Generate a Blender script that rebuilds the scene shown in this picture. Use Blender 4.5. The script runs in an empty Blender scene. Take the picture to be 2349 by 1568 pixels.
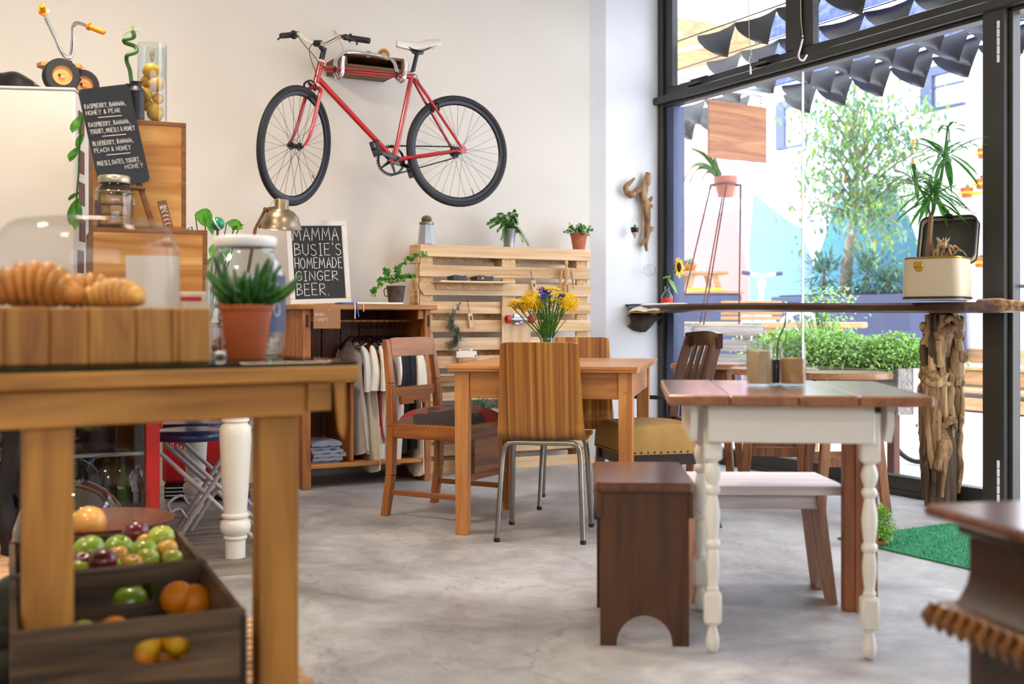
import bpy, math, random
from math import sin, cos, pi, radians, sqrt
from mathutils import Vector, Matrix, noise

# ---------------------------------------------------------------- camera
SC = bpy.context.scene
COL = SC.collection
FPX, CXP, HZP, EYE = 2600.0, 1174.5, 730.0, 0.97     # focal length in pixels, centre column, horizon row, eye height
cd = bpy.data.cameras.new('camera'); cam = bpy.data.objects.new('camera', cd); COL.objects.link(cam)
cam.location = (0, 0, EYE); cam.rotation_euler = (pi / 2, 0, 0)
cd.sensor_width = 36.0; cd.lens = FPX / 2349 * 36.0
cd.shift_y = -(784 - HZP) / 2349.0
cd.clip_start = 0.05; cd.clip_end = 200
cd.dof.use_dof = True; cd.dof.focus_distance = 5.9; cd.dof.aperture_fstop = 2.4
SC.camera = cam
# ---------------------------------------------------------------- daylight and exposure
W = bpy.data.worlds.new('sky'); SC.world = W; W.use_nodes = True
bgn = W.node_tree.nodes['Background']
bgn.inputs[0].default_value = (0.86, 0.92, 1.0, 1); bgn.inputs[1].default_value = 6.6
SC.view_settings.view_transform = 'Standard'; SC.view_settings.look = 'None'
SC.view_settings.exposure = 0.08; SC.view_settings.gamma = 1.0; SC.view_settings.use_curve_mapping = False
SC.cycles.use_denoising = True
SC.cycles.max_bounces = 8; SC.cycles.diffuse_bounces = 4; SC.cycles.glossy_bounces = 4
SC.cycles.transmission_bounces = 6; SC.cycles.transparent_max_bounces = 16
SC.cycles.caustics_reflective = False; SC.cycles.caustics_refractive = False
SC.cycles.sample_clamp_indirect = 6.0

A = radians(28.5)
# ---------------------------------------------------------------- frames
class Fr:
    """a local frame: origin, turn about z; px() puts a picture point on the frame's plane y=yl"""
    def __init__(s, x, y, rz, z=0.0):
        s.x, s.y, s.z, s.rz = x, y, z, rz; s.c, s.s = cos(rz), sin(rz)
    def w(s, x, y, z=0.0):
        return Vector((s.x + s.c * x - s.s * y, s.y + s.s * x + s.c * y, s.z + z))
    def loc(s, p):
        dx, dy = p[0] - s.x, p[1] - s.y
        return Vector((s.c * dx + s.s * dy, -s.s * dx + s.c * dy, (p[2] if len(p) > 2 else 0) - s.z))
    def px(s, px, py, yl=0.0):
        d = Vector(((px - CXP) / FPX, 1.0, -(py - HZP) / FPX)); nx, ny = -s.s, s.c
        k = (yl + nx * s.x + ny * s.y) / (nx * d.x + ny * d.y)
        p = Vector((0, 0, EYE)) + d * k
        return s.loc(p)
def gp(px, py, z=0.0):
    Y = (EYE - z) * FPX / (py - HZP)
    return Vector(((px - CXP) / FPX * Y, Y, z))
def at(px, py, Y):
    return Vector(((px - CXP) / FPX * Y, Y, EYE - (py - HZP) / FPX * Y))
W0 = (-1.42, 6.84)
FW = Fr(W0[0], W0[1], A)                               # back wall: x runs right along it, y goes into it
CORN = FW.w(2.841, 0)
FG = Fr(CORN.x, CORN.y, A - pi / 2)                    # window wall: x runs towards the viewer, y goes outside

# ---------------------------------------------------------------- materials
def hx(h, k=1.0):
    v = [int(h[i:i + 2], 16) / 255 for i in (0, 2, 4)]
    return tuple(min(1, k * (c / 12.92 if c <= 0.04045 else ((c + 0.055) / 1.055) ** 2.4)) for c in v) + (1,)
MATS = {}
class N:
    def __init__(s, name):
        s.m = bpy.data.materials.new(name); s.m.use_nodes = True; s.t = s.m.node_tree
        s.b = s.t.nodes['Principled BSDF']; MATS[name] = s.m
    def n(s, k, **kw):
        x = s.t.nodes.new('ShaderNode' + k)
        for a, b in kw.items(): setattr(x, a, b)
        return x
    def l(s, a, b): s.t.links.new(a, b)
    def ramp(s, fac, stops):
        r = s.n('ValToRGB'); e = r.color_ramp.elements
        while len(e) < len(stops): e.new(0.5)
        for q, (p, c) in zip(e, stops): q.position = p; q.color = c
        s.l(fac, r.inputs[0]); return r.outputs[0]
    def coords(s, scale, rnd=True):
        tc = s.n('TexCoord'); mp = s.n('Mapping'); s.l(tc.outputs['Object'], mp.inputs[0]); mp.inputs['Scale'].default_value = scale
        if rnd:
            oi = s.n('ObjectInfo'); mu = s.n('Math', operation='MULTIPLY'); mu.inputs[1].default_value = 37.0
            s.l(oi.outputs['Random'], mu.inputs[0]); s.l(mu.outputs[0], mp.inputs['Location'])
        return mp.outputs[0]
    def noise(s, vec, scale, detail=4, rough=0.55, dist=0.0):
        x = s.n('TexNoise'); x.inputs['Scale'].default_value = scale; x.inputs['Detail'].default_value = detail
        x.inputs['Roughness'].default_value = rough; x.inputs['Distortion'].default_value = dist
        s.l(vec, x.inputs['Vector']); return x.outputs['Fac']
    def mul(s, c, fac, lo, hi):
        mr = s.n('MapRange'); mr.inputs['To Min'].default_value = lo; mr.inputs['To Max'].default_value = hi
        mr.inputs['From Min'].default_value = 0.3; mr.inputs['From Max'].default_value = 0.7
        s.l(fac, mr.inputs['Value'])
        vm = s.n('VectorMath', operation='SCALE'); s.l(c, vm.inputs[0]); s.l(mr.outputs[0], vm.inputs['Scale'])
        return vm.outputs[0]
    def bump(s, h, strength=0.3, dist=0.002):
        b = s.n('Bump'); b.inputs['Strength'].default_value = strength; b.inputs['Distance'].default_value = dist
        s.l(h, b.inputs['Height']); s.l(b.outputs[0], s.b.inputs['Normal'])
def plain(name, c, rough=0.5, metal=0.0, var=0.12, scale=9, bump=0.0, bscale=60, coat=0.0, emit=None, rnd=False, sheen=0):
    m = N(name); v = m.coords((1, 1, 1), True); f = m.noise(v, scale)
    c = hx(c) if isinstance(c, str) else c
    a = tuple(x * (1 - var) for x in c[:3]) + (1,); b = tuple(min(1, x * (1 + var)) for x in c[:3]) + (1,)
    col = m.ramp(f, [(0.3, a), (0.7, b)])
    m.l(col, m.b.inputs['Base Color']); m.b.inputs['Roughness'].default_value = rough; m.b.inputs['Metallic'].default_value = metal
    if coat: m.b.inputs['Coat Weight'].default_value = coat; m.b.inputs['Coat Roughness'].default_value = 0.1
    if bump: m.bump(m.noise(v, bscale, 3), bump)
    if emit: m.b.inputs['Emission Color'].default_value = hx(emit[0]); m.b.inputs['Emission Strength'].default_value = emit[1]
    return m.m
def wood(name, c1, c2, axis='x', scale=1.0, rough=0.55, dark=None, coat=0.0, contrast=0.15, knots=0.0, bump=0.25, fine=1.0):
    """grain that runs along one axis of the object"""
    m = N(name); k = {'x': 0, 'y': 1, 'z': 2}[axis]
    s1 = [9 * scale] * 3; s1[k] = 0.8 * scale; v1 = m.coords(tuple(s1))
    s2 = [70 * scale * fine] * 3; s2[k] = 2.2 * scale; v2 = m.coords(tuple(s2))
    f1 = m.noise(v1, 1.6, 3, 0.5, 1.2); f2 = m.noise(v2, 1.0, 3, 0.6, 0.3)
    stops = [(0.3, hx(c1)), (0.62, hx(c2))]
    if dark: stops = [(0.24, hx(dark))] + [(0.4, hx(c1)), (0.68, hx(c2))]
    col = m.ramp(f1, stops); col = m.mul(col, f2, 1 - contrast, 1 + contrast * 0.7)
    oi = m.n('ObjectInfo'); col = m.mul(col, oi.outputs['Random'], 0.93, 1.06)
    m.l(col, m.b.inputs['Base Color']); m.b.inputs['Roughness'].default_value = rough
    if coat: m.b.inputs['Coat Weight'].default_value = coat; m.b.inputs['Coat Roughness'].default_value = 0.15
    if bump: m.bump(f2, bump, 0.001)
    return m.m
def glassy(name, tint='ffffff', rough=0.0, clear=0.9, ior=1.45):
    """thin glass: lets light straight through and mirrors at grazing angles"""
    m = N(name); t = m.t; out = t.nodes['Material Output']; t.nodes.remove(m.b)
    tr = m.n('BsdfTransparent'); tr.inputs[0].default_value = hx(tint); gl = m.n('BsdfGlossy'); gl.inputs['Roughness'].default_value = rough
    fr = m.n('LayerWeight'); fr.inputs['Blend'].default_value = 0.5; mx = m.n('MixShader')
    pw = m.n('Math', operation='POWER'); pw.inputs[1].default_value = 4.0; m.l(fr.outputs['Facing'], pw.inputs[0])
    mr = m.n('Math', operation='MULTIPLY_ADD'); mr.inputs[1].default_value = clear * 0.8; mr.inputs[2].default_value = 0.035 * clear; m.l(pw.outputs[0], mr.inputs[0]); m.l(mr.outputs[0], mx.inputs[0])
    m.l(tr.outputs[0], mx.inputs[1]); m.l(gl.outputs[0], mx.inputs[2]); m.l(mx.outputs[0], out.inputs[0]); return m.m
def leafm(name, c1, c2, trans=0.25, rough=0.45):
    m = N(name); v = m.coords((1, 1, 1)); f = m.noise(v, 22, 2)
    col = m.ramp(f, [(0.35, hx(c1)), (0.65, hx(c2))]); m.l(col, m.b.inputs['Base Color']); m.b.inputs['Roughness'].default_value = rough
    out = m.t.nodes['Material Output']; tl = m.n('BsdfTranslucent'); m.l(col, tl.inputs[0]); mx = m.n('MixShader'); mx.inputs[0].default_value = trans
    m.l(m.b.outputs[0], mx.inputs[1]); m.l(tl.outputs[0], mx.inputs[2]); m.l(mx.outputs[0], out.inputs[0]); return m.m

plain('wall_paint', 'e4dccf', 0.75, var=0.02, scale=1.5, bump=0.12, bscale=8)
plain('pier_paint', 'eeeef2', 0.7, var=0.03, scale=2.5, bump=0.35, bscale=9)
plain('ceiling_paint', 'e8e6e0', 0.8, var=0.02)
def concrete():
    m = N('concrete'); tc = m.n('TexCoord'); v = tc.outputs['Object']
    f1 = m.noise(v, 1.3, 8, 0.62, 0.4); f2 = m.noise(v, 9, 8, 0.7, 0.6); f3 = m.noise(v, 60, 4, 0.7)
    col = m.ramp(f1, [(0.3, hx('75716e')), (0.47, hx('a19f9f')), (0.68, hx('c2c2c4'))]); col = m.mul(col, f2, 0.76, 1.14); col = m.mul(col, f3, 0.95, 1.05)
    mp = m.n('Mapping'); mp.inputs['Scale'].default_value = (1, 2.2, 1); mp.inputs['Rotation'].default_value = (0, 0, -0.5); m.l(v, mp.inputs[0])
    f4 = m.noise(mp.outputs[0], 13, 6, 0.75, 1.6); f5 = m.noise(v, 0.9, 2)
    a = m.ramp(f4, [(0.58, (0, 0, 0, 1)), (0.7, (1, 1, 1, 1))]); b = m.ramp(f5, [(0.42, (0, 0, 0, 1)), (0.56, (1, 1, 1, 1))])
    mm = m.n('Math', operation='MULTIPLY'); m.l(a, mm.inputs[0]); m.l(b, mm.inputs[1])
    mm2 = m.n('Math', operation='MULTIPLY'); mm2.inputs[1].default_value = 0.7; m.l(mm.outputs[0], mm2.inputs[0])
    mx = m.n('Mix', data_type='RGBA'); m.l(mm2.outputs[0], mx.inputs['Factor']); m.l(col, mx.inputs['A']); mx.inputs['B'].default_value = hx('4c4744')
    vo = m.n('TexVoronoi', feature='DISTANCE_TO_EDGE'); vo.inputs['Scale'].default_value = 0.9
    wv = m.n('Mapping'); nv = m.n('TexNoise'); nv.inputs['Scale'].default_value = 5; m.l(v, nv.inputs['Vector'])
    va = m.n('VectorMath', operation='MULTIPLY_ADD'); va.inputs[1].default_value = (0.25,) * 3; m.l(nv.outputs['Color'], va.inputs[0]); m.l(v, va.inputs[2]); m.l(va.outputs[0], vo.inputs['Vector'])
    cr = m.ramp(vo.outputs['Distance'], [(0.0, (0.35,) * 3 + (1,)), (0.006, (1, 1, 1, 1))]); m.l(f1, wv.inputs[0])
    m2 = m.n('Mix', data_type='RGBA', blend_type='MULTIPLY'); m2.inputs['Factor'].default_value = 0.35; m.l(mx.outputs['Result'], m2.inputs['A']); m.l(cr, m2.inputs['B'])
    m.l(m2.outputs['Result'], m.b.inputs['Base Color'])
    r = m.n('MapRange'); r.inputs['To Min'].default_value = 0.32; r.inputs['To Max'].default_value = 0.62; m.l(f2, r.inputs['Value']); m.l(r.outputs[0], m.b.inputs['Roughness'])
    m.bump(f2, 0.25, 0.003)
concrete()
plain('outdoor_paving', 'e6e4e6', 0.8, var=0.05, scale=1.0)
plain('outdoor_white', 'f2f0f4', 0.85, var=0.02, scale=1.0)
plain('mural_pink', 'ad7770', 0.85, var=0.02); plain('mural_lilac', '8e82aa', 0.85, var=0.02)
plain('mural_blue', '4e889f', 0.85, var=0.03); plain('mural_paleblue', '6d8fa8', 0.85, var=0.03); plain('slate_paint', '464c66', 0.8, var=0.05)
plain('black_metal', '33322f', 0.38, 0.0, var=0.1, scale=3); plain('grey_frame', '4c5474', 0.5, var=0.05)
glassy('pane_glass', 'fbfdff', 0.0, 0.55); glassy('jar_glass', 'f6f9f9', 0.02, 1.25, 1.5); glassy('bowl_glass', 'dfe0e6', 0.05, 2.6, 1.5); glassy('dome_glass', 'f6f7f8', 0.03, 0.6, 1.55); glassy('green_glass', '6fbf5a', 0.02, 1.0); glassy('table_glass', '8aa59c', 0.0, 1.0, 1.5)
wood('pallet_wood', 'd8b083', 'e9cda6', 'x', 1.0, 0.7, dark='c08b58', contrast=0.10); wood('pallet_block', 'c79c68', 'e0bf92', 'y', 1.5, 0.75, contrast=0.2)
wood('pine_table', 'a9672e', 'c98a4a', 'x', 1.2, 0.42, coat=0.15); wood('pine_table_z', 'ab6a33', 'c88a4c', 'z', 1.2, 0.42, coat=0.15); wood('pine_table_y', 'a9672e', 'c98a4a', 'y', 1.2, 0.42, coat=0.15)
for q in 'zxy': wood('chair_wood_' + q, '7c431c', 'a5662e', q, 1.3, 0.48, coat=0.06)
wood('dark_chair', '1c1310', '3a2318', 'z', 1.3, 0.25, coat=0.4)
def zebra():
    m = N('zebra_veneer'); v = m.coords((52, .35, .35), True); v2 = m.coords((210, 1.2, 1.2), True); f1 = m.noise(v, 1.0, 3, 0.6, 0.15); f2 = m.noise(v2, 1.0, 3, 0.6, 0.1)
    col = m.ramp(f1, [(0.25, hx('55300f')), (0.45, hx('965c22')), (0.68, hx('cc9444'))]); col = m.mul(col, f2, 0.72, 1.18); m.l(col, m.b.inputs['Base Color'])
    m.b.inputs['Roughness'].default_value = 0.38; m.b.inputs['Coat Weight'].default_value = 0.2
zebra()
wood('stool_brown', '3a1c08', '55300e', 'z', 1.2, 0.5, coat=0.05, contrast=0.08, bump=0.05); wood('stool_top', '4e2713', '74431f', 'y', 1.0, 0.22, coat=0.4, contrast=0.1, bump=0.05)
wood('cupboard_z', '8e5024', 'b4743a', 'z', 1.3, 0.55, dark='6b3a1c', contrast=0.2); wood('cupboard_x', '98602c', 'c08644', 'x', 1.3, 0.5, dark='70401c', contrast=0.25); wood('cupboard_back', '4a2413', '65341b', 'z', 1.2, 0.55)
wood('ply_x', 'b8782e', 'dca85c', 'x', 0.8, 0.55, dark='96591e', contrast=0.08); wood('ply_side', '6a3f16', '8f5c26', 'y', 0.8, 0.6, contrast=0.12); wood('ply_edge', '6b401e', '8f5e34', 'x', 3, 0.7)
wood('counter_x', '93601f', 'bb8338', 'x', 1.0, 0.5, dark='7c4e18', contrast=0.1); wood('counter_z', '93601f', 'ba8236', 'z', 0.8, 0.5, dark='7c4e18', contrast=0.1)
wood('board_wood', '9c6220', 'c08a3c', 'z', 1.6, 0.5, dark='7c4a16', contrast=0.12)
wood('crate_wood', '3a2d20', '66523c', 'x', 1.5, 0.8, dark='1c1713', contrast=0.25); wood('crate_side', '4a3623', '705238', 'y', 1.5, 0.8, dark='1c1713', contrast=0.25)
wood('slat_wood', 'b98a5e', 'd8ae84', 'x', 1.5, 0.7, contrast=0.15)
wood('white_top_wood', '80492a', '9c6640', 'y', 1.1, 0.3, coat=0.8, contrast=0.08)
plain('white_enamel', 'f2eee3', 0.38, var=0.03, scale=3, bump=0.08, bscale=30, coat=0.2); plain('white_enamel_warm', 'efe9dc', 0.38, var=0.03, coat=0.2)
wood('white_bench', 'cfc0bd', 'e4d8d6', 'x', 1.2, 0.5, contrast=0.05); wood('bench_leg', 'a5745a', 'c29a82', 'z', 1.2, 0.6, contrast=0.15)
wood('red_pine', '8a4c2c', 'a8683f', 'z', 1.4, 0.55, dark='5e2f18', contrast=0.12)
wood('slab_wood', '2e1a10', '55331d', 'x', 1.4, 0.45, contrast=0.3, coat=0.2); wood('bark', '2c241d', '57483b', 'z', 3, 0.9, contrast=0.4, bump=1.0)
wood('driftwood', '7a5a3c', 'c09a6c', 'z', 2.2, 0.8, dark='3c2817', contrast=0.35, bump=0.8); wood('driftwood_pale', 'a88660', 'd6b68a', 'z', 2.2, 0.8, dark='5c4028', contrast=0.3, bump=0.8); wood('driftwood_dark', '453628', '75604a', 'z', 2.2, 0.85, dark='20160f', contrast=0.35, bump=0.8)
wood('carved_wood', '1c0d06', '36190b', 'z', 1.2, 0.45, coat=0.1); wood('carved_light', '5a3514', '8a5a26', 'x', 1.2, 0.35, coat=0.3); wood('carved_top', '4a2a1c', '6b4430', 'x', 1.0, 0.2, coat=0.5)
wood('grey_crate', '8c8078', 'b5aaa2', 'x', 1.5, 0.85, dark='5b5049', contrast=0.25); wood('bar_stool', '74462a', '9c6a42', 'z', 1.6, 0.6, dark='4a2a18', contrast=0.25); wood('bar_stool_top', '8c5a3a', 'b58560', 'x', 1.2, 0.35, coat=0.3)
wood('outdoor_wood', '9c7248', 'bc9468', 'x', 1.0, 0.7, contrast=0.1); wood('sign_wood', '84502e', 'a46e46', 'x', 0.9, 0.6, dark='6c3e20', contrast=0.12)
wood('floorboard', '6f665c', '958c82', 'x', 1.0, 0.6, dark='544b42', contrast=0.15); wood('mannequin_wood', 'b88752', 'd6a874', 'z', 1.5, 0.5, contrast=0.08); wood('light_wood', 'd2a678', 'e6c49c', 'z', 1.5, 0.6, contrast=0.06)
wood('box_wood', '56341c', '7d5230', 'x', 1.4, 0.6, contrast=0.25)
wood('cork', 'a9784a', 'c9986a', 'x', 6, 0.9, contrast=0.3)
plain('chrome', 'd8dade', 0.16, 1.0, var=0.02); plain('steel_tube', '96928c', 0.32, 1.0, var=0.04); plain('grey_tube', 'bcbec0', 0.35, 0.25, var=0.05); plain('aluminium', 'b9bcc2', 0.35, 0.85, var=0.05, bump=0.1, bscale=20)
plain('lamp_metal', '8d8069', 0.33, 0.85, var=0.15, scale=25, bump=0.15, bscale=90); plain('rust_pot', '4a3d35', 0.6, 0.3, var=0.55, scale=28); plain('dark_iron', '2b2624', 0.6, 0.4, var=0.2); plain('brass', 'b08a3c', 0.35, 0.9, var=0.1)
plain('bike_red', 'b8141c', 0.22, var=0.03, coat=0.8); plain('bike_white', 'e9e4da', 0.35, var=0.02, coat=0.3); plain('rubber', '1d1e22', 0.62, var=0.1, scale=30); plain('black_plastic', '15151a', 0.42, var=0.1); plain('rim_black', '1a1b24', 0.32, 0.2, var=0.05); plain('black_gloss', '0f0f12', 0.2, var=0.05, coat=0.4)
plain('bright_red', 'd01612', 0.35, var=0.04, coat=0.4); plain('red_wheel', 'c0302c', 0.4, var=0.05); plain('orange_plastic', 'd8860c', 0.35, var=0.05)
plain('cooler_red', 'b51318', 0.4, var=0.05); plain('navy_vinyl', '1b2b58', 0.3, var=0.08, coat=0.3); plain('cream_enamel', 'd9c9a8', 0.4, var=0.04)
plain('blackboard', '2b2b2d', 0.75, var=0.12, scale=14); plain('blackboard_gloss', '24262b', 0.28, var=0.1, scale=14); plain('chalk', 'e8e4e0', 0.9, var=0.05, emit=None); plain('white_frame', 'ded8d0', 0.5, var=0.05); plain('paper', 'eae6de', 0.75, var=0.03); plain('card_brown', '9c6e4c', 0.85, var=0.06); plain('card_pale', 'eae0d0', 0.8, var=0.03)
plain('blue_paper', '2a6ea8', 0.5, var=0.05); plain('blue_ribbon', '2a52b8', 0.5, var=0.05); plain('cream_ribbon', 'e0c890', 0.5, var=0.05); plain('ink', '1f1b1c', 0.7); plain('red_print', 'cf3028', 0.6)
plain('terracotta', 'b0582c', 0.7, var=0.06, scale=12, bump=0.08); plain('terracotta_old', 'b4694a', 0.85, var=0.22, scale=16, bump=0.1); plain('terracotta_dusty', 'a86a54', 0.8, var=0.1); plain('soil', '2c2019', 0.95, var=0.3, bump=0.6)
for q, c in (('shirt_grey', 'c9c4c0'), ('shirt_cream', 'ded4c0'), ('shirt_red', 'a3353a'), ('shirt_white', 'e6e2dc'), ('shirt_heather', 'b4b6c2'), ('shirt_black', '16161b'), ('denim', '8f95a8')): plain(q, c, 0.9, var=0.05, scale=20, bump=0.1, bscale=200)
def patches():
    m = N('seat_fabric'); v = m.coords((1, 1, 1), False); vo = m.n('TexVoronoi'); vo.inputs['Scale'].default_value = 11.5; vo.inputs['Randomness'].default_value = 0.8; m.l(v, vo.inputs['Vector'])
    se = m.n('SeparateColor'); m.l(vo.outputs['Color'], se.inputs[0])
    r = m.ramp(se.outputs[0], [(0.0, hx('37302f')), (0.4, hx('8e2326')), (0.7, hx('6b4a48'))]); m.t.nodes[-1].color_ramp.interpolation = 'CONSTANT' if hasattr(m.t.nodes[-1], 'color_ramp') else None
    m.l(r, m.b.inputs['Base Color']); m.b.inputs['Roughness'].default_value = 0.95; m.bump(m.noise(v, 300, 2), 0.3)
patches()
plain('mustard_fabric', 'b08a4c', 0.85, var=0.1, scale=14, bump=0.3, bscale=260)
plain('suitcase_cloth', 'bcac92', 0.75, var=0.05, scale=150, bump=0.3, bscale=220); plain('suitcase_lining', '46453e', 0.85, var=0.1); plain('piping_black', '1b1b22', 0.5)
leafm('leaf_dark', '1f4a12', '2f6b1b'); leafm('leaf_mid', '357f20', '64ac3a'); leafm('leaf_bright', '7cae48', 'acd478', 0.4); leafm('leaf_tree', '54783a', '93b152', 0.35); leafm('leaf_tree_blue', '466c60', '7fa38a', 0.3); leafm('leaf_palm', '2d6a2a', '5d9a3c', 0.35); leafm('leaf_air', '59665a', '86917c'); leafm('leaf_aloe', '1f4a1e', '3f7a2c', 0.1, 0.35); leafm('leaf_autumn', 'c8702c', 'e09a4c', 0.4)
leafm('petal_yellow', 'f0c800', 'ffe83c', 0.3); leafm('petal_purple', '4a2ea8', '6a48c8', 0.3); leafm('petal_sun', 'f0b000', 'ffd000', 0.3); leafm('moss', '5f9020', '8fc03a', 0.3); plain('stem_green', '35621e', 0.5, var=0.2); plain('stem_brown', '7a5a3c', 0.8, var=0.2); plain('pale_trunk', '9a8878', 0.85, var=0.2); plain('sun_heart', '3a2412', 0.95, var=0.3, bump=0.8)
plain('turf', '2c7a56', 0.9, var=0.25, scale=90, bump=0.8, bscale=160); leafm('turf_blade', '2c8a5c', '4aa878', 0.2)
plain('croissant', 'bd7a22', 0.5, var=0.35, scale=18, coat=0.3); plain('croissant_pale', 'd9a04a', 0.5, var=0.3, scale=18, coat=0.3)
plain('lemon', 'dba51c', 0.45, var=0.15, scale=25, bump=0.2); plain('apple_green', '8aa82c', 0.3, var=0.15, coat=0.4); plain('apple_lime', 'b4bf3c', 0.3, var=0.12, coat=0.4); plain('apple_red', '6a1626', 0.28, var=0.3, scale=14, coat=0.5); plain('orange_fruit', 'e0820e', 0.45, var=0.08, bump=0.2); plain('pear_blush', 'd6a23c', 0.35, var=0.25, scale=8, coat=0.3); plain('mango', 'e0a04a', 0.35, var=0.2, scale=7, coat=0.3); plain('avocado', '14220f', 0.5, var=0.4, scale=30, bump=0.4)
plain('sand_pale', 'd6ba92', 0.95, var=0.08, scale=120, bump=0.3, bscale=300); plain('sand_brown', 'c0965e', 0.95, var=0.1, scale=120, bump=0.3, bscale=300); plain('dark_liquid', '14130f', 0.3)
def shadefab():
    m = N('shade_fabric'); v = m.coords((1, 1, 1)); f = m.noise(v, 3)
    col = m.ramp(f, [(0.3, hx('262422')), (0.7, hx('302d2c'))])
    m.l(col, m.b.inputs['Base Color']); m.b.inputs['Roughness'].default_value = 0.4
shadefab(); leafm('shade_skylit', '4658a8', '7684c8', 0.55)  # blue skylight on the dark canopy put into a second fabric colour
plain('lead_blue', '2f4fb0', 0.35, var=0.1); plain('beige_cord', 'bdb6a0', 0.8); plain('vent_white', 'eceff4', 0.5); plain('yellow_paint', 'f0c020', 0.5); plain('peach_rubber', 'd89a58', 0.6); plain('cactus', '6b6a4c', 0.9, var=0.3, scale=40, bump=0.6); plain('jug_dark', '23252c', 0.45, var=0.1); plain('white_plastic', 'ecebea', 0.35, var=0.02); plain('fridge_white', 'd9d6cf', 0.3, var=0.02, scale=1, coat=0.2); plain('photo_print', '5a2e22', 0.5, var=0.7, scale=30); plain('label_blue', '2b3562', 0.5, var=0.05); plain('candy', 'b89890', 0.6, var=0.7, scale=40); plain('wood_shaving', 'b07a4c', 0.8, var=0.3); plain('leather_dark', '1d2436', 0.5, var=0.1); plain('leather_brown', '3a2a24', 0.55, var=0.1); plain('rust_wire', '55302a', 0.6, 0.3); plain('green_ball', '0f8a5a', 0.3, coat=0.3); plain('black_bag', '121214', 0.6, var=0.2); plain('fridge_inner', '3c2c22', 0.7, var=0.2); plain('lid_metal', 'b8ae96', 0.35, 0.7)
plain('lamp_glow', 'fff0d8', 0.5, emit=('fff0dc', 30.0))

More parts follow.
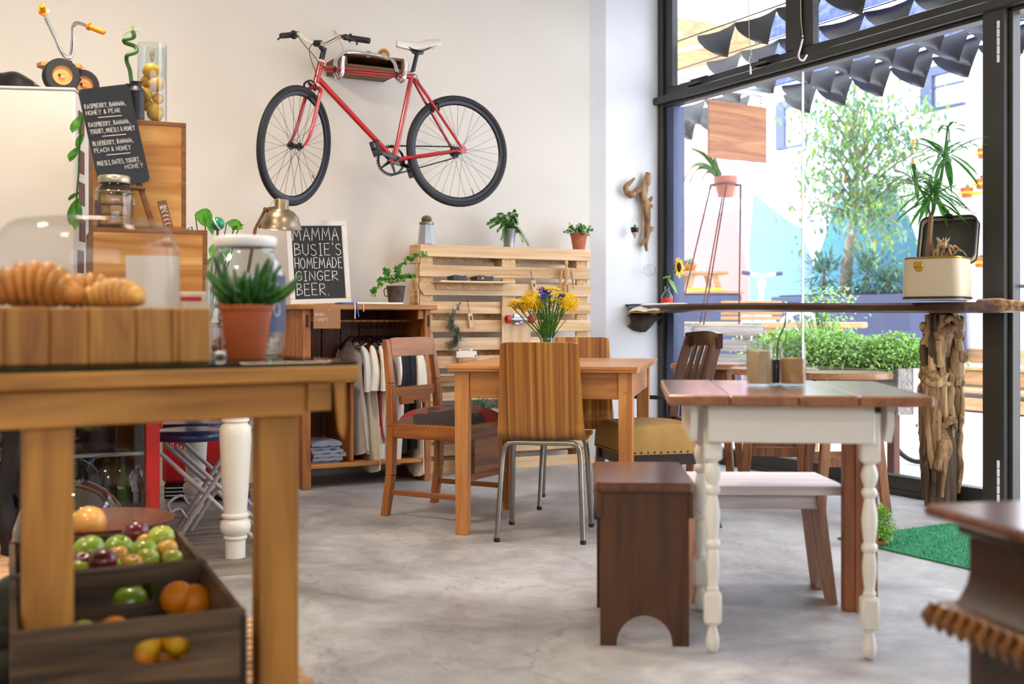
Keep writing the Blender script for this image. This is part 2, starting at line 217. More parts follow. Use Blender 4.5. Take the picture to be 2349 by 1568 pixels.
# ---------------------------------------------------------------- mesh building
class MB:
    def __init__(s): s.v = []; s.f = []; s.m = []; s.mi = 0
    def add(s, vs, fs, M=None):
        o = len(s.v)
        s.v += [tuple(M @ Vector(p)) if M is not None else tuple(p) for p in vs]
        for f in fs: s.f.append(tuple(i + o for i in f)); s.m.append(s.mi)
        return s
    def box(s, x0, x1, y0, y1, z0, z1, b=0.0, M=None):
        if x0 > x1: x0, x1 = x1, x0
        if y0 > y1: y0, y1 = y1, y0
        if z0 > z1: z0, z1 = z1, z0
        b = min(b, (x1 - x0) * 0.45, (y1 - y0) * 0.45, (z1 - z0) * 0.45)
        if b <= 0:
            v = [(x, y, z) for x in (x0, x1) for y in (y0, y1) for z in (z0, z1)]
            return s.add(v, [(0, 1, 3, 2), (4, 6, 7, 5), (0, 4, 5, 1), (2, 3, 7, 6), (0, 2, 6, 4), (1, 5, 7, 3)], M)
        v = []; idx = {}
        X, Y, Z = (x0, x1), (y0, y1), (z0, z1)
        for i in (0, 1):
            for j in (0, 1):
                for k in (0, 1):
                    dx, dy, dz = (b, -b)[i], (b, -b)[j], (b, -b)[k]
                    idx[i, j, k, 0] = len(v); v.append((X[i], Y[j] + dy, Z[k] + dz))
                    idx[i, j, k, 1] = len(v); v.append((X[i] + dx, Y[j], Z[k] + dz))
                    idx[i, j, k, 2] = len(v); v.append((X[i] + dx, Y[j] + dy, Z[k]))
        f = []
        def q(l, flip): f.append(tuple(reversed(l)) if flip else tuple(l))
        for i in (0, 1):
            q([idx[i, 0, 0, 0], idx[i, 0, 1, 0], idx[i, 1, 1, 0], idx[i, 1, 0, 0]], i == 1)
            q([idx[0, i, 0, 1], idx[1, i, 0, 1], idx[1, i, 1, 1], idx[0, i, 1, 1]], i == 1)
            q([idx[0, 0, i, 2], idx[0, 1, i, 2], idx[1, 1, i, 2], idx[1, 0, i, 2]], i == 1)
        for i in (0, 1):
            for j in (0, 1):
                q([idx[i, j, 0, 0], idx[i, j, 1, 0], idx[i, j, 1, 1], idx[i, j, 0, 1]], i != j)
                q([idx[i, 0, j, 0], idx[i, 0, j, 2], idx[i, 1, j, 2], idx[i, 1, j, 0]][::-1], i != j)
                q([idx[0, i, j, 1], idx[1, i, j, 1], idx[1, i, j, 2], idx[0, i, j, 2]], i != j)
                for k in (0, 1):
                    q([idx[i, j, k, 0], idx[i, j, k, 1], idx[i, j, k, 2]], (i + j + k) % 2 == 1)
        return s.add(v, f, M)
    def beam(s, p0, p1, w, h, up=(0, 0, 1), b=0.0, w1=None, h1=None):
        """bar with a w x h section from p0 to p1; h is measured along up"""
        p0, p1 = Vector(p0), Vector(p1); a = (p1 - p0); L = a.length; a.normalize(); up = Vector(up)
        x = a.cross(up)
        if x.length < 1e-4: x = a.cross(Vector((0, 1, 0)))
        x.normalize(); u = x.cross(a).normalized()
        M = Matrix.Translation(p0) @ Matrix((x, u, a)).transposed().to_4x4()
        n = len(s.v); s.box(-w / 2, w / 2, -h / 2, h / 2, 0, L, b, M)
        if w1 is not None:
            k1, k2 = w1 / w, (h1 or h) / h; Mi = M.inverted()
            for i in range(n, len(s.v)):
                q = Mi @ Vector(s.v[i]); t = q.z / L; q.x *= 1 + (k1 - 1) * t; q.y *= 1 + (k2 - 1) * t; s.v[i] = tuple(M @ q)
        return s
    def lathe(s, prof, n=20, M=None, sq=0.0, ph=0.0):
        v = []; rings = []
        for r, z in prof:
            if r < 1e-5: rings.append([len(v)]); v.append((0, 0, z))
            else:
                ring = []
                for i in range(n):
                    a = 2 * pi * i / n + ph; rr = r
                    if sq: c = max(abs(cos(a)), abs(sin(a))); rr = r * (1 - sq + sq * min(1 / c, 1.22))
                    ring.append(len(v)); v.append((rr * cos(a), rr * sin(a), z))
                rings.append(ring)
        f = []
        for a, b in zip(rings, rings[1:]):
            if len(a) == 1 and len(b) == 1: continue
            for i in range(n):
                j = (i + 1) % n
                if len(a) == 1: f.append((a[0], b[j], b[i]))
                elif len(b) == 1: f.append((a[i], a[j], b[0]))
                else: f.append((a[i], a[j], b[j], b[i]))
        return s.add(v, f, M)
    def ball(s, c, r, n=16, m=10, M=None):
        if not hasattr(r, '__len__'): r = (r, r, r)
        T = Matrix.Translation(Vector(c)) @ Matrix.Diagonal((r[0], r[1], r[2], 1))
        if M is not None: T = M @ T
        return s.lathe([(sin(pi * i / m), -cos(pi * i / m)) for i in range(m + 1)], n, T)
    def tube(s, pts, r, n=8, close=False, cap=True, flat=1.0):
        P = [Vector(p) for p in pts]; k = len(P)
        R = r if hasattr(r, '__len__') else [r] * k
        T = []
        for i in range(k):
            a = P[(i - 1) % k] if (close or i > 0) else P[i]; b = P[(i + 1) % k] if (close or i < k - 1) else P[i]
            d = (b - a); T.append(d.normalized() if d.length > 1e-9 else Vector((0, 0, 1)))
        u = T[0].orthogonal().normalized(); v = []; rings = []
        for i in range(k):
            u = u - T[i] * u.dot(T[i])
            if u.length < 1e-6: u = T[i].orthogonal()
            u.normalize(); w = T[i].cross(u); rings.append(len(v))
            for j in range(n):
                a = 2 * pi * j / n; v.append(tuple(P[i] + (u * cos(a) + w * sin(a) * flat) * R[i]))
        f = []
        for i in range(k if close else k - 1):
            a, b = rings[i], rings[(i + 1) % k]
            for j in range(n): f.append((a + j, a + (j + 1) % n, b + (j + 1) % n, b + j))
        if cap and not close:
            f.append(tuple(reversed(range(rings[0], rings[0] + n)))); f.append(tuple(range(rings[-1], rings[-1] + n)))
        return s.add(v, f)
    def rod(s, p0, p1, r, n=10, r1=None): return s.tube([p0, p1], [r, r if r1 is None else r1], n)
    def prism(s, poly, t0, t1, ax='xz', M=None):
        """polygon (a,b) pushed from t0 to t1 along the third axis"""
        k = len(poly)
        g = {'xz': lambda a, b, t: (a, t, b), 'xy': lambda a, b, t: (a, b, t), 'yz': lambda a, b, t: (t, a, b)}[ax]
        v = [g(a, b, t0) for a, b in poly] + [g(a, b, t1) for a, b in poly]
        ar = sum(poly[i][0] * poly[(i + 1) % k][1] - poly[(i + 1) % k][0] * poly[i][1] for i in range(k))
        flip = (ar < 0) ^ (ax == 'xz') ^ (t1 < t0)
        f = [tuple(reversed(range(k))), tuple(range(k, 2 * k))] + [(i, (i + 1) % k, (i + 1) % k + k, i + k) for i in range(k)]
        if flip: f = [tuple(reversed(q)) for q in f]
        return s.add(v, f, M)
    def sheet(s, g, t=0.0):
        """grid of points -> surface, with thickness t"""
        nu, nv = len(g), len(g[0]); P = [[Vector(p) for p in r] for r in g]
        def nr(i, j):
            a = P[min(i + 1, nu - 1)][j] - P[max(i - 1, 0)][j]; b = P[i][min(j + 1, nv - 1)] - P[i][max(j - 1, 0)]
            c = a.cross(b); return c.normalized() if c.length > 1e-12 else Vector((0, 0, 1))
        v = [P[i][j] for i in range(nu) for j in range(nv)]; f = [(i * nv + j, (i + 1) * nv + j, (i + 1) * nv + j + 1, i * nv + j + 1) for i in range(nu - 1) for j in range(nv - 1)]
        if t:
            o = nu * nv; v += [P[i][j] - nr(i, j) * t for i in range(nu) for j in range(nv)]
            f += [tuple(o + q for q in reversed(x)) for x in f]
            bd = [i * nv for i in range(nu)] + [(nu - 1) * nv + j for j in range(1, nv)] + [i * nv + nv - 1 for i in range(nu - 2, -1, -1)] + list(range(nv - 2, 0, -1))
            for a, b in zip(bd, bd[1:] + bd[:1]): f.append((b, a, a + o, b + o))
        return s.add(v, f)
    def leaf(s, p, d, L, w, bend=0.3, side=None, n=3, fold=0.15):
        """pointed leaf: from p along d, drooping by bend"""
        p, d = Vector(p), Vector(d).normalized(); side = Vector(side) if side else d.cross(Vector((0, 0, 1)))
        if side.length < 1e-4: side = Vector((1, 0, 0))
        side.normalize(); up = side.cross(d).normalized(); v = []; f = []
        for i in range(n + 1):
            t = i / n; ww = w * (sin(pi * (t * 0.92 + 0.04)) ** 0.8) * 0.5 if i < n else 0
            c = p + d * (L * t * (1 - 0.15 * abs(bend) * t)) - Vector((0, 0, 1)) * (bend * L * t * t)
            if i == n: v.append(c)
            else: v += [c - side * ww + up * fold * ww, c + side * ww + up * fold * ww]
        for i in range(n - 1): a = i * 2; f.append((a, a + 1, a + 3, a + 2))
        a = (n - 1) * 2; f.append((a, a + 1, a + 2))
        return s.add(v, f)
def rnd3(R, up=0.0):
    while True:
        v = Vector((R.uniform(-1, 1), R.uniform(-1, 1), R.uniform(-1, 1)))
        if 0.05 < v.length < 1:
            v.normalize(); v.z += up; return v.normalized()
def obj(name, mb, mat, parent=None, label=None, smooth=35, kind=None):
    me = bpy.data.meshes.new(name); me.from_pydata([tuple(p) for p in mb.v], [], mb.f)
    ms = mat if isinstance(mat, (list, tuple)) else [mat]
    for q in ms: me.materials.append(MATS[q])
    if len(ms) > 1: me.polygons.foreach_set('material_index', mb.m)
    if smooth:
        me.polygons.foreach_set('use_smooth', [True] * len(me.polygons)); me.update()
        try: me.set_sharp_from_angle(angle=radians(smooth))
        except Exception: pass
    me.update()
    o = bpy.data.objects.new(name, me); COL.objects.link(o)
    if parent is not None: o.parent = parent
    if label: o['label'] = label
    if kind: o['kind'] = kind
    return o
def tag(o, label, cat, group=None, kind=None):
    o['label'] = label; o['category'] = cat
    if group: o['group'] = group
    if kind: o['kind'] = kind
    return o
def thing(name, label, cat, loc=(0, 0, 0), rz=0.0, group=None):
    o = bpy.data.objects.new(name, None); COL.objects.link(o); o.location = loc; o.rotation_euler = (0, 0, rz); o.empty_display_size = 0.1
    return tag(o, label, cat, group)
def fthing(name, label, cat, fr, group=None): return thing(name, label, cat, (fr.x, fr.y, fr.z), fr.rz, group)
def struct(name, mb, mat, fr=None, smooth=0):
    o = obj(name, mb, mat, None, None, smooth, 'structure')
    if fr: o.location = (fr.x, fr.y, fr.z); o.rotation_euler = (0, 0, fr.rz)
    return o
def kids(o): return [c for c in bpy.data.objects if c.parent == o]
def dup(root, loc=None, rz=None, label=None, tree=None):
    tree = tree or {}
    r = root.copy(); COL.objects.link(r)
    if loc is not None: r.location = loc
    if rz is not None: r.rotation_euler = (0, 0, rz)
    if label: r['label'] = label
    for ch in kids(root):
        c = ch.copy(); COL.objects.link(c); c.parent = r
        for g in kids(ch): d = g.copy(); COL.objects.link(d); d.parent = c
    return r
def single(name, mb, mat, label, cat, fr=None, group=None, smooth=35, kind=None):
    o = obj(name, mb, mat, None, None, smooth, kind)
    if fr: o.location = (fr.x, fr.y, fr.z); o.rotation_euler = (0, 0, fr.rz)
    return tag(o, label, cat, group, kind)
def bez(pts, n=8):
    """smooth curve through points"""
    P = [Vector(p) for p in pts]; out = []
    for i in range(len(P) - 1):
        p0 = P[max(i - 1, 0)]; p1 = P[i]; p2 = P[i + 1]; p3 = P[min(i + 2, len(P) - 1)]
        for k in range(n):
            t = k / n; out.append(0.5 * ((2 * p1) + (p2 - p0) * t + (2 * p0 - 5 * p1 + 4 * p2 - p3) * t * t + (3 * p1 - p0 - 3 * p2 + p3) * t ** 3))
    out.append(P[-1]); return out
# ---------------------------------------------------------------- hand lettering
LET = {'A': [[(0, 0), (1.8, 6), (3.6, 0)], [(.7, 2.2), (3, 2.2)]], 'B': [[(0, 0), (0, 6)], [(0, 6), (2.4, 5.6), (2.6, 4), (0, 3.2), (2.9, 2.6), (3.1, .9), (0, 0)]], 'C': [[(3.3, 5), (2.2, 6), (.7, 5.4), (0, 3), (.6, .7), (2.1, 0), (3.4, .9)]],
 'D': [[(0, 0), (0, 6), (2.2, 5.5), (3.3, 3), (2.2, .5), (0, 0)]], 'E': [[(3, 6), (0, 6), (0, 0), (3, 0)], [(0, 3.1), (2.4, 3.1)]], 'F': [[(3, 6), (0, 6), (0, 0)], [(0, 3.1), (2.4, 3.1)]], 'G': [[(3.3, 5), (2.2, 6), (.6, 5.2), (0, 3), (.6, .7), (2, 0), (3.2, 1), (3.2, 2.7), (1.8, 2.7)]],
 'H': [[(0, 0), (0, 6)], [(3.2, 0), (3.2, 6)], [(0, 3), (3.2, 3)]], 'I': [[(0.2, 0), (2, 0)], [(1.1, 0), (1.1, 6)], [(0.2, 6), (2, 6)]], 'K': [[(0, 0), (0, 6)], [(3, 6), (0, 2.8), (3.2, 0)]], 'L': [[(0, 6), (0, 0), (2.8, 0)]],
 'M': [[(0, 0), (.5, 6), (2.1, 1.6), (3.7, 6), (4.3, 0)]], 'N': [[(0, 0), (0, 6), (3.2, 0), (3.2, 6)]], 'O': [[(1.7, 6), (.3, 4.8), (0, 3), (.4, 1), (1.8, 0), (3.2, 1), (3.5, 3), (3, 5), (1.7, 6)]], 'P': [[(0, 0), (0, 6), (2.6, 5.6), (2.8, 3.6), (0, 2.9)]],
 'R': [[(0, 0), (0, 6), (2.6, 5.6), (2.8, 3.8), (0, 2.9), (3.3, 0)]], 'S': [[(3, 5.2), (1.8, 6), (.3, 5.2), (.5, 3.8), (2.6, 2.6), (3, 1), (1.6, 0), (0, .8)]], 'T': [[(0, 6), (3.6, 6)], [(1.8, 6), (1.8, 0)]], 'U': [[(0, 6), (.1, 1.4), (1.6, 0), (3, 1.2), (3.2, 6)]],
 'W': [[(0, 6), (1, 0), (2.2, 4.4), (3.4, 0), (4.4, 6)]], 'Y': [[(0, 6), (1.7, 3), (3.4, 6)], [(1.7, 3), (1.5, 0)]], 'V': [[(0, 6), (1.7, 0), (3.4, 6)]], 'Z': [[(0, 6), (3, 6), (0, 0), (3, 0)]], '&': [[(3.4, 0), (.8, 4.6), (1.6, 6), (2.4, 4.8), (.3, 1.8), (1, 0), (3.2, 2.2)]],
 '.': [[(0.2, 0.4), (0.7, 0)]], ',': [[(0.5, 0.5), (0.1, -1)]], "'": [[(0.5, 6.6), (0.3, 5.2)]], '-': [[(0, 3), (1.6, 3)]], '5': [[(3, 6), (0.4, 6), (.2, 3.4), (2.6, 3.2), (2.8, .8), (0, 0)]], '2': [[(0, 5), (1.5, 6), (2.8, 4.6), (0, 0), (3, 0)]], '0': [[(1.5, 6), (0, 3), (1.5, 0), (3, 3), (1.5, 6)]]}
def letters(mb, text, x, z, h, w, y, r, R, slant=0.0, wob=0.12, plane=None):
    """strokes of text at (x,z) in the plane y; w is the full width"""
    adv = [(max([p[0] for st in LET[c] for p in st]) + 1.3) if c in LET else 2.6 for c in text]; tot = sum(adv) - 1.3
    kx = w / tot; kz = h / 6.0; cx = 0.0
    for c, a in zip(text, adv):
        for st in LET.get(c, []):
            pts = []; ox, oz = R.uniform(-wob, wob), R.uniform(-wob, wob) * 1.6
            for q in range(len(st) - 1):
                n = 2
                for k in range(n):
                    t = k / n; pts.append((st[q][0] + (st[q + 1][0] - st[q][0]) * t, st[q][1] + (st[q + 1][1] - st[q][1]) * t))
            pts.append(st[-1])
            P = []
            for (a0, b0) in pts:
                X = x + (cx + a0 + ox) * kx; Z = z + (b0 + oz) * kz + slant * (X - x)
                P.append(plane(X, Z) if plane else (X, y, Z))
            mb.tube(P, r, 5, flat=1)
        cx += a
# ================================================================ the setting
def room():
    # floor, in window-wall frame so its edge meets the glass line
    mb = MB(); mb.box(-0.4, 12, -9, 0.0, -0.12, 0.0); struct('floor', mb, 'concrete', FG)
    mb = MB(); mb.box(-0.4, 12, -9, 0.2, 3.45, 3.6); struct('ceiling', mb, 'ceiling_paint', FG)
    mb = MB(); mb.box(-6.2, 2.29, 0.06, 0.3, 0, 3.5); struct('wall_back', mb, 'wall_paint', FW)
    mb = MB(); mb.prism([(2.27, 0.06), (2.367, 0.0), (2.841, 0.0), (2.841, 0.3), (2.27, 0.3)], 0, 3.5, 'xy'); o = struct('wall_pier', mb, 'pier_paint', FW)
    mb = MB(); mb.box(-6.4, -6.2, -12, 0.3, 0, 3.5); struct('wall_left', mb, 'wall_paint', FW)
    mb = MB(); mb.box(6.2, 12, 0.0, 0.2, 0, 3.5); struct('wall_right', mb, 'wall_paint', FG)
    mb = MB(); mb.box(11.8, 12, -9, 0.2, 0, 2.3); mb.box(11.8, 12, -9, 0.2, 3.2, 3.5); struct('wall_rear', mb, 'wall_paint', FG)
    mb = MB(); mb.box(-9, -.36, -.2, .12, 0, 4.2); struct('wall_facade', mb, 'outdoor_white', FG)
    # worn boards let into the floor by the counter
    e = bpy.data.objects.new('floor_boards', None); COL.objects.link(e); e['kind'] = 'structure'
    fb = Fr(*gp(560, 1215)[:2], A - radians(2)); e.location = (fb.x, fb.y, 0); e.rotation_euler = (0, 0, fb.rz)
    rr = random.Random(4)
    for i in range(11):
        mb = MB(); x1 = rr.uniform(-0.1, 0.08); mb.box(-3.0, x1, -0.9 + i * 0.15, -0.9 + i * 0.15 + 0.144, -0.01, 0.004 + rr.uniform(0, .001), 0.002); obj('board', mb, 'floorboard', e)
room()
def window_wall():
    FZ0, FZ1 = 2.505, 2.555
    e = bpy.data.objects.new('window_1', None); COL.objects.link(e); e.location = (FG.x, FG.y, 0); e.rotation_euler = (0, 0, FG.rz); e['kind'] = 'structure'
    P = lambda n, mb, m, k=None: obj(n, mb, m, e, None, 30)
    mb = MB(); mb.box(0.0, 0.06, -0.03, 0.05, 0, 3.45, .004); P('jamb', mb, 'black_metal')
    mb = MB(); mb.box(0.06, 0.15, 0.0, 0.10, 0, FZ0 - .02, .004); P('jamb_reveal', mb, 'grey_frame')
    mb = MB(); mb.box(-0.10, 5.7, -0.07, 0.06, FZ0, FZ1, .006); mb.box(0.03, 5.7, -0.02, 0.06, FZ0 - .022, FZ0, .003); P('transom', mb, 'black_metal')
    mb = MB(); mb.box(0.05, 2.8, -0.02, 0.05, 0.0, 0.105, .004); mb.box(0.05, 2.8, -0.035, 0.0, 0.0, 0.03, .003); P('bottom_rail', mb, 'black_metal')
    mb = MB(); mb.box(2.80, 2.93, -0.05, 0.07, 0, 3.45, .004); mb.box(2.93, 2.955, -0.02, 0.04, 0, 3.45, .003); P('post', mb, 'black_metal')
    mb = MB(); mb.box(5.7, 5.85, -0.05, 0.07, 0, 3.45, .004); P('post', mb, 'black_metal')
    # fanlights above the transom
    for x0, x1 in ((0.06, 1.40), (1.47, 2.80), (2.95, 4.3), (4.3, 5.7)):
        mb = MB(); z0, z1 = FZ1, 3.45; w = 0.085; y0, y1 = -0.01, 0.045
        mb.box(x0, x1, y0, y1, z0, z0 + .065, .004); mb.box(x0, x1, y0, y1, z1 - w, z1, .004); mb.box(x0, x0 + w, y0, y1, z0 + .065, z1 - w, .004); mb.box(x1 - w, x1, y0, y1, z0 + .065, z1 - w, .004); P('fanlight_frame', mb, 'black_metal')
        mb = MB(); mb.box(x0 + w, x1 - w, 0.015, 0.021, z0 + .065, z1 - w); P('pane', mb, 'pane_glass')
    mb = MB(); mb.box(1.40, 1.47, -0.03, 0.05, FZ1, 3.45, .004); P('mullion', mb, 'black_metal')
    for x in (0.42, 1.12):
        mb = MB(); mb.box(x - .05, x + .06, -0.045, -0.012, FZ1 + .02, FZ1 + .035, .003); mb.beam((x, -.05, FZ1 + .05), (x + .16, -.035, FZ1 + .055), .012, .012); P('stay', mb, 'black_plastic')
    for x0, x1 in ((0.15, 1.431), (1.437, 2.80)):
        mb = MB(); mb.box(x0, x1, 0.02, 0.028, 0.1, FZ0 - .02); P('pane', mb, 'pane_glass')
    mb = MB(); mb.box(1.4315, 1.4365, 0.016, 0.032, 0.105, FZ0 - .02); P('glass_joint', mb, 'vent_white')
window_wall()
def door():
    # open glazed door seen on its lock edge
    p = at(2313, 900, 5.62); fr = Fr(p.x, p.y, math.atan2(p.y, p.x) + radians(0.4))
    e = bpy.data.objects.new('door_1', None); COL.objects.link(e); e.location = (fr.x, fr.y, 0); e.rotation_euler = (0, 0, fr.rz); e['kind'] = 'structure'
    mb = MB(); mb.box(0, 0.10, -0.027, 0.027, 0.02, 2.43, .003); mb.box(0.85, 0.95, -0.027, 0.027, 0.02, 2.43, .003); mb.box(0.1, 0.85, -0.027, 0.027, 0.02, 0.16, .003); mb.box(0.1, 0.85, -0.027, 0.027, 2.33, 2.43, .003); obj('door_frame', mb, 'black_metal', e)
    mb = MB(); mb.box(0.1, 0.85, -0.004, 0.004, 0.16, 2.33); obj('pane', mb, 'pane_glass', e)
    mb = MB(); mb.box(-0.003, 0.0, -0.012, 0.012, 0.93, 1.25, 0.001); mb.box(-0.005, -0.002, -0.006, 0.006, 1.15, 1.18); mb.box(-.005, -.002, -.005, .005, 1.02, 1.07); obj('lock_plate', mb, 'lamp_metal', e)
    mb = MB()
    for s in (-1, 1):
        mb.box(0.015, 0.06, s * 0.027, s * 0.036, 0.98, 1.27, .003)
        mb.tube([(0.035, s * .03, 1.13), (0.035, s * .075, 1.13), (0.03, s * .088, 1.13), (-0.0, s * .09, 1.13) if s < 0 else (.10, s * .09, 1.13)], .0095, 10)
    obj('door_handle', mb, 'steel_tube', e)
    # hinge knuckles on the post
    mb = MB()
    for z in (0.06, 2.24):
        for k in range(5): mb.rod((-0.012, 0.045, z + k * .042), (-0.012, 0.045, z + .038 + k * .042), .008, 8)
    obj('hinge', mb, 'vent_white', e)
door()
# warm fill lamps added under the ceiling, out of view, to brighten the room
for i, (x, y, pw) in enumerate(((-1.6, 4.4, 55), (0.3, 3.0, 26), (-2.4, 2.2, 50), (-1.5, 0.2, 42))):
    la = bpy.data.lights.new('fill_lamp_light', 'AREA'); la.energy = pw; la.size = 0.5; la.shape = 'DISK'; la.color = (1.0, 0.84, 0.66)
    lo = bpy.data.objects.new('fill_lamp_light', la); COL.objects.link(lo); lo.location = (x, y, 3.28)
    t = thing('fill_lamp', ('added round fill lamp above the folding chairs', 'added round fill lamp in front of the dining table', 'added round fill lamp above the front counter', 'added round fill lamp behind the front counter, over the near end of the room')[i], 'lamp', (x, y, 3.3), 0, 'added fill lamps')
    mb = MB(); mb.lathe([(0, .15), (.05, .15), (.06, .06), (.26, .04), (.27, 0), (.25, 0), (.24, .03), (0, .04)], 24); obj('shade', mb, 'white_plastic', t)
# ================================================================ cupboard with shirts
def xform(mb, M, i0=0):
    for i in range(i0, len(mb.v)): mb.v[i] = tuple(M @ Vector(mb.v[i]))
def cupboard():
    f = Fr(FW.w(0, -0.5).x, FW.w(0, -0.5).y, A)          # front left corner; y into the cupboard
    t = fthing('cupboard', 'reddish pine open cupboard holding hanging t-shirts beside the pallet rack', 'cupboard', f)
    w, d, h = 0.785, 0.48, 1.02
    def b(n, m, *a, bv=.003, lab=None):
        mb = MB(); mb.box(*a, bv); return obj(n, mb, m, t, lab)
    b('side_panel', 'cupboard_z', 0, .025, 0.02, d, 0.0, h); b('side_panel', 'cupboard_z', w - .03, w, 0.02, d, 0.0, h)
    b('stile', 'cupboard_z', -0.003, .045, -.008, .022, 0.0, h); b('stile', 'cupboard_z', w - .035, w + .003, -.008, .022, 0.0, h)
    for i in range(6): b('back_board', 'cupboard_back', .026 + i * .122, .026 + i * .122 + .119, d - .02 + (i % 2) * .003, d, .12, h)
    mb = MB(); mb.box(-.035, w + .04, -.03, d * .5, h, h + .03, .006); obj('top_board', mb, 'cupboard_x', t); mb = MB(); mb.box(-.035, w + .04, d * .5 + .002, d + .01, h, h + .029, .005); obj('top_board', mb, 'cupboard_x', t)
    b('bottom_shelf', 'cupboard_x', .045, w - .035, -.005, d - .02, .115, .14)
    xd = f.px(812, 950, 0.02).x
    b('divider', 'cupboard_z', xd - .02, xd, 0.02, d - .03, .141, .60); b('inner_shelf', 'cupboard_x', .03, xd + .005, 0.0, d - .03, .60, .622)
    b('inner_cleat', 'cupboard_z', .046, .075, 0.0, .03, .95, h); b('inner_cleat', 'cupboard_z', w - .075, w - .04, 0.0, .03, .965, h)
    for x in (.022, w - .012): b('hinge', 'dark_iron', x - .007, x + .007, -.012, -.006, .92, .99)
    mb = MB(); mb.rod((.025, .22, .955), (w - .03, .22, .955), .007, 10); obj('rail', mb, 'cupboard_x', t)
    b('foot_block', 'cupboard_z', .0, .05, .0, .03, .0, .115)
    return f
fc = cupboard()
def hanger_mb():
    mb = MB(); hk = [(0, 0.0, 0)] + [(0, .018 * cos(a) - .0, .078 + .018 * sin(a)) for a in [radians(q) for q in (-90, -40, 0, 45, 90, 135, 185)]]
    mb.tube(bez([(0, 0, 0), (0, 0, .04), (0, .017, .062), (0, .02, .08), (0, 0, .095), (0, -.018, .083)], 4), .0022, 6)
    mb.tube(bez([(0, -.2, -.075), (0, -.1, -.03), (0, 0, .0), (0, .1, -.03), (0, .2, -.075)], 4), .005, 6); mb.rod((0, -.2, -.075), (0, .2, -.075), .0035, 6)
    return mb
def shirt_mb(R, L=.70, W=.22):
    mb = MB(); n = 26; k = 15; ph = R.uniform(0, 6); v = []; rows = []
    for i in range(k):
        t = i / (k - 1); z = -.02 - t * L; w = W * (0.42 + 0.58 * min(1, t / .09) ** .6) * (1 + .06 * sin(3 * t + ph)); th = .012 + .022 * t + .01 * sin(5 * t + ph)
        ring = []
        for j in range(n):
            a = 2 * pi * j / n; u = w * cos(a); fo = .014 * t * sin(4 * a + ph + 1.5 * t) + .008 * sin(9 * a + 2 * ph + 3 * t) * t
            zz = z - (.055 * abs(cos(a)) ** 1.3 if i < 3 else 0) * (1 - i / 3) + (.02 * sin(3 * a + ph) * t if i == k - 1 else 0)
            if i == 0: zz = -.02 - .10 * max(0, abs(cos(a)) - .35) - (.05 if sin(a) < 0 else .015) * (1 - abs(cos(a)))
            ring.append((th * sin(a) + fo + .02 * sin(2.5 * t + ph), u, zz))
        rows.append(ring)
    for r in rows: v += r
    f = [(i * n + j, i * n + (j + 1) % n, (i + 1) * n + (j + 1) % n, (i + 1) * n + j) for i in range(k - 1) for j in range(n)]
    mb.add(v, f)
    sl = []
    for s in (-1, 1):
        q = MB(); a = R.uniform(-.01, .01)
        q.tube(bez([(0, s * W * .80, -.07), (a, s * W * 1.02, -.13), (a, s * W * 1.12, -.22), (a * 2, s * W * 1.10, -.31)], 3), [.03, .045, .05, .055, .058, .06, .063, .066, .068, .07], 12, cap=False, flat=.4)
        sl.append(q)
    return mb, sl
def shirts():
    R = random.Random(5)
    spec = [(807, 'shirt_grey', 'stone grey t-shirt with wide neck, first on the rail next to the divider', .66), (826, 'shirt_cream', 'cream t-shirt hanging just behind the stone grey one', .76), (842, 'shirt_red', 'dusty red t-shirt hanging between two cream ones', .60), (850, 'shirt_cream', 'cream t-shirt hanging just right of the dusty red one', .68),
            (866, 'shirt_heather', 'pale heather blue t-shirt hanging in the middle of the rail', .70), (880, 'shirt_white', 'white t-shirt hanging between heather blue and black ones', .72), (893, 'shirt_black', 'black t-shirt hanging next to the white one', .66), (905, 'shirt_black', 'black t-shirt in the middle of the three black ones', .64), (917, 'shirt_black', 'last black t-shirt before the cream one at the cupboard side', .64), (934, 'shirt_cream', 'cream t-shirt nearest the cupboard side, seen through the chair back', .80)]
    for px, m, lab, L in spec:
        x = fc.px(px, 745, .22).x; p = fc.w(x, .22, .865); rz = A + R.uniform(-.12, .12)
        h = single('clothes_hanger', hanger_mb(), 'black_plastic', 'black plastic hanger carrying the ' + {807: 'stone grey t-shirt', 826: 'cream t-shirt behind the stone grey one', 842: 'dusty red t-shirt', 850: 'cream t-shirt beside the dusty red one', 866: 'heather blue t-shirt', 880: 'white t-shirt', 893: 'first black t-shirt', 905: 'middle black t-shirt', 917: 'last black t-shirt', 934: 'cream t-shirt at the cupboard side'}[px], 'hanger', None, 'black hangers on the cupboard rail')
        h.location = p; h.rotation_euler = (0, 0, rz)
        t = thing('t_shirt', lab, 't-shirt', p, rz, 't-shirts on the cupboard rail'); b, sl = shirt_mb(R, L)
        obj('body', b, m, t, smooth=60)
        for q in sl: obj('sleeve', q, m, t, smooth=60)
        mb = MB(); mb.tube([(.014 * sin(a) , .085 * cos(a), -.045 - (.045 if sin(a) < 0 else .02) * (1 - abs(cos(a)))) for a in [2 * pi * i / 16 for i in range(16)]], .005, 5, close=True); obj('collar', mb, m, t)
shirts()
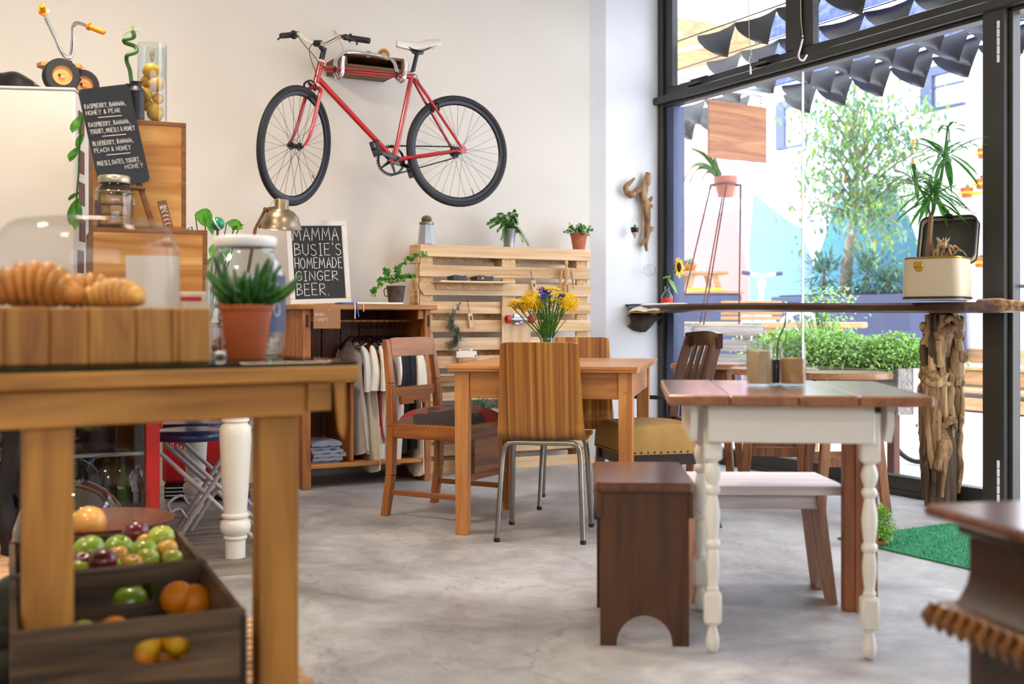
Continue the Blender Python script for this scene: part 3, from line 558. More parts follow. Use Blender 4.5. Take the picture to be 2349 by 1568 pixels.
def cupboard_things():
    R = random.Random(8); 
    # folded shirts
    for i in range(6):
        mb = MB(); x0, y0 = .055 + R.uniform(0, .015), .02 + R.uniform(0, .015); z = .142 + i * .021; w = .19 + R.uniform(-.02, .02)
        g = [[(x0 + w * u / 8, y0 + .3 * v / 5, z + .018 - .006 * abs(sin(u * .9 + i)) - (.006 if v == 0 else 0)) for v in range(6)] for u in range(9)]
        mb.sheet(g, .017); single('folded_shirt', mb, 'denim', 'faded denim shirt in the folded pile at the cupboard bottom, ' + ('lowest', 'second from the bottom', 'third from the bottom', 'fourth from the bottom', 'second from the top', 'topmost')[i], 'shirt', fc, 'folded denim shirts')
    for i, (m, z, w) in enumerate((('yellow_paint', .623, .15), ('blue_paper', .640, .16), ('card_pale', .656, .15), ('blue_ribbon', .670, .155))):
        mb = MB(); x = fc.px(757, 850, .03).x; mb.box(x - .02, x + .03, .02, .02 + w, z, z + .013, .002); single('notebook', mb, m, ('yellow', 'mid blue', 'pale card', 'royal blue')[i] + ' covered notebook in the small pile on the inner shelf', 'book', fc, 'notebooks on the inner shelf')
    # tag card
    a, b = fc.px(719, 707, -.035), fc.px(781, 753, -.035)
    t = thing('hanging_card', 'brown card lettered BOOKS T-SHIRTS pinned under the cupboard top', 'sign', fc.w(0, 0), A)
    mb = MB(); mb.box(a.x, b.x, -.036, -.033, b.z, a.z + .004); obj('card', mb, 'card_brown', t)
    mb = MB(); Q = random.Random(2); w = b.x - a.x; h = a.z - b.z
    letters(mb, 'BOOKS', a.x + w * .06, b.z + h * .62, h * .15, w * .34, -.038, .0009, Q); letters(mb, 'T-SHIRTS', a.x + w * .03, b.z + h * .37, h * .15, w * .5, -.038, .0009, Q); obj('lettering', mb, 'chalk', t)
    mb = MB(); mb.ball((a.x + w * .55, -.038, a.z - .012), .005, 8, 6); obj('pin', mb, 'aluminium', t)
    # chalk sign leaning on the wall
    ang = radians(7); H = .50; Wd = .365
    c = fc.px(744, 692, .16); t = thing('chalk_sign', 'white framed blackboard lettered MAMMA BUSIE\'S HOMEMADE GINGER BEER standing on the cupboard', 'sign', fc.w(c.x, .22, 1.053), A - radians(6))
    Mx = Matrix.Rotation(-ang, 4, 'X') @ Matrix.Rotation(radians(-2.0), 4, 'Y')
    fw = .032
    for n, a in (('frame_rail', (-Wd / 2, Wd / 2, -.012, .012, 0, fw)), ('frame_rail', (-Wd / 2, Wd / 2, -.012, .012, H - fw, H)), ('frame_stile', (-Wd / 2, -Wd / 2 + fw, -.0119, .0119, fw, H - fw)), ('frame_stile', (Wd / 2 - fw, Wd / 2, -.0119, .0119, fw, H - fw))):
        mb = MB(); mb.box(*a, .004); xform(mb, Mx); obj(n, mb, 'white_frame', t)
    mb = MB(); mb.box(-Wd / 2 + fw - .002, Wd / 2 - fw + .002, -.003, .006, fw - .002, H - fw + .002); xform(mb, Mx); obj('blackboard', mb, 'blackboard', t)
    mb = MB(); Q = random.Random(11); x0 = -Wd / 2 + fw + .006; iw = Wd - 2 * fw - .012
    for tx, fx, fz, fh, fwid in (('MAMMA', .0, .80, .175, .95), ("BUSIE'S", .02, .595, .16, .96), ('HOMEMADE', .01, .42, .145, .98), ('GINGER', .01, .25, .13, .88), ('BEER.', .02, .05, .16, .66)):
        letters(mb, tx, x0 + iw * fx, fw + (H - 2 * fw) * fz, (H - 2 * fw) * fh, iw * fwid, -.006, .0024, Q)
    xform(mb, Mx); obj('lettering', mb, 'chalk', t)
    # notebook and book
    a = fc.px(782, 690, .03); b = fc.px(918, 690, .06)
    t = thing('open_book', 'flat open book with blue cover edge lying on the cupboard top', 'book', fc.w(0, 0, 1.051), A)
    mb = MB(); mb.box(a.x, a.x + .09, .0, .13, 0, .012, .001); obj('cover', mb, 'blue_paper', t); mb = MB(); mb.box(a.x + .085, b.x, .01, .15, 0.001, .013, .003); obj('pages', mb, 'paper', t)
    mb = MB()
    xs = fc.px(812, 700, -.03).x
    g = [[(xs + j * .006 + .004 * i / 5, -.034 - .004 * sin(i), .012 - i * .019) for j in (0, 1)] for i in range(6)]; mb.sheet(g, .0006); obj('ribbon', mb, 'paper', t)
    mb = MB(); g = [[(xs + .010 + j * .007 + .003 * i, -.034, .012 - i * .017) for j in (0, 1)] for i in range(6)]; mb.sheet(g, .0006); obj('ribbon', mb, 'blue_ribbon', t, 'royal blue ribbon')
    mb = MB(); g = [[(xs + .055 + j * .005, -.034, .008 - i * .010) for j in (0, 1)] for i in range(6)]; mb.sheet(g, .0006); obj('ribbon', mb, 'cream_ribbon', t, 'cream ribbon')
    # trailing plant in rusty pot
    c = fc.px(908, 690, .12); t = thing('potted_plant', 'trailing round-leaved plant in a rusty metal pot on the cupboard', 'plant', fc.w(c.x, .12, 1.052), A)
    mb = MB(); mb.lathe([(0, 0), (.042, 0), (.056, .108), (.060, .112), (.053, .113), (.048, .09), (0, .09)], 20); obj('pot', mb, 'rust_pot', t); mb = MB(); mb.lathe([(0, .092), (.05, .094)], 14); obj('soil', mb, 'soil', t)
    mb = MB(); mb.tube(bez([(-.055, 0, .10), (-.075, 0, .09), (-.07, 0, .055), (-.05, 0, .05)], 4), .003, 6); obj('ring_handle', mb, 'dark_iron', t)
    mb = MB(); lf = MB(); R = random.Random(3); Z = lambda px, py: fc.px(px, py, .10)
    paths = [[(908, 648), (913, 630), (920, 615), (932, 600), (948, 590), (962, 583), (975, 583)], [(908, 648), (900, 640), (885, 637), (874, 645), (866, 660), (860, 672), (857, 668)], [(910, 648), (925, 640), (935, 636), (948, 630), (952, 633)], [(906, 646), (897, 640), (892, 628), (889, 616)], [(912, 640), (914, 622), (911, 607)]]
    for pth in paths:
        P = [Vector((Z(x, y).x - c.x, R.uniform(-.02, .02), Z(x, y).z - 1.052)) for x, y in pth]; Q = bez(P, 5); mb.tube(Q, .0028, 5)
        for q in Q[3::2]:
            for k in range(3):
                d = rnd3(R); s = R.uniform(.009, .015); cc = q + d * s * 1.25; nn = rnd3(R, .3); u = nn.orthogonal().normalized(); w = nn.cross(u)
                lf.add([cc + (u * cos(a) + w * sin(a)) * s + nn * .003 * cos(2 * a) for a in [2 * pi * i / 7 for i in range(7)]], [tuple(range(7))])
    obj('stem', mb, 'stem_brown', t); obj('foliage', lf, 'leaf_mid', t, kind='stuff')
cupboard_things()
# ================================================================ pallet rack
def pallet():
    f = Fr(FW.w(0, -.2).x, FW.w(0, -.2).y, A)
    x0, x1 = f.px(963, 600).x, f.px(1355, 600).x
    t = thing('pallet_rack', 'pale pine pallet standing upright against the wall as a display rack', 'pallet', f.w(0, 0), A)
    rows = [(560, 588), (607, 634), (648, 676), (691, 719), (734, 762), (775, 804), (817, 845), (859, 887), (901, 921), (943, 970), (990, 1014), (1022, 1048)]
    R = random.Random(6); xm = f.px(1152, 700).x
    for i, (a, b) in enumerate(rows):
        za, zb = f.px(985, a).z, f.px(985, b).z
        xl = x0 + R.uniform(-.004, .004); xr = x1 + R.uniform(-.004, .004)
        segs = [(xl, xr)] if i < 3 or i in (8, 10) else [(xl, xm - .004), (xm + (.0 if i % 2 else .002), xr)]
        for s0, s1 in segs:
            mb = MB()
            if i == 2: mb.prism([(s0 + .03, zb), (s1, zb), (s1, za), (s0, za), (s0, zb + .04)], -.0, .02)
            else: mb.box(s0, s1, 0, .02 + R.uniform(0, .001), zb, za, .003)
            obj('slat', mb, 'pallet_wood', t)
    mb = MB(); a, b = f.px(985, 1056, 0).z, f.px(985, 1086).z
    M = Matrix.Translation(Vector((x0 + .05, -.035, a - .03))) @ Matrix.Rotation(radians(-12), 4, 'X') @ Matrix.Rotation(radians(0.8), 4, 'Y')
    mb.box(0, x1 - x0 - .05, 0, .02, -.055, .03, .003, M); obj('slat', mb, 'pallet_wood', t)
    ht = f.px(985, 560).z
    for xa, xb in ((x0 + .01, x0 + .10), (xm + .01, xm + .11), (x1 - .10, x1 - .01)):
        mb = MB(); mb.box(xa, xb, .021, .041, .02, ht - .005, .003); obj('upright_board', mb, 'pallet_block', t)
        for z0 in (.02, ht * .5 - .05, ht - .12):
            mb = MB(); mb.box(xa - .008, xb + .0, .042, .125, z0, z0 + .10, .004); obj('block', mb, 'pallet_block', t)
    for k in range(7):
        z = ht - .10 - k * .21; mb = MB(); mb.box(x0, x1, .126, .145, z, z + .09, .003); obj('rear_slat', mb, 'pallet_block', t)
    mb = MB(); mb.box(x0 - .012, x0, .005, .14, ht - .12, ht - .001, .003); mb.box(x0 - .012, x0, .005, .14, 0.98, 1.15, .003); mb.box(x0 - .012, x0, .02, .05, .0, ht - .12, .002); obj('end_board', mb, 'pallet_block', t)
    mb = MB(); mb.box(x0, x1, .02, .14, ht - .012, ht, .002); obj('top_board', mb, 'pallet_wood', t)
    mb = MB(); q = R
    for i, (a, b) in enumerate(rows[:9]):
        for xx in (x0 + .05, xm + .06, x1 - .05):
            for k in range(3): mb.lathe([(0, -.0012), (.0022, -.001), (.0022, .001)], 6, Matrix.Translation(Vector((xx + q.uniform(-.02, .02), 0, f.px(985, (a + b) / 2).z + q.uniform(-.025, .025)))) @ Matrix.Rotation(pi / 2, 4, 'X'))
    obj('nail_heads', mb, 'dark_iron', t, kind='stuff')
    zs = f.px(1080, 645, -.05).z
    mb = MB(); mb.box(f.px(1000, 645, -.07).x, f.px(1172, 645, -.07).x, -.14, .04, zs - .012, zs, .003); obj('small_shelf', mb, 'pallet_wood', t)
    mb = MB(); mb.box(f.px(1006, 645, -.05).x, f.px(1160, 645, -.05).x, -.012, -.002, zs - .055, zs - .012, .003); obj('shelf_cleat', mb, 'pallet_block', t)
    mb = MB(); z = f.px(1030, 862, -.04).z; mb.box(x0 + .0, f.px(1060, 862, -.04).x, -.09, .0, z - .03, z, .003); obj('small_shelf', mb, 'cupboard_x', t, 'small darker wooden ledge')
    return f, x0, x1, ht, zs, xm
fp, PX0, PX1, PH, PZS, PXM = pallet()
def pallet_things():
    f = fp; R = random.Random(21)
    def S(px, yl): return f.px(px, 640, yl).x
    for px0, px1, m, lab in ((1036, 1066, 'leather_dark', 'dark navy folded wallet lying on the little pallet shelf'), (1090, 1128, 'leather_brown', 'dark brown wallet with a stud lying on the little pallet shelf')):
        mb = MB(); g = [[(S(px0, -.1) + (S(px1, -.1) - S(px0, -.1)) * u / 6, -.12 + .09 * v / 3, PZS + .034 + .003 * sin(u * 1.1) - .002 * v) for v in range(4)] for u in range(7)]; mb.sheet(g, .031)
        o = single('wallet', mb, m, lab, 'wallet', f)
        if 'stud' in lab: q = MB(); q.lathe([(0, .002), (.007, .001), (.008, 0)], 10, Matrix.Translation(Vector((S(1107, -.12), -.121, PZS + .018))) @ Matrix.Rotation(pi / 2, 4, 'X')); obj('stud', q, 'lamp_metal', o)
    # moka pot with cactus
    x = S(975, .05); t = thing('moka_pot', 'faceted aluminium coffee pot planted with a round cactus, on the pallet top', 'pot', f.w(x + .01, .05, PH), A + .2)
    mb = MB(); mb.lathe([(0, 0), (.056, 0), (.057, .006), (.044, .125), (0, .125)], 8); obj('body', mb, 'aluminium', t, smooth=0); mb = MB(); mb.lathe([(.043, .125), (.046, .128), (.046, .142), (.040, .144), (0, .14)], 24); obj('rim', mb, 'lamp_metal', t)
    mb = MB(); mb.ball((0, 0, .158), (.033, .033, .026), 16, 8); obj('cactus', mb, 'cactus', t); mb = MB()
    for i in range(160):
        d = rnd3(R, .4); p = Vector((0, 0, .158)) + Vector((d.x * .033, d.y * .033, d.z * .026)); mb.tube([p, p + d * .006], [.0006, .0002], 3, cap=False)
    obj('spines', mb, 'sand_pale', t, kind='stuff')
    # fern
    x = S(1168, .05); t = thing('potted_fern', 'green fern spilling from a silver cup on the pallet top', 'plant', f.w(x, .05, PH), A)
    mb = MB(); mb.lathe([(0, 0), (.032, 0), (.048, .12), (.050, .122), (.045, .12), (.04, .1), (0, .1)], 24); obj('cup', mb, 'aluminium', t, smooth=50)
    lf = MB(); st = MB(); X = lambda a, b: Vector((f.px(a, b, .02).x - x, -.03, f.px(a, b, .02).z - PH))
    tips = [(1120, 512), (1128, 505), (1140, 492), (1158, 492), (1172, 488), (1185, 481), (1188, 500), (1178, 505), (1165, 500), (1150, 500), (1135, 530), (1128, 520), (1187, 515), (1190, 535), (1206, 563), (1198, 555), (1150, 555), (1155, 568), (1142, 550), (1170, 520), (1148, 520), (1160, 515), (1136, 512), (1180, 495)]
    for a, b in tips:
        e = X(a, b) + Vector((0, R.uniform(-.05, .04), 0)); s0 = Vector((R.uniform(-.02, .02), R.uniform(-.02, .02), .115)); mid = (s0 + e) / 2 + Vector((0, -.01, .045)); P = bez([s0, mid, e], 7); st.tube(P, .0012, 4)
        for i, p in enumerate(P[1:]):
            d = (P[min(i + 2, len(P) - 1)] - P[i]).normalized(); sd = d.cross(Vector((0, 1, .3))).normalized(); L = .026 * (1 - .6 * i / len(P))
            for s in (-1, 1):
                for q in (0, .35, .7): lf.leaf(p - d * q * .014, sd * s + d * .4 + Vector((0, R.uniform(-.3, .1), R.uniform(-.3, .2))), L, .009, .2, n=2)
    obj('stems', st, 'stem_green', t, kind='stuff'); obj('fronds', lf, 'leaf_mid', t, kind='stuff')
    # herb in old terracotta
    x = S(1328, .06); t = thing('potted_herb', 'bushy green herb in a chalky terracotta pot on the pallet end', 'plant', f.w(x, .06, PH), A)
    mb = MB(); mb.lathe([(0, 0), (.040, 0), (.056, .095), (.060, .095), (.061, .115), (.054, .115), (.05, .095), (0, .09)], 24); obj('pot', mb, 'terracotta_old', t); mb = MB(); mb.lathe([(0, .1), (.053, .1)], 14); obj('soil', mb, 'soil', t)
    lf = MB(); st = MB()
    for i in range(34):
        a = R.uniform(0, 2 * pi); r = R.uniform(.02, .105); e = Vector((r * cos(a), r * sin(a) * .7, .135 + R.uniform(0, .045) - r * .25)); s0 = Vector((e.x * .2, e.y * .2, .1)); st.tube([s0, (s0 + e) / 2 + Vector((0, 0, .02)), e], .0013, 4)
        for k in range(7): lf.leaf(e + rnd3(R) * .012, rnd3(R, .4), R.uniform(.018, .030), .018, .2, n=2)
    obj('stems', st, 'stem_green', t, kind='stuff'); obj('foliage', lf, 'leaf_mid', t, kind='stuff')
    # wooden mannequin
    a, b = f.px(1299, 597, -.04), f.px(1299, 700, -.04); H = .30; x = a.x; z0 = a.z - H
    t = thing('wooden_mannequin', 'jointed wooden artist mannequin hanging on the right of the pallet', 'mannequin', f.w(x, -.04, z0), A - .1)
    mb = MB(); mb.lathe([(0, .26), (.008, .262), (.013, .275), (.0135, .288), (.008, .298), (0, .30)], 14); obj('head', mb, 'mannequin_wood', t); mb = MB(); mb.rod((0, 0, .245), (0, 0, .262), .006, 8); obj('neck', mb, 'mannequin_wood', t)
    mb = MB(); mb.lathe([(0, .188), (.017, .19), (.028, .225), (.030, .238), (.014, .248), (0, .25)], 16, Matrix.Diagonal((1, .62, 1, 1))); obj('chest', mb, 'mannequin_wood', t); mb = MB(); mb.ball((0, 0, .178), (.014, .011, .014), 12, 8); obj('waist', mb, 'mannequin_wood', t)
    mb = MB(); mb.lathe([(0, .135), (.02, .137), (.022, .155), (.016, .168), (0, .17)], 14, Matrix.Diagonal((1, .65, 1, 1))); obj('pelvis', mb, 'mannequin_wood', t)
    for s in (-1, 1):
        mb = MB(); P = [Vector((s * .034, 0, .236)), Vector((s * .044, -.004, .185)), Vector((s * .046, -.012, .135))]; mb.ball(P[0], .0085, 10, 6); mb.tube(bez(P[:2], 3), [.006, .009, .008, .006], 10); mb.ball(P[1], .007, 10, 6); mb.tube(bez(P[1:], 3), [.0055, .008, .007, .005], 10); mb.ball(P[2] - Vector((0, 0, .012)), (.005, .004, .014), 10, 6); obj('arm', mb, 'mannequin_wood', t)
        mb = MB(); P = [Vector((s * .012, 0, .137)), Vector((s * .013, -.004, .075)), Vector((s * .013, 0, .015))]; mb.tube(bez(P[:2], 3), [.008, .0115, .0105, .007], 10); mb.ball(P[1], .008, 10, 6); mb.tube(bez(P[1:], 3), [.007, .0095, .0075, .005], 10); mb.ball((s * .013, -.010, .006), (.006, .016, .006), 10, 6); obj('leg', mb, 'mannequin_wood', t)
    # wooden tags on cords
    for i, (px, y0, y1, lab) in enumerate(((1076, 690, 755, 'pale wooden tag on a black cord hanging below the air plant row'), (1221, 624, 668, 'pale wooden tag on a black cord hanging above the bouquet'))):
        t = thing('wooden_tag', lab, 'tag', f.w(0, -.012), A, 'wooden tags on the pallet'); a, b = f.px(px - 4, y0, -.01), f.px(px, y1, -.01); zc = a.z - (a.z - b.z) * .45
        mb = MB(); mb.tube([(a.x, -.004, a.z), (b.x - .006, -.006, zc)], .0012, 5); mb.tube([(a.x, -.004, a.z), (b.x + .004, -.006, zc)], .0012, 5); mb.ball((a.x, -.003, a.z), .005, 8, 5); obj('cord', mb, 'black_plastic', t)
        mb = MB(); mb.box(-.017, .017, -.006, .006, -.098, 0, .003, Matrix.Translation(Vector((b.x, -.008, zc + .004))) @ Matrix.Rotation(radians(-9), 4, 'Y')); obj('block', mb, 'light_wood', t)
        mb = MB(); mb.box(-.006, .006, -.0075, -.006, -.045, -.02, 0, Matrix.Translation(Vector((b.x, -.008, zc + .004))) @ Matrix.Rotation(radians(-9), 4, 'Y')); obj('burnt_mark', mb, 'stool_brown', t)
    # air plant
    t = thing('air_plant', 'spiky grey green air plant hanging in a tuft from the pallet slats', 'plant', f.w(0, -.03), A); st = MB(); lf = MB()
    P = bez([(f.px(a, b).x, R.uniform(-.02, .01), f.px(a, b).z) for a, b in ((1046, 702), (1036, 715), (1027, 730), (1030, 742), (1042, 755), (1046, 770), (1040, 785), (1030, 792))], 5); st.tube(P, .003, 5)
    for i, p in enumerate(P):
        for k in range(5 if i < 10 else 15): lf.leaf(p, rnd3(R, -.1) + Vector((0, -.3, 0)), R.uniform(.025, .065), .0065, R.uniform(-.3, .3), n=3)
    obj('stem', st, 'stem_brown', t); obj('leaves', lf, 'leaf_air', t, kind='stuff')
    # carded corkscrew box
    t = thing('boxed_corkscrew', 'white hang card with a cork piece pegged to the lower pallet slat', 'package', f.w(0, -.02), A)
    a, b = f.px(1043, 800), f.px(1090, 818); c = f.px(1088, 829); mb = MB(); mb.box(a.x, b.x, -.004, .0, b.z - .004, a.z - .014, .002); mb.box(a.x + .018, b.x - .03, -.004, 0, a.z - .014, a.z, .002); obj('card', mb, 'card_pale', t)
    mb = MB(); mb.box(a.x, b.x - .006, -.03, -.005, c.z, b.z - .006, .004); obj('cork_block', mb, 'cork', t); mb = MB(); mb.box(a.x + .035, b.x - .045, -.0055, -.004, a.z - .008, a.z - .004); mb.box(b.x - .014, b.x - .006, -.0055, -.004, b.z + .002, b.z + .012); obj('print', mb, 'ink', t)
    # skateboard
    a = f.px(1152, 684, -.02); b = f.px(1217, 684, -.02); w = b.x - a.x; L = .78; t = thing('skateboard', 'pale wooden skateboard with red wheels hung upright on the pallet', 'skateboard', f.w(a.x + w / 2, -.02, a.z - L), A)
    mb = MB(); pol = [(-w / 2, .0), (w / 2, .0), (w / 2, L - .008), (w / 2 - .01, L), (-w / 2 + .006, L), (-w / 2, L - .01)]; mb.prism(pol, 0, .011); obj('deck', mb, 'light_wood', t)
    for i, zc in enumerate((L - .135, .13)):
        mb = MB(); mb.box(-.025, .025, -.012, -.0, zc - .035, zc + .035, .003); mb.rod((-.095, -.045, zc), (.095, -.045, zc), .007, 10); mb.tube([(-.05, -.045, zc), (0, -.03, zc), (.05, -.045, zc)], [.009, .017, .009], 10); mb.rod((0, -.05, zc - .02), (0, -.005, zc - .01), .009, 8); mb.ball((.0, -.058, zc - .022), .012, 10, 6); obj('truck', mb, 'aluminium', t)
        for s in (-1, 1):
            mb = MB(); M = Matrix.Translation(Vector((s * .085, -.045, zc))) @ Matrix.Rotation(pi / 2, 4, 'Y'); mb.lathe([(.012, -.017), (.022, -.017), (.028, -.012), (.028, .012), (.022, .017), (.012, .017)], 20, M); w_ = obj('wheel', mb, 'red_wheel', t); mb = MB(); mb.lathe([(0, -.019), (.011, -.018), (.012, .018), (0, .019)], 12, M); obj('wheel_core', mb, 'black_plastic', w_)
    # leafy plant low behind the table
    x = f.px(1098, 950, -.12).x; t = thing('potted_shrub', 'small loose leafed plant on a wooden block behind the dining table', 'plant', f.w(x, -.16, .0), A)
    mb = MB(); mb.box(-.09, .09, -.08, .08, 0, .30, .004); obj('block', mb, 'box_wood', t); mb = MB(); mb.lathe([(0, .30), (.055, .30), (.07, .385), (.064, .385), (0, .37)], 18); obj('pot', mb, 'jug_dark', t); st = MB(); lf = MB()
    for i in range(16):
        e = Vector((R.uniform(-.12, .12), R.uniform(-.06, .05), .41 + R.uniform(0, .13))); P = bez([(e.x * .2, e.y * .2, .37), (e.x * .6, e.y * .6, .42), e], 4); st.tube(P, .0012, 4)
        for p in P[2:]:
            for k in range(4): lf.leaf(p, rnd3(R, .2), R.uniform(.016, .026), .012, .1, n=2)
    obj('stems', st, 'stem_green', t, kind='stuff'); obj('leaves', lf, 'leaf_tree_blue', t, kind='stuff')
pallet_things()
# ================================================================ bicycle on the wall
def wheel(parent, M, R_=.335, valve=-1.2):
    """wheel in the xz plane of M, axle along y"""
    w = None; mb = MB(); n = 56
    mb.tube([(sin(2 * pi * i / n) * (R_ - .018), 0, cos(2 * pi * i / n) * (R_ - .018)) for i in range(n)], .0185, 12, close=True); xform(mb, M); obj('tyre', mb, 'rubber', parent)
    mb = MB(); pr = [(R_ - .028, -.010), (R_ - .028, .010), (R_ - .050, .008), (R_ - .058, 0), (R_ - .050, -.008)]; v = []; k = 5
    for i in range(n):
        a = 2 * pi * i / n; v += [(sin(a) * r, y, cos(a) * r) for r, y in pr]
    mb.add(v, [(i * k + j, ((i + 1) % n) * k + j, ((i + 1) % n) * k + (j + 1) % k, i * k + (j + 1) % k) for i in range(n) for j in range(k)]); xform(mb, M); obj('rim', mb, 'rim_black', parent)
    mb = MB()
    for i in range(32):
        a = 2 * pi * i / 32; s = 1 if i % 2 else -1; off = (1.25 if (i // 2) % 2 else -1.25)
        mb.tube([(sin(a + off) * .02, s * .026, cos(a + off) * .02), (sin(a) * (R_ - .055), s * .003, cos(a) * (R_ - .055))], .0011, 4, cap=False)
    xform(mb, M); obj('spokes', mb, 'black_gloss', parent)
    mb = MB(); Q = Matrix.Rotation(pi / 2, 4, 'X'); mb.lathe([(0, -.055), (.006, -.055), (.007, -.034), (.022, -.032), (.022, -.024), (.013, -.018), (.013, .018), (.022, .024), (.022, .032), (.007, .034), (.006, .055), (0, .055)], 16, Q); mb.rod((sin(valve) * (R_ - .055), 0, cos(valve) * (R_ - .055)), (sin(valve) * (R_ - .095), 0, cos(valve) * (R_ - .095)), .003, 6); xform(mb, M); obj('hub', mb, 'black_plastic', parent)
def bicycle():
    yb = -.53; base = FW.px(870, 478, yb); o = Fr(FW.w(base.x, yb).x, FW.w(base.x, yb).y, A, base.z)
    t = fthing('bicycle', 'red single-speed bicycle with white saddle and handlebar hung on the wall', 'bicycle', o); J = lambda px, py, y=0: o.px(px, py, y)
    HT, HB, ST, BB, RH = J(736, 143), J(724, 192), J(945, 172), J(904, 366), J(1050, 347)
    s = (HT - HB).normalized()
    fr = MB(); fr.rod(HB - s * .005, HT + s * .005, .0185, 14); fr.rod(J(742, 157), J(945, 176), .0150, 14); fr.rod(J(731, 182), BB, .0165, 14); fr.rod(ST, BB, .0148, 14)
    fr.rod(BB + Vector((0, -.034, 0)), BB + Vector((0, .034, 0)), .021, 16)
    for q in (-1, 1):
        fr.tube(bez([BB + Vector((.01, q * .02, 0)), BB.lerp(RH, .35) + Vector((0, q * .038, 0)), RH + Vector((-.01, q * .062, 0))], 5), [.011] * 5 + [.010] * 3 + [.008] * 3, 10)
        fr.tube(bez([ST - Vector((0, 0, .02)) + Vector((.01, q * .012, 0)), ST.lerp(RH, .3) + Vector((0, q * .032, 0)), RH + Vector((0, q * .062, .01))], 5), [.0095] * 6 + [.0085] * 5, 10)
        fr.prism([(RH.x - .03, RH.z - .012), (RH.x + .02, RH.z - .022), (RH.x + .03, RH.z + .005), (RH.x + .01, RH.z + .03), (RH.x - .012, RH.z + .02)], q * .062 - .003, q * .062 + .003)
    fr.rod(ST.lerp(RH, .42) + Vector((0, -.03, 0)), ST.lerp(RH, .42) + Vector((0, .03, 0)), .006, 8)
    obj('frame', fr, 'bike_red', t, smooth=50)
    mb = MB(); mb.lathe([(.0, .0), (.022, 0), (.024, .006), (.018, .013), (0, .013)], 18, Matrix.Translation(HT) @ s.to_track_quat('Z', 'Y').to_matrix().to_4x4()); mb.lathe([(.0, -.012), (.019, -.012), (.023, -.004), (.022, 0), (0, 0)], 18, Matrix.Translation(HB) @ s.to_track_quat('Z', 'Y').to_matrix().to_4x4()); obj('headset', mb, 'bike_white', t)
    # rear wheel
    rw = bpy.data.objects.new('rear_wheel', None); COL.objects.link(rw); rw.parent = t; wheel(rw, Matrix.Translation(RH), valve=pi - .4)
    # steered parts: built straight, then turned about the steering axis
    S = Matrix.Translation(HB) @ Matrix.Rotation(radians(38), 4, s) @ Matrix.Translation(-HB); fwd = Vector((-s.z, 0, s.x)); hub = HB - s * .385 + fwd * .045; cr = HB - s * .022
    fk = MB()
    for q in (-1, 1): fk.tube(bez([cr + Vector((0, q * .008, .0)), cr + Vector((0, q * .04, -.012)), cr - s * .05 + Vector((0, q * .046, 0)), cr - s * .2 + Vector((0, q * .050, 0)), cr - s * .30 + fwd * .012 + Vector((0, q * .052, 0)), hub + Vector((0, q * .052, .0))], 5), [.012] * 11 + [.011] * 5 + [.010] * 4 + [.0085] * 3 + [.007] * 3, 10)
    fk.ball(cr, .018, 12, 8); xform(fk, S); obj('fork', fk, 'bike_red', t, smooth=50)
    fwl = bpy.data.objects.new('front_wheel', None); COL.objects.link(fwl); fwl.parent = t; wheel(fwl, S @ Matrix.Translation(hub), valve=pi - .9)
    mb = MB(); top = HT + s * .075; cl = top + fwd * .065 + s * .01; mb.rod(HT + s * .01, top + s * .012, .0155, 12); mb.tube([top - s * .005, cl], [.016, .013], 10); mb.rod(cl + Vector((0, -.022, 0)), cl + Vector((0, .022, 0)), .019, 12); xform(mb, S); obj('stem', mb, 'black_plastic', t)
    mb = MB(); bk = -fwd
    half = lambda q: [cl, cl + Vector((0, q * .05, .002)), cl + Vector((0, q * .10, .025)) + bk * .0, cl + Vector((0, q * .15, .05)) + bk * .015, cl + Vector((0, q * .27, .052)) + bk * .05]
    P = bez(list(reversed(half(-1))) + half(1)[1:], 5); mb.tube(P, .0115, 12); xform(mb, S); hb = obj('handlebar', mb, 'bike_white', t, smooth=60)
    for q in (-1, 1):
        e = half(q)[-1]; d = (e - half(q)[-2]).normalized(); mb = MB(); n0 = e - d * .085; mb.tube([n0 - d * .004, n0, n0 + d * .005, n0 + d * .006, e + d * .03, e + d * .033], [.02, .025, .025, .0165, .0165, .013], 14)
        xform(mb, S); obj('grip', mb, 'rubber', t)
        mb = MB(); L0 = n0 - d * .022; mb.rod(L0 - d * .012, L0 + d * .012, .017, 12); mb.tube(bez([L0 + fwd * .01, L0 + fwd * .04 - s * .012, L0 + fwd * .05 - s * .02 + d * .04, L0 + fwd * .045 - s * .03 + d * .09, L0 + fwd * .055 - s * .05 + d * .105], 4), [.009] * 4 + [.007] * 5 + [.005] * 8, 8); xform(mb, S); obj('brake_lever', mb, 'black_plastic', t)
    # cables
    Lf = S @ (half(1)[-1] - (half(1)[-1] - half(1)[-2]).normalized() * .12 + fwd * .03); Rt = S @ (half(-1)[-1] - (half(-1)[-1] - half(-1)[-2]).normalized() * .12 + fwd * .03)
    mb = MB(); mb.tube(bez([Lf, J(700, 105, -.05), J(718, 125, -.09), J(740, 152, -.05), J(765, 158, -.018)], 6) + [J(850, 157 + 7, -.017), J(905, 163 + 6, -.017), J(943, 164, -.02)] + bez([J(955, 172, -.02), J(962, 190, -.03), J(966, 203, -.03)], 3), .0022, 6); mb.tube(bez([Rt, J(745, 98, -.1), J(722, 98, -.12), J(710, 112, -.12), J(713, 135, -.12), J(724, 165, -.08), J(729, 190, -.05)], 6), .0022, 6); obj('brake_cable', mb, 'black_plastic', t)
    mb = MB()
    for (a, b) in ((767, 160), (909, 172)): c = J(a, b); mb.lathe([(.0175, -.006), (.020, -.006), (.020, .006), (.0175, .006)], 14, Matrix.Translation(c) @ Matrix.Rotation(pi / 2, 4, 'Y')); mb.box(c.x - .006, c.x + .006, -.022, -.012, c.z - .03, c.z - .015, .002)
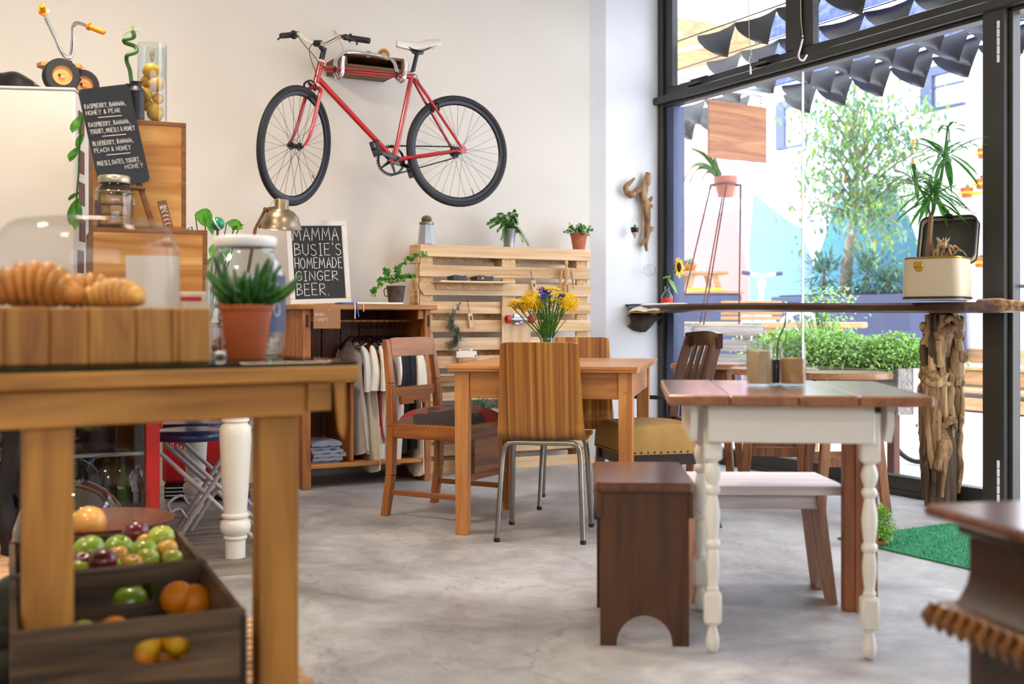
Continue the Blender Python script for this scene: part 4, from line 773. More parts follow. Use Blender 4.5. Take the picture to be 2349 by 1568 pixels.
    obj('cable_clip', mb, 'black_plastic', t)
    # brakes
    mb = MB(); c = cr + fwd * .03; mb.rod(c + Vector((-.005, 0, 0)), c + fwd * .03, .009, 8)
    for q in (-1, 1): mb.tube(bez([c + fwd * .02 + Vector((0, q * .004, .02)), c + fwd * .02 + Vector((0, q * .038, .0)), c + fwd * .015 + Vector((0, q * .034, -.035)) ], 4), .006, 8)
    xform(mb, S); obj('front_brake', mb, 'black_plastic', t)
    c = ST.lerp(RH, .42); mb = MB(); mb.rod(c, c + Vector((.03, 0, .02)), .008, 8)
    for q in (-1, 1): mb.tube(bez([c + Vector((.025, q * .004, .035)), c + Vector((.03, q * .038, .015)), c + Vector((.028, q * .032, -.02))], 4), .006, 8); mb.ball(c + Vector((.032, q * .040, -.015)), .007, 8, 6)
    obj('rear_brake', mb, 'black_plastic', t)
    # seat
    sp = J(957, 121); mb = MB(); mb.rod(ST, sp, .0135, 14); mb.tube([sp + Vector((-.03, 0, .006)), sp + Vector((.0, 0, 0)), sp + Vector((.035, 0, .008))], .014, 8)
    for q in (-1, 1): mb.tube(bez([J(925, 103) + Vector((0, q * .01, 0)), sp + Vector((-.03, q * .02, .012)), sp + Vector((.035, q * .022, .014)), J(990, 107) + Vector((0, q * .04, 0))], 4), .0035, 6)
    obj('seat_post', mb, 'black_gloss', t); mb = MB(); mb.lathe([(.014, -.006), (.021, -.006), (.022, .006), (.014, .006)], 16, Matrix.Translation(ST + Vector((.001, 0, .008)))); obj('seat_clamp', mb, 'bike_white', t)
    n, tl = J(910, 97), J(1004, 99); L = (tl - n).length; mb = MB(); g = []
    for i in range(15):
        u = i / 14; w = .018 + .052 * max(0, (u - .35) / .65) ** 1.4 * (1 if u < .93 else 1 - (u - .93) * 3); c = n.lerp(tl, u); z = c.z + .004 - .014 * sin(pi * min(1, u * 1.3)) + .006 * u
        g.append([(c.x, w * cos(a), z - (0.0 if sin(a) > 0 else .0) + .011 * sin(a) - .030 * (abs(cos(a)) ** 3) * (0.6 + .6 * u * (1 if u < .85 else .5)) + (-.012 if sin(a) < 0 else 0)) for a in [2 * pi * j / 14 for j in range(14)]])
    v = [p for r in g for p in r]; mb.add(v, [(i * 14 + j, i * 14 + (j + 1) % 14, (i + 1) * 14 + (j + 1) % 14, (i + 1) * 14 + j) for i in range(14) for j in range(14)] + [tuple(range(13, -1, -1)), tuple(range(14 * 14, 15 * 14))]); obj('saddle', mb, 'bike_white', t, smooth=60)
    # drive train
    mb = MB(); cy = -.05 * -1; k = 44; RR = .088; y0 = .045; v = []; 
    for i in range(k * 2): a = pi * i / k; r = RR + (.003 if i % 2 else -.003); v.append((BB.x + r * sin(a), BB.z + r * cos(a)))
    inn = [(BB.x + (RR - .014) * sin(pi * i / k), BB.z + (RR - .014) * cos(pi * i / k)) for i in range(k * 2)]
    vs = [(x, y0, z) for x, z in v] + [(x, y0, z) for x, z in inn] + [(x, y0 + .004, z) for x, z in v] + [(x, y0 + .004, z) for x, z in inn]; m_ = k * 2; F = []
    for i in range(m_):
        j = (i + 1) % m_; F += [(i, j, m_ + j, m_ + i), (2 * m_ + i, 3 * m_ + i, 3 * m_ + j, 2 * m_ + j), (i, 2 * m_ + i, 2 * m_ + j, j), (m_ + i, m_ + j, 3 * m_ + j, 3 * m_ + i)]
    mb.add(vs, F)
    for i in range(5): a = 2 * pi * i / 5 + .3; mb.beam(BB + Vector((0, y0 + .002, 0)), BB + Vector((sin(a) * .08, y0 + .002, cos(a) * .08)), .02, .005, (0, 1, 0), 0, .011)
    mb.rod(BB + Vector((0, y0 - .01, 0)), BB + Vector((0, y0 + .012, 0)), .022, 14); obj('chainring', mb, 'black_gloss', t)
    pd = J(858, 345, -.06); dv = (pd - BB); dv.y = 0; dv = dv.normalized() * .165
    for q, sg in ((-1, 1), (1, -1)):
        e = BB + dv * sg + Vector((0, q * .062, 0)); mb = MB(); mb.beam(BB + Vector((0, q * .055, 0)), e, .028, .012, (0, 1, 0), .003, .02, .010); mb.rod(BB + Vector((0, q * .048, 0)), BB + Vector((0, q * .062, 0)), .014, 12); mb.ball(BB + Vector((0, q * .063, 0)), .007, 8, 5); obj('crank_arm', mb, 'black_gloss', t)
        mb = MB(); c = e + Vector((0, q * .055, 0)); T = Matrix.Translation(c) @ Matrix.Rotation(radians(70), 4, 'Y')
        for yy in (-.042, .030): mb.box(-.045, .045, yy, yy + .012, -.012, .012, .002, T)
        mb.box(-.045, -.033, -.042, .042, -.012, .012, .002, T); mb.box(.033, .045, -.042, .042, -.012, .012, .002, T); mb.rod(e, c + Vector((0, q * .04, 0)), .008, 8); obj('pedal', mb, 'black_plastic', t)
    mb = MB(); top0, top1 = BB + Vector((0, y0 + .002, RR)), RH + Vector((0, y0 + .002, .034)); b0, b1 = BB + Vector((0, y0 + .002, -RR)), RH + Vector((0, y0 + .002, -.034)); n = 44
    for p, q in ((top0, top1), (b0, b1)):
        for i in range(n):
            a, b = p.lerp(q, i / n), p.lerp(q, (i + .8) / n); w = .0048 if i % 2 else .0032; mb.beam(a, b, .005, w * 2, (0, 0, 1))
    for i in range(12): a = pi * i / 11; mb.ball(RH + Vector((sin(a) * .034, y0 + .002, cos(a) * .034)), .0045, 6, 4)
    for i in range(20): a = -pi * i / 19; mb.ball(BB + Vector((sin(a) * (RR + .003), y0 + .002, cos(a) * (RR + .003))), .004, 6, 4)
    obj('chain', mb, 'dark_iron', t); mb = MB(); mb.lathe([(.012, y0 - .004), (.030, y0 - .002), (.033, y0), (.033, y0 + .004), (.03, y0 + .006), (.012, y0 + .006)], 22, Matrix.Translation(RH) @ Matrix.Rotation(-pi / 2, 4, 'X')); obj('rear_sprocket', mb, 'black_gloss', t)
    # wall box that carries it, with the drop handlebar
    a, b = FW.px(748, 176, .055), FW.px(880, 188, .055); z0 = (a.z + b.z) / 2; x0, x1 = a.x, b.x; hgt = FW.px(906, 132, -.28).z - z0; y0_, y1_ = -.28, .055; w_ = .018
    bx = thing('wall_box', 'old wooden box shelf on the wall behind the red bicycle', 'shelf', FW.w(0, 0), A)
    for n, q in (('side', (x0, x0 + w_, y0_, y1_, z0, z0 + hgt)), ('side', (x1 - w_, x1, y0_, y1_, z0, z0 + hgt)), ('bottom', (x0 + w_, x1 - w_, y0_ + .002, y1_, z0, z0 + w_)), ('top', (x0 + w_, x1 - w_, y0_ + .002, y1_, z0 + hgt - w_, z0 + hgt)), ('back', (x0 + w_, x1 - w_, y1_ - .012, y1_, z0 + w_, z0 + hgt - w_))):
        mb = MB(); mb.box(*q, .003); obj(n, mb, 'box_wood', bx)
    ch = MB(); K = lambda a, b, y: FW.px(a, b, y); yy = -.555
    P = bez([K(788, 129, -.60), K(786, 150, -.60), K(785, 166, -.60), K(778, 178, -.585), K(771, 172, -.555), K(770, 155, -.50), K(771, 138, -.44), K(782, 126, -.37), K(800, 120, -.31), K(850, 125, -.305), K(885, 132, -.33), K(902, 142, -.38), K(909, 160, -.46), K(911, 176, -.53), K(917, 187, -.575), K(926, 180, -.60), K(930, 165, -.60), K(933, 145, -.60)], 6); ch.tube(P, .0125, 14); ch.rod(K(845, 124, -.305), K(845, 124, -.27), .02, 12); tag_ = single('bike_hanger', ch, 'chrome', 'chrome drop handlebar mounted on the wall box as a bicycle hanger', 'hanger', FW, smooth=60)
    zt = z0 + hgt
    t2 = thing('orange_lamp', 'small old bicycle lamp with amber lens lying on the wall box', 'lamp', FW.w(K(881, 120, -.15).x, -.15, zt), A - .5)
    Q = Matrix.Translation(Vector((0, 0, .036))) @ Matrix.Rotation(pi / 2, 4, 'X'); mb = MB(); mb.lathe([(0, -.09), (.014, -.088), (.018, -.04), (.034, .0), (.036, .012), (0, .012)], 20, Q); obj('body', mb, 'black_plastic', t2); mb = MB(); mb.lathe([(.022, .012), (.038, .012), (.038, .026), (.022, .03)], 20, Q); mb.box(-.012, .012, -.01, .02, 0, .012); obj('ring', mb, 'orange_plastic', t2); mb = MB(); mb.lathe([(.022, .026), (.014, .033), (0, .036)], 16, Q); obj('lens', mb, 'lid_metal', t2)
    t3 = thing('bicycle_bell_pair', 'pair of tarnished chrome bicycle bells lying on the wall box', 'bell', FW.w(K(838, 115, -.12).x, -.12, zt), A)
    for i in range(2):
        mb = MB(); mb.lathe([(0, .045), (.02, .042), (.034, .028), (.037, .006), (.037, 0)], 20, Matrix.Translation(Vector((-.05 + i * .095, 0, .004)))); mb.lathe([(0, .052), (.006, .05), (.006, .044)], 8, Matrix.Translation(Vector((-.05 + i * .095, 0, .004)))); obj('bell', mb, 'lid_metal', t3)
    t4 = thing('key_bunch', 'thin metal keys on a wire standing up from the wall box', 'keys', FW.w(K(782, 105, -.2).x, -.2, zt), A); mb = MB(); mb.tube(bez([(0.02, 0, 0), (-.0, 0, .07), (-.03, 0, .11)], 4), .002, 5); mb.tube([(-.03 + .012 * cos(q), 0, .112 + .012 * sin(q)) for q in [2 * pi * i / 12 for i in range(12)]], .0022, 5, close=True); mb.tube([(-.045, 0, .135), (-.03, 0, .118)], .003, 5); mb.box(-.05, -.03, -.002, .002, .125, .14, .001); obj('keys', mb, 'lid_metal', t4)
bicycle()
# ================================================================ dining table and its chairs
def bx(t, name, m, a, bv=.003, lab=None, M=None):
    mb = MB(); mb.box(*a, bv, M); return obj(name, mb, m, t, lab)
def dining():
    ph = radians(-11); f = Fr(-.30, 5.05, ph); T = .76
    t = fthing('dining_table', 'orange pine dining table holding the flower jar', 'table', f); w, d = .87, 1.10
    mb = MB(); mb.prism([(.0, .012), (.012, 0), (w - .012, 0), (w, .012), (w, d), (0, d)], T - .012, T, 'xy'); mb.prism([(.006, .016), (.016, .006), (w - .016, .006), (w - .006, .016), (w - .006, d - .006), (.006, d - .006)], T - .026, T - .012, 'xy'); obj('tabletop', mb, 'pine_table', t)
    lw = .066
    for x in (.035, w - .035 - lw):
        for y in (.035, d - .035 - lw): mb = MB(); mb.beam((x + lw / 2, y + lw / 2, T - .026), (x + lw / 2, y + lw / 2, 0), lw, lw, (0, 1, 0), .003, .056, .056); obj('leg', mb, 'pine_table_z', t)
    z0, z1 = T - .145, T - .027
    ax0, ax1 = .035 + lw, w - .035 - lw
    pol = [(ax0, z0), (ax1, z0), (ax1, z1 - .0), (ax0, z1 - .0)]
    bx(t, 'apron', 'pine_table', (ax0, ax1, .05, .072, z0, z1)); bx(t, 'apron', 'pine_table', (ax0, ax1, d - .072, d - .05, z0, z1)); bx(t, 'apron', 'pine_table_y', (.045, .067, .035 + lw, d - .035 - lw, z0, z1)); bx(t, 'apron', 'pine_table_y', (w - .067, w - .045, .035 + lw, d - .035 - lw, z0, z1))
    mb = MB()
    for z in (z0 + .03, z1 - .03): mb.lathe([(0, -.002), (.005, -.0015), (.005, .001)], 8, Matrix.Translation(Vector((w - .068, .0345, z))) @ Matrix.Rotation(pi / 2, 4, 'X'))
    obj('peg', mb, 'carved_wood', t, kind='stuff')
    return f, T
fd, DT = dining()
def upholstered_chair():
    t = thing('dining_chair', 'brown wooden chair with open back and red and grey patchwork seat', 'chair', (-.31, 5.67, 0), radians(-118.3))
    # local: y forward, x to its own right (towards the viewer)
    L = 'leg'
    for s in (-1, 1):
        mb = MB(); P = [(s * .225, -.235, 0), (s * .222, -.205, .20), (s * .218, -.20, .44), (s * .212, -.215, .65), (s * .205, -.245, .865)]; wd = [.042, .046, .048, .042, .034]
        for i in range(4): mb.beam(P[i], P[i + 1], wd[i], wd[i] * .8, (1, 0, 0) if 0 else (0, 1, 0), .003, wd[i + 1], wd[i + 1] * .8)
        obj(L, mb, 'chair_wood_z', t)
        mb = MB(); mb.beam((s * .225, .205, .445), (s * .222, .205, 0), .044, .044, (0, 1, 0), .003, .034, .034); obj(L, mb, 'chair_wood_z', t)
        mb = MB(); mb.box(s * .225 - .011, s * .225 + .011, -.19, .19, .385, .455, .003); obj('seat_rail', mb, 'chair_wood_y', t)
        mb = MB(); mb.box(s * .224 - .009, s * .224 + .009, -.205, .19, .105, .130, .003); obj('stretcher', mb, 'chair_wood_y', t)
    bx(t, 'seat_rail', 'chair_wood_x', (-.205, .205, .195, .217, .385, .455)); bx(t, 'seat_rail', 'chair_wood_x', (-.205, .205, -.215, -.193, .385, .455)); bx(t, 'stretcher', 'chair_wood_x', (-.205, .205, .196, .214, .19, .22))
    mb = MB(); M = Matrix.Translation(Vector((0, -.232, .80))) @ Matrix.Rotation(radians(8), 4, 'X'); mb.prism([(-.188, -.02), (.188, -.02), (.188, .062), (.15, .074), (-.15, .074), (-.188, .062)], -.010, .012, 'xz', M); obj('crest_rail', mb, 'chair_wood_x', t)
    mb = MB(); M = Matrix.Translation(Vector((0, -.214, .60))) @ Matrix.Rotation(radians(5), 4, 'X'); mb.prism([(-.192, -.02), (-.13, -.02), (-.13, -.06), (-.02, -.06), (-.02, -.045), (.02, -.045), (.02, -.06), (.13, -.06), (.13, -.02), (.192, -.02), (.192, .028), (-.192, .028)], -.009, .009, 'xz', M); obj('lower_rail', mb, 'chair_wood_x', t)
    g = []
    for i in range(17):
        r = []
        for j in range(17):
            u, v = i / 8 - 1, j / 8 - 1; e = (1 - abs(u) ** 4) * (1 - abs(v) ** 4); r.append((u * .215, v * .195 + .005, .456 + .072 * max(0, e) ** .45 + .003 * sin(9 * u + 5 * v)))
        g.append(r)
    mb = MB(); mb.sheet(g, .004); obj('seat_cushion', mb, 'seat_fabric', t, 'red and charcoal patchwork cushion', smooth=80)
    mb = MB()
    for i in range(22):
        a = -.2 + i * .019
        mb.ball((.219, a, .457), .0035, 6, 4); mb.ball((a, .205, .457), .0035, 6, 4)
    obj('tacks', mb, 'brass', t, kind='stuff')
upholstered_chair()
def veneer_chair():
    t = thing('veneer_chair', 'zebra-striped bent plywood chair seen from behind at the near side of the dining table', 'chair', (0, 0, 0), 0, 'striped plywood chairs')
    prof = [(-.25, .868), (-.236, .78), (-.222, .68), (-.205, .58), (-.192, .50), (-.175, .462), (-.14, .445), (-.08, .440), (.0, .442), (.10, .450), (.16, .449), (.195, .435), (.21, .415)]
    P = bez([(0, y, z) for y, z in prof], 3); g = []; n = len(P)
    for i, p in enumerate(P):
        u = i / (n - 1); w = .168 + .026 * min(1, u / .42) if u < .42 else (.194 if u < .9 else .194 - .02 * (u - .9) * 10)
        r = []
        for j in range(13):
            v = j / 6 - 1; c = .012 * v * v
            r.append((w * v, p.y + (c if u < .35 else 0), p.z + (c * .5 if u > .4 else 0) - (.006 * max(0, abs(v) - .9) * 10 if i == 0 else 0)))
        g.append(r)
    mb = MB(); mb.sheet([list(reversed(r)) for r in g], .011); obj('seat_shell', mb, 'zebra_veneer', t, smooth=50)
    for y0, y1 in ((-.17, -.225), (.13, .19)):
        mb = MB(); zt = .432 if y0 < 0 else .436
        mb.tube(bez([(-.188, y1, 0), (-.178, (y0 + y1) / 2, .22), (-.170, y0, .37), (-.155, y0, .415), (-.118, y0, .4265), (0, y0, .4265), (.118, y0, .4265), (.155, y0, .415), (.170, y0, .37), (.178, (y0 + y1) / 2, .22), (.188, y1, 0)], 5), .0115, 12); obj('leg_frame', mb, 'steel_tube', t, smooth=60)
        for s in (-1, 1): mb = MB(); mb.rod((s * .188, y1, 0), (s * .188, y1, .018), .0135, 12); obj('foot_cap', mb, 'black_plastic', t)
    return t
vc = veneer_chair(); r1 = math.atan2(4.83 - 4.945, .293 + .052) * .6; vc.location = (.155, 5.12, 0); vc.rotation_euler = (0, 0, radians(-9))
dup(vc, (.34, 5.93, 0), radians(180 - 4), 'zebra-striped bent plywood chair across the dining table, facing it from the pallet side')
def mustard_chair():
    t = thing('cushioned_chair', 'dark curved-back chair with thick mustard fabric seat by the dining table', 'chair', (.64, 5.36, 0), radians(104))
    # local y forward (to the left of the picture), x sideways
    g = lambda a, b, c: (a, b, c)
    for s in (-1, 1):
        P = [(s * .19, -.27, 0), (s * .19, -.225, .16), (s * .19, -.205, .36), (s * .185, -.205, .52), (s * .175, -.235, .70), (s * .165, -.285, .875)]; mb = MB()
        Q = bez(P, 4)
        for i in range(len(Q) - 1): mb.beam(Q[i], Q[i + 1] + (Q[i + 1] - Q[i]) * .05, .026, .042, (0, 1, 0), 0)
        obj('leg', mb, 'stool_brown', t); mb = MB(); mb.beam((s * .18, .17, .36), (s * .18, .19, 0), .04, .04, (0, 1, 0), .003, .03, .03); obj('leg', mb, 'dark_chair', t)
        bx(t, 'seat_rail', 'dark_chair', (s * .18 - .01, s * .18 + .01, -.2, .16, .30, .355))
    for k in (-.075, 0, .075):
        mb = MB(); Q = bez([(k, -.208, .50), (k, -.215, .60), (k, -.245, .73), (k, -.278, .84)], 4)
        for i in range(len(Q) - 1): mb.beam(Q[i], Q[i + 1] + (Q[i + 1] - Q[i]) * .05, .034, .012, (0, 1, 0), 0)
        obj('back_slat', mb, 'dark_chair', t)
    mb = MB(); Q = bez([(-.19, -.285, .865), (-.09, -.305, .872), (0, -.312, .876), (.09, -.305, .872), (.19, -.285, .865)], 3)
    for i in range(len(Q) - 1): mb.beam(Q[i], Q[i + 1] + (Q[i + 1] - Q[i]) * .06, .026, .07, (0, 0, 1), 0)
    obj('crest_rail', mb, 'dark_chair', t); bx(t, 'lower_rail', 'dark_chair', (-.175, .175, -.218, -.196, .44, .49)); bx(t, 'seat_rail', 'dark_chair', (-.17, .17, .16, .18, .30, .355))
    g = []
    for i in range(23):
        r = []
        for j in range(23):
            u, v = sin((i / 11 - 1) * pi / 2), sin((j / 11 - 1) * pi / 2); e = max(0, (1 - abs(u) ** 14) * (1 - abs(v) ** 14)); bu = 1 + .03 * min(1, 4 * e); r.append((u * .21 * bu, v * .195 * bu, .352 + .125 * min(1, e * 1.15) ** .5 + .022 * (1 - u * u) * (1 - v * v)))
        g.append(r)
    mb = MB(); mb.sheet(g, .004); obj('seat_cushion', mb, 'mustard_fabric', t, 'thick mustard fabric cushion', smooth=80)
    mb = MB()
    for i in range(12):
        for s in (-1, 1): mb.ball((s * .212, -.18 + i * .032, .362), .0045, 6, 4)
        mb.ball((-.18 + i * .032, .197, .362), .0045, 6, 4); mb.ball((-.18 + i * .032, -.197, .362), .0045, 6, 4)
    obj('tacks', mb, 'dark_iron', t, kind='stuff')
mustard_chair()
def bouquet():
    p = at(1256, 784, 5.62); R = random.Random(14); Z = DT
    t = thing('flower_jar', 'glass jar holding the bunch of yellow and purple flowers on the dining table', 'jar', (p.x, p.y, Z), 0)
    mb = MB(); mb.lathe([(0, 0), (.036, 0), (.041, .006), (.041, .085), (.036, .098), (.036, .118), (.033, .118), (.034, .098), (.038, .085), (.038, .008), (0, .006)], 28); obj('glass', mb, 'jar_glass', t, smooth=50); mb = MB(); mb.lathe([(0, .008), (.0375, .009), (.0375, .07), (0, .07)], 24); obj('water', mb, 'dome_glass', t)
    mb = MB(); [mb.tube([(.0365 * cos(a), .0365 * sin(a), z + .002 * sin(a)) for a in [2 * pi * i / 20 for i in range(20)]], .0012, 5, close=True) for z in (.102, .108)]; obj('thread', mb, 'jar_glass', t)
    b = thing('flower_bouquet', 'bunch of yellow pincushion, yellow yarrow and purple statice flowers in the jar', 'flowers', (p.x, p.y, Z), 0)
    X = lambda px, py, dy=0: Vector(((px - 1256) / 2600 * (p.y + dy), dy, (784 - py) / 2600 * (p.y + dy) * 1.0 + .0)) + Vector((0, 0, .97 - 54 / 2600 * p.y - Z))
    heads = [('yarrow', 1184, 694, .040), ('pin', 1218, 687, .056), ('pin', 1203, 697, .040), ('yarrow', 1264, 665, .042), ('yarrow', 1283, 676, .042), ('pin', 1304, 692, .056), ('yarrow', 1195, 708, .034), ('pin', 1232, 694, .036), ('stat', 1242, 668, .026), ('stat', 1248, 683, .028), ('stat', 1260, 678, .02), ('yarrow', 1271, 690, .018), ('stat', 1290, 680, .018), ('stat', 1236, 683, .018), ('stat', 1252, 672, .02), ('yarrow', 1174, 702, .022)]
    st = MB(); lf = MB(); i = 0
    for kind, px, py, r in heads:
        dy = R.uniform(-.05, .05); c = X(px, py, dy); s0 = Vector((R.uniform(-.02, .02), R.uniform(-.02, .02), .012)); st.tube(bez([s0, Vector((s0.x * 1.0 + c.x * .15, s0.y, .11)), c * .6 + Vector((0, 0, .03)), c], 5), .0028, 6)
        mb = MB()
        if kind == 'pin':
            for k in range(230):
                d = rnd3(R, .15); e = c + d * r * R.uniform(.8, 1.05); mb.tube([c + d * r * .3, c + d * r * .75, e + Vector((0, 0, -.006)) + d * .0], [.0012, .0012, .0018], 4)
            mb.ball(c, r * .62, 12, 8); o = obj('pincushion_flower', mb, 'petal_yellow', b)
        elif kind == 'yarrow':
            for k in range(90): a, q = R.uniform(0, 2 * pi), sqrt(R.random()); mb.ball(c + Vector((cos(a) * q * r * 1.1, sin(a) * q * r, .010 * (1 - q * q) + R.uniform(0, .004))), R.uniform(.0035, .0055), 6, 4)
            o = obj('yarrow_head', mb, 'petal_yellow', b)
        else:
            for k in range(34):
                q = c + rnd3(R) * r * R.uniform(.2, 1)
                for m in range(3): mb.leaf(q, rnd3(R, .5), .009, .008, 0, n=2)
            o = obj('statice_head', mb, 'petal_purple', b)
    for k in range(22):
        a = R.uniform(0, 2 * pi); st.tube(bez([(cos(a) * .02, sin(a) * .02, .012), (cos(a) * .02, sin(a) * .02, .1), (cos(a) * R.uniform(.02, .1), sin(a) * .06, R.uniform(.17, .26))], 4), .002, 5)
    for k in range(620):
        h = R.uniform(.12, .31); a = R.uniform(0, 2 * pi); q = (h - .08) * .55 * sqrt(R.random()); c = Vector((cos(a) * q, sin(a) * q * .7, h)); lf.leaf(c, Vector((cos(a) * .4, sin(a) * .4, 1)) + rnd3(R) * .5, R.uniform(.02, .045), .005, .1, n=2)
    obj('stems', st, 'stem_green', b, kind='stuff'); obj('sprigs', lf, 'leaf_mid', b, kind='stuff')
    for (a, e) in (((1300, 740), (1312, 700)), ((1300, 738), (1294, 702)), ((1235, 720), (1215, 703))):
        mb = MB(); s0, s1 = X(a[0] - 15, a[1] - 15), X(*e); mb.leaf(s0, s1 - s0, (s1 - s0).length * 1.4, .014, .0, side=(1, 0, 0), n=4); obj('leaf', mb, 'leaf_dark', b)
bouquet()
# ================================================================ brown end stool, white bench, white table
def brown_stool():
    f = Fr(gp(1378, 1480).x - .017, 3.35, radians(-3)); t = fthing('wooden_stool', 'dark brown solid-sided stool with arched foot cutout beside the white table', 'stool', f); w, d, h = .295, .50, .485
    mb = MB(); g = [(0, .012), (.014, 0), (w - .014, 0), (w, .012), (w, d - .014), (w - .014, d), (.014, d), (0, d - .014)]; mb.prism(g, h - .020, h - .006, 'xy'); mb.prism([(x * .976 + w * .012, y * .985 + d * .0075) for x, y in g], h - .006, h, 'xy'); mb.prism([(x * .976 + w * .012, y * .985 + d * .0075) for x, y in g], h - .027, h - .020, 'xy'); obj('seat', mb, 'stool_top', t)
    for y in (.015, d - .045):
        x0, x1 = .015, w - .018; c = (x0 + x1) / 2; r = .083; pol = [(x0, 0), (c - r, 0)] + [(c - r * cos(a), .002 + .088 * sin(a)) for a in [pi * i / 16 for i in range(1, 16)]] + [(c + r, 0), (x1, 0), (x1, h - .03), (x0, h - .03)]
        mb = MB(); mb.prism(pol, y, y + .022); obj('end_panel', mb, 'stool_brown', t)
    for x in (.004, w - .022): bx(t, 'side_rail', 'stool_brown', (x, x + .018, .006, d - .01, h - .105, h - .028), .004)
brown_stool()
def white_bench():
    f = Fr(*at(1560, 1000, 3.83)[:2], radians(-2)); x1 = at(1935, 1100, 3.83).x - f.x; t = fthing('low_bench', 'low bench with whitewashed seat and bare splayed plank legs behind the white table', 'bench', f); h = .405
    mb = MB(); d = .36; mb.prism([(0, 0), (x1, 0), (x1 + .0, .10), (x1 - .02, d), (0.02, d)], h - .03, h, 'xy'); obj('seat', mb, 'white_bench', t)
    bx(t, 'apron', 'white_bench', (.03, x1 - .075, .05, .072, h - .085, h - .031)); bx(t, 'apron', 'white_bench', (.03, x1 - .03, d - .075, d - .053, h - .085, h - .031))
    for s, xx in ((-1, .10), (1, x1 - .075)):
        M = Matrix.Translation(Vector((xx, .03, h - .031))) @ Matrix.Rotation(radians(-7 * s), 4, 'Y'); L = (h - .031) / cos(radians(7)); mb = MB(); mb.prism([(0, 0), (.0, -L), (.085, -L), (.15, -L + .10), (.215, -L), (.30, -L), (.30, 0)], -.012, .012, 'yz', M); obj('leg', mb, 'bench_leg', t)
white_bench()
def white_table():
    f = Fr(.437, 3.18, radians(-6)); t = fthing('side_table', 'white painted table with turned legs and reddish plank top, holding sugar jars', 'table', f); T = .756; w, d = .725, .79
    xs = [0, .172, .362, .525, w]
    for i in range(4):
        a, b = xs[i] + .001, xs[i + 1] - .001; sl = .0; M = None
        mb = MB(); mb.box(a, b, 0, d, T - .030, T - (.0005 if i % 2 else 0), .004); obj('plank', mb, 'white_top_wood', t)
    ax0, ax1, z0 = .085, .615, .617
    bx(t, 'apron', 'white_enamel', (ax0 + .03, ax1 - .035, .062, .085, z0, T - .031), .004); bx(t, 'apron', 'white_enamel', (ax0 + .03, ax1 - .035, d - .17, d - .147, z0, T - .031), .004)
    for x in (ax0 - .018, ax1 + .0): mb = MB(); mb.prism([(.075, z0 + .05), (.11, z0 + .0), (d - .17, z0), (d - .12, z0 + .04), (d - .12, T - .031), (.075, T - .031)], x, x + .02, 'yz'); obj('side_apron', mb, 'white_enamel', t)
    bx(t, 'corner_brace', 'dark_iron', (ax1 - .038, ax1 - .02, .055, .062, T - .05, T - .031), .001)
    prof = [(.0, 0), (.008, 0.0), (.014, .004), (.019, .02), (.020, .035), (.017, .055), (.012, .075), (.0135, .08), (.0165, .084), (.0165, .09)]
    up = [(.0165, .175), (.0165, .182), (.0185, .187), (.0165, .192), (.0145, .196), (.0165, .215), (.0195, .245), (.0200, .270), (.017, .295), (.0155, .302), (.021, .308), (.023, .316), (.021, .325), (.0155, .331), (.018, .345), (.0215, .375), (.0225, .40), (.019, .43), (.015, .452), (.0145, .458), (.0195, .464), (.0225, .474), (.0195, .484), (.0145, .488), (.018, .498), (.0235, .517), (.0235, .530), (.018, .548), (.0145, .553), (.018, .557), (.018, .565)]
    def leg(x, y, lab=None, pn='leg'):
        M = Matrix.Translation(Vector((x, y, 0))); mb = MB(); mb.lathe(prof, 20, M); mb.lathe([(0, .088)] + [(.0165, .09)], 8, M); mb.box(x - .0255, x + .0255, y - .0255, y + .0255, .085, .178, .008); mb.lathe(up, 20, M); mb.box(x - .027, x + .027, y - .027, y + .027, .560, T - .031, .007); obj(pn, mb, 'white_enamel', t, lab, 40)
    fl = f.loc(gp(1635, 1498)); fr_ = f.loc(gp(1996, 1513)); rl = f.loc(gp(1608, 1400)); leg(fl.x, fl.y + .01); leg(fr_.x, fr_.y + .01); leg(rl.x, rl.y)
    pp = f.loc(gp(1935, 1402)); mb = MB()
    for k in range(3): bx(t, 'pine_leg', 'red_pine', (pp.x + k * .037, pp.x + k * .037 + .036, pp.y - .004, pp.y + .05 + (k % 2) * .003, .0, T - .031), .003, 'bare reddish pine block leg')
    for i in range(1): bx(t, 'pine_leg', 'red_pine', (pp.x + .0745, pp.x + .113, pp.y + .052, pp.y + .10, .02, T - .031), .003, 'bare reddish pine block leg')
    # jars
    for px, fill, m, lab in ((1742, .112, 'sand_pale', 'tall glass jar almost full of pale sugar'), (1818, .088, 'sand_brown', 'tall glass jar three-quarters full of brown sugar')):
        p = at(px, 884, 3.58); j = thing('sugar_jar', lab + ' on the white table', 'jar', (p.x, p.y, T), radians(10), 'sugar jars on the white table')
        pr = [(0, 0), (.032, 0), (.037, .005), (.0385, .012), (.0385, .106), (.037, .114), (.037, .118), (.0395, .122), (.0395, .126), (.0375, .129), (.0385, .134), (.0375, .139), (.0355, .139), (.0352, .114), (.0365, .106), (.0365, .012), (.033, .008), (0, .008)]
        mb = MB(); mb.lathe(pr, 32, None, .35, pi / 4); obj('glass', mb, 'jar_glass', j, smooth=50); mb = MB(); mb.lathe([(0, .009), (.0345, .010), (.0355, .014), (.0355, fill), (.02, fill + .002), (0, fill + .004)], 28, None, .35, pi / 4); obj('sugar', mb, m, j, smooth=50)
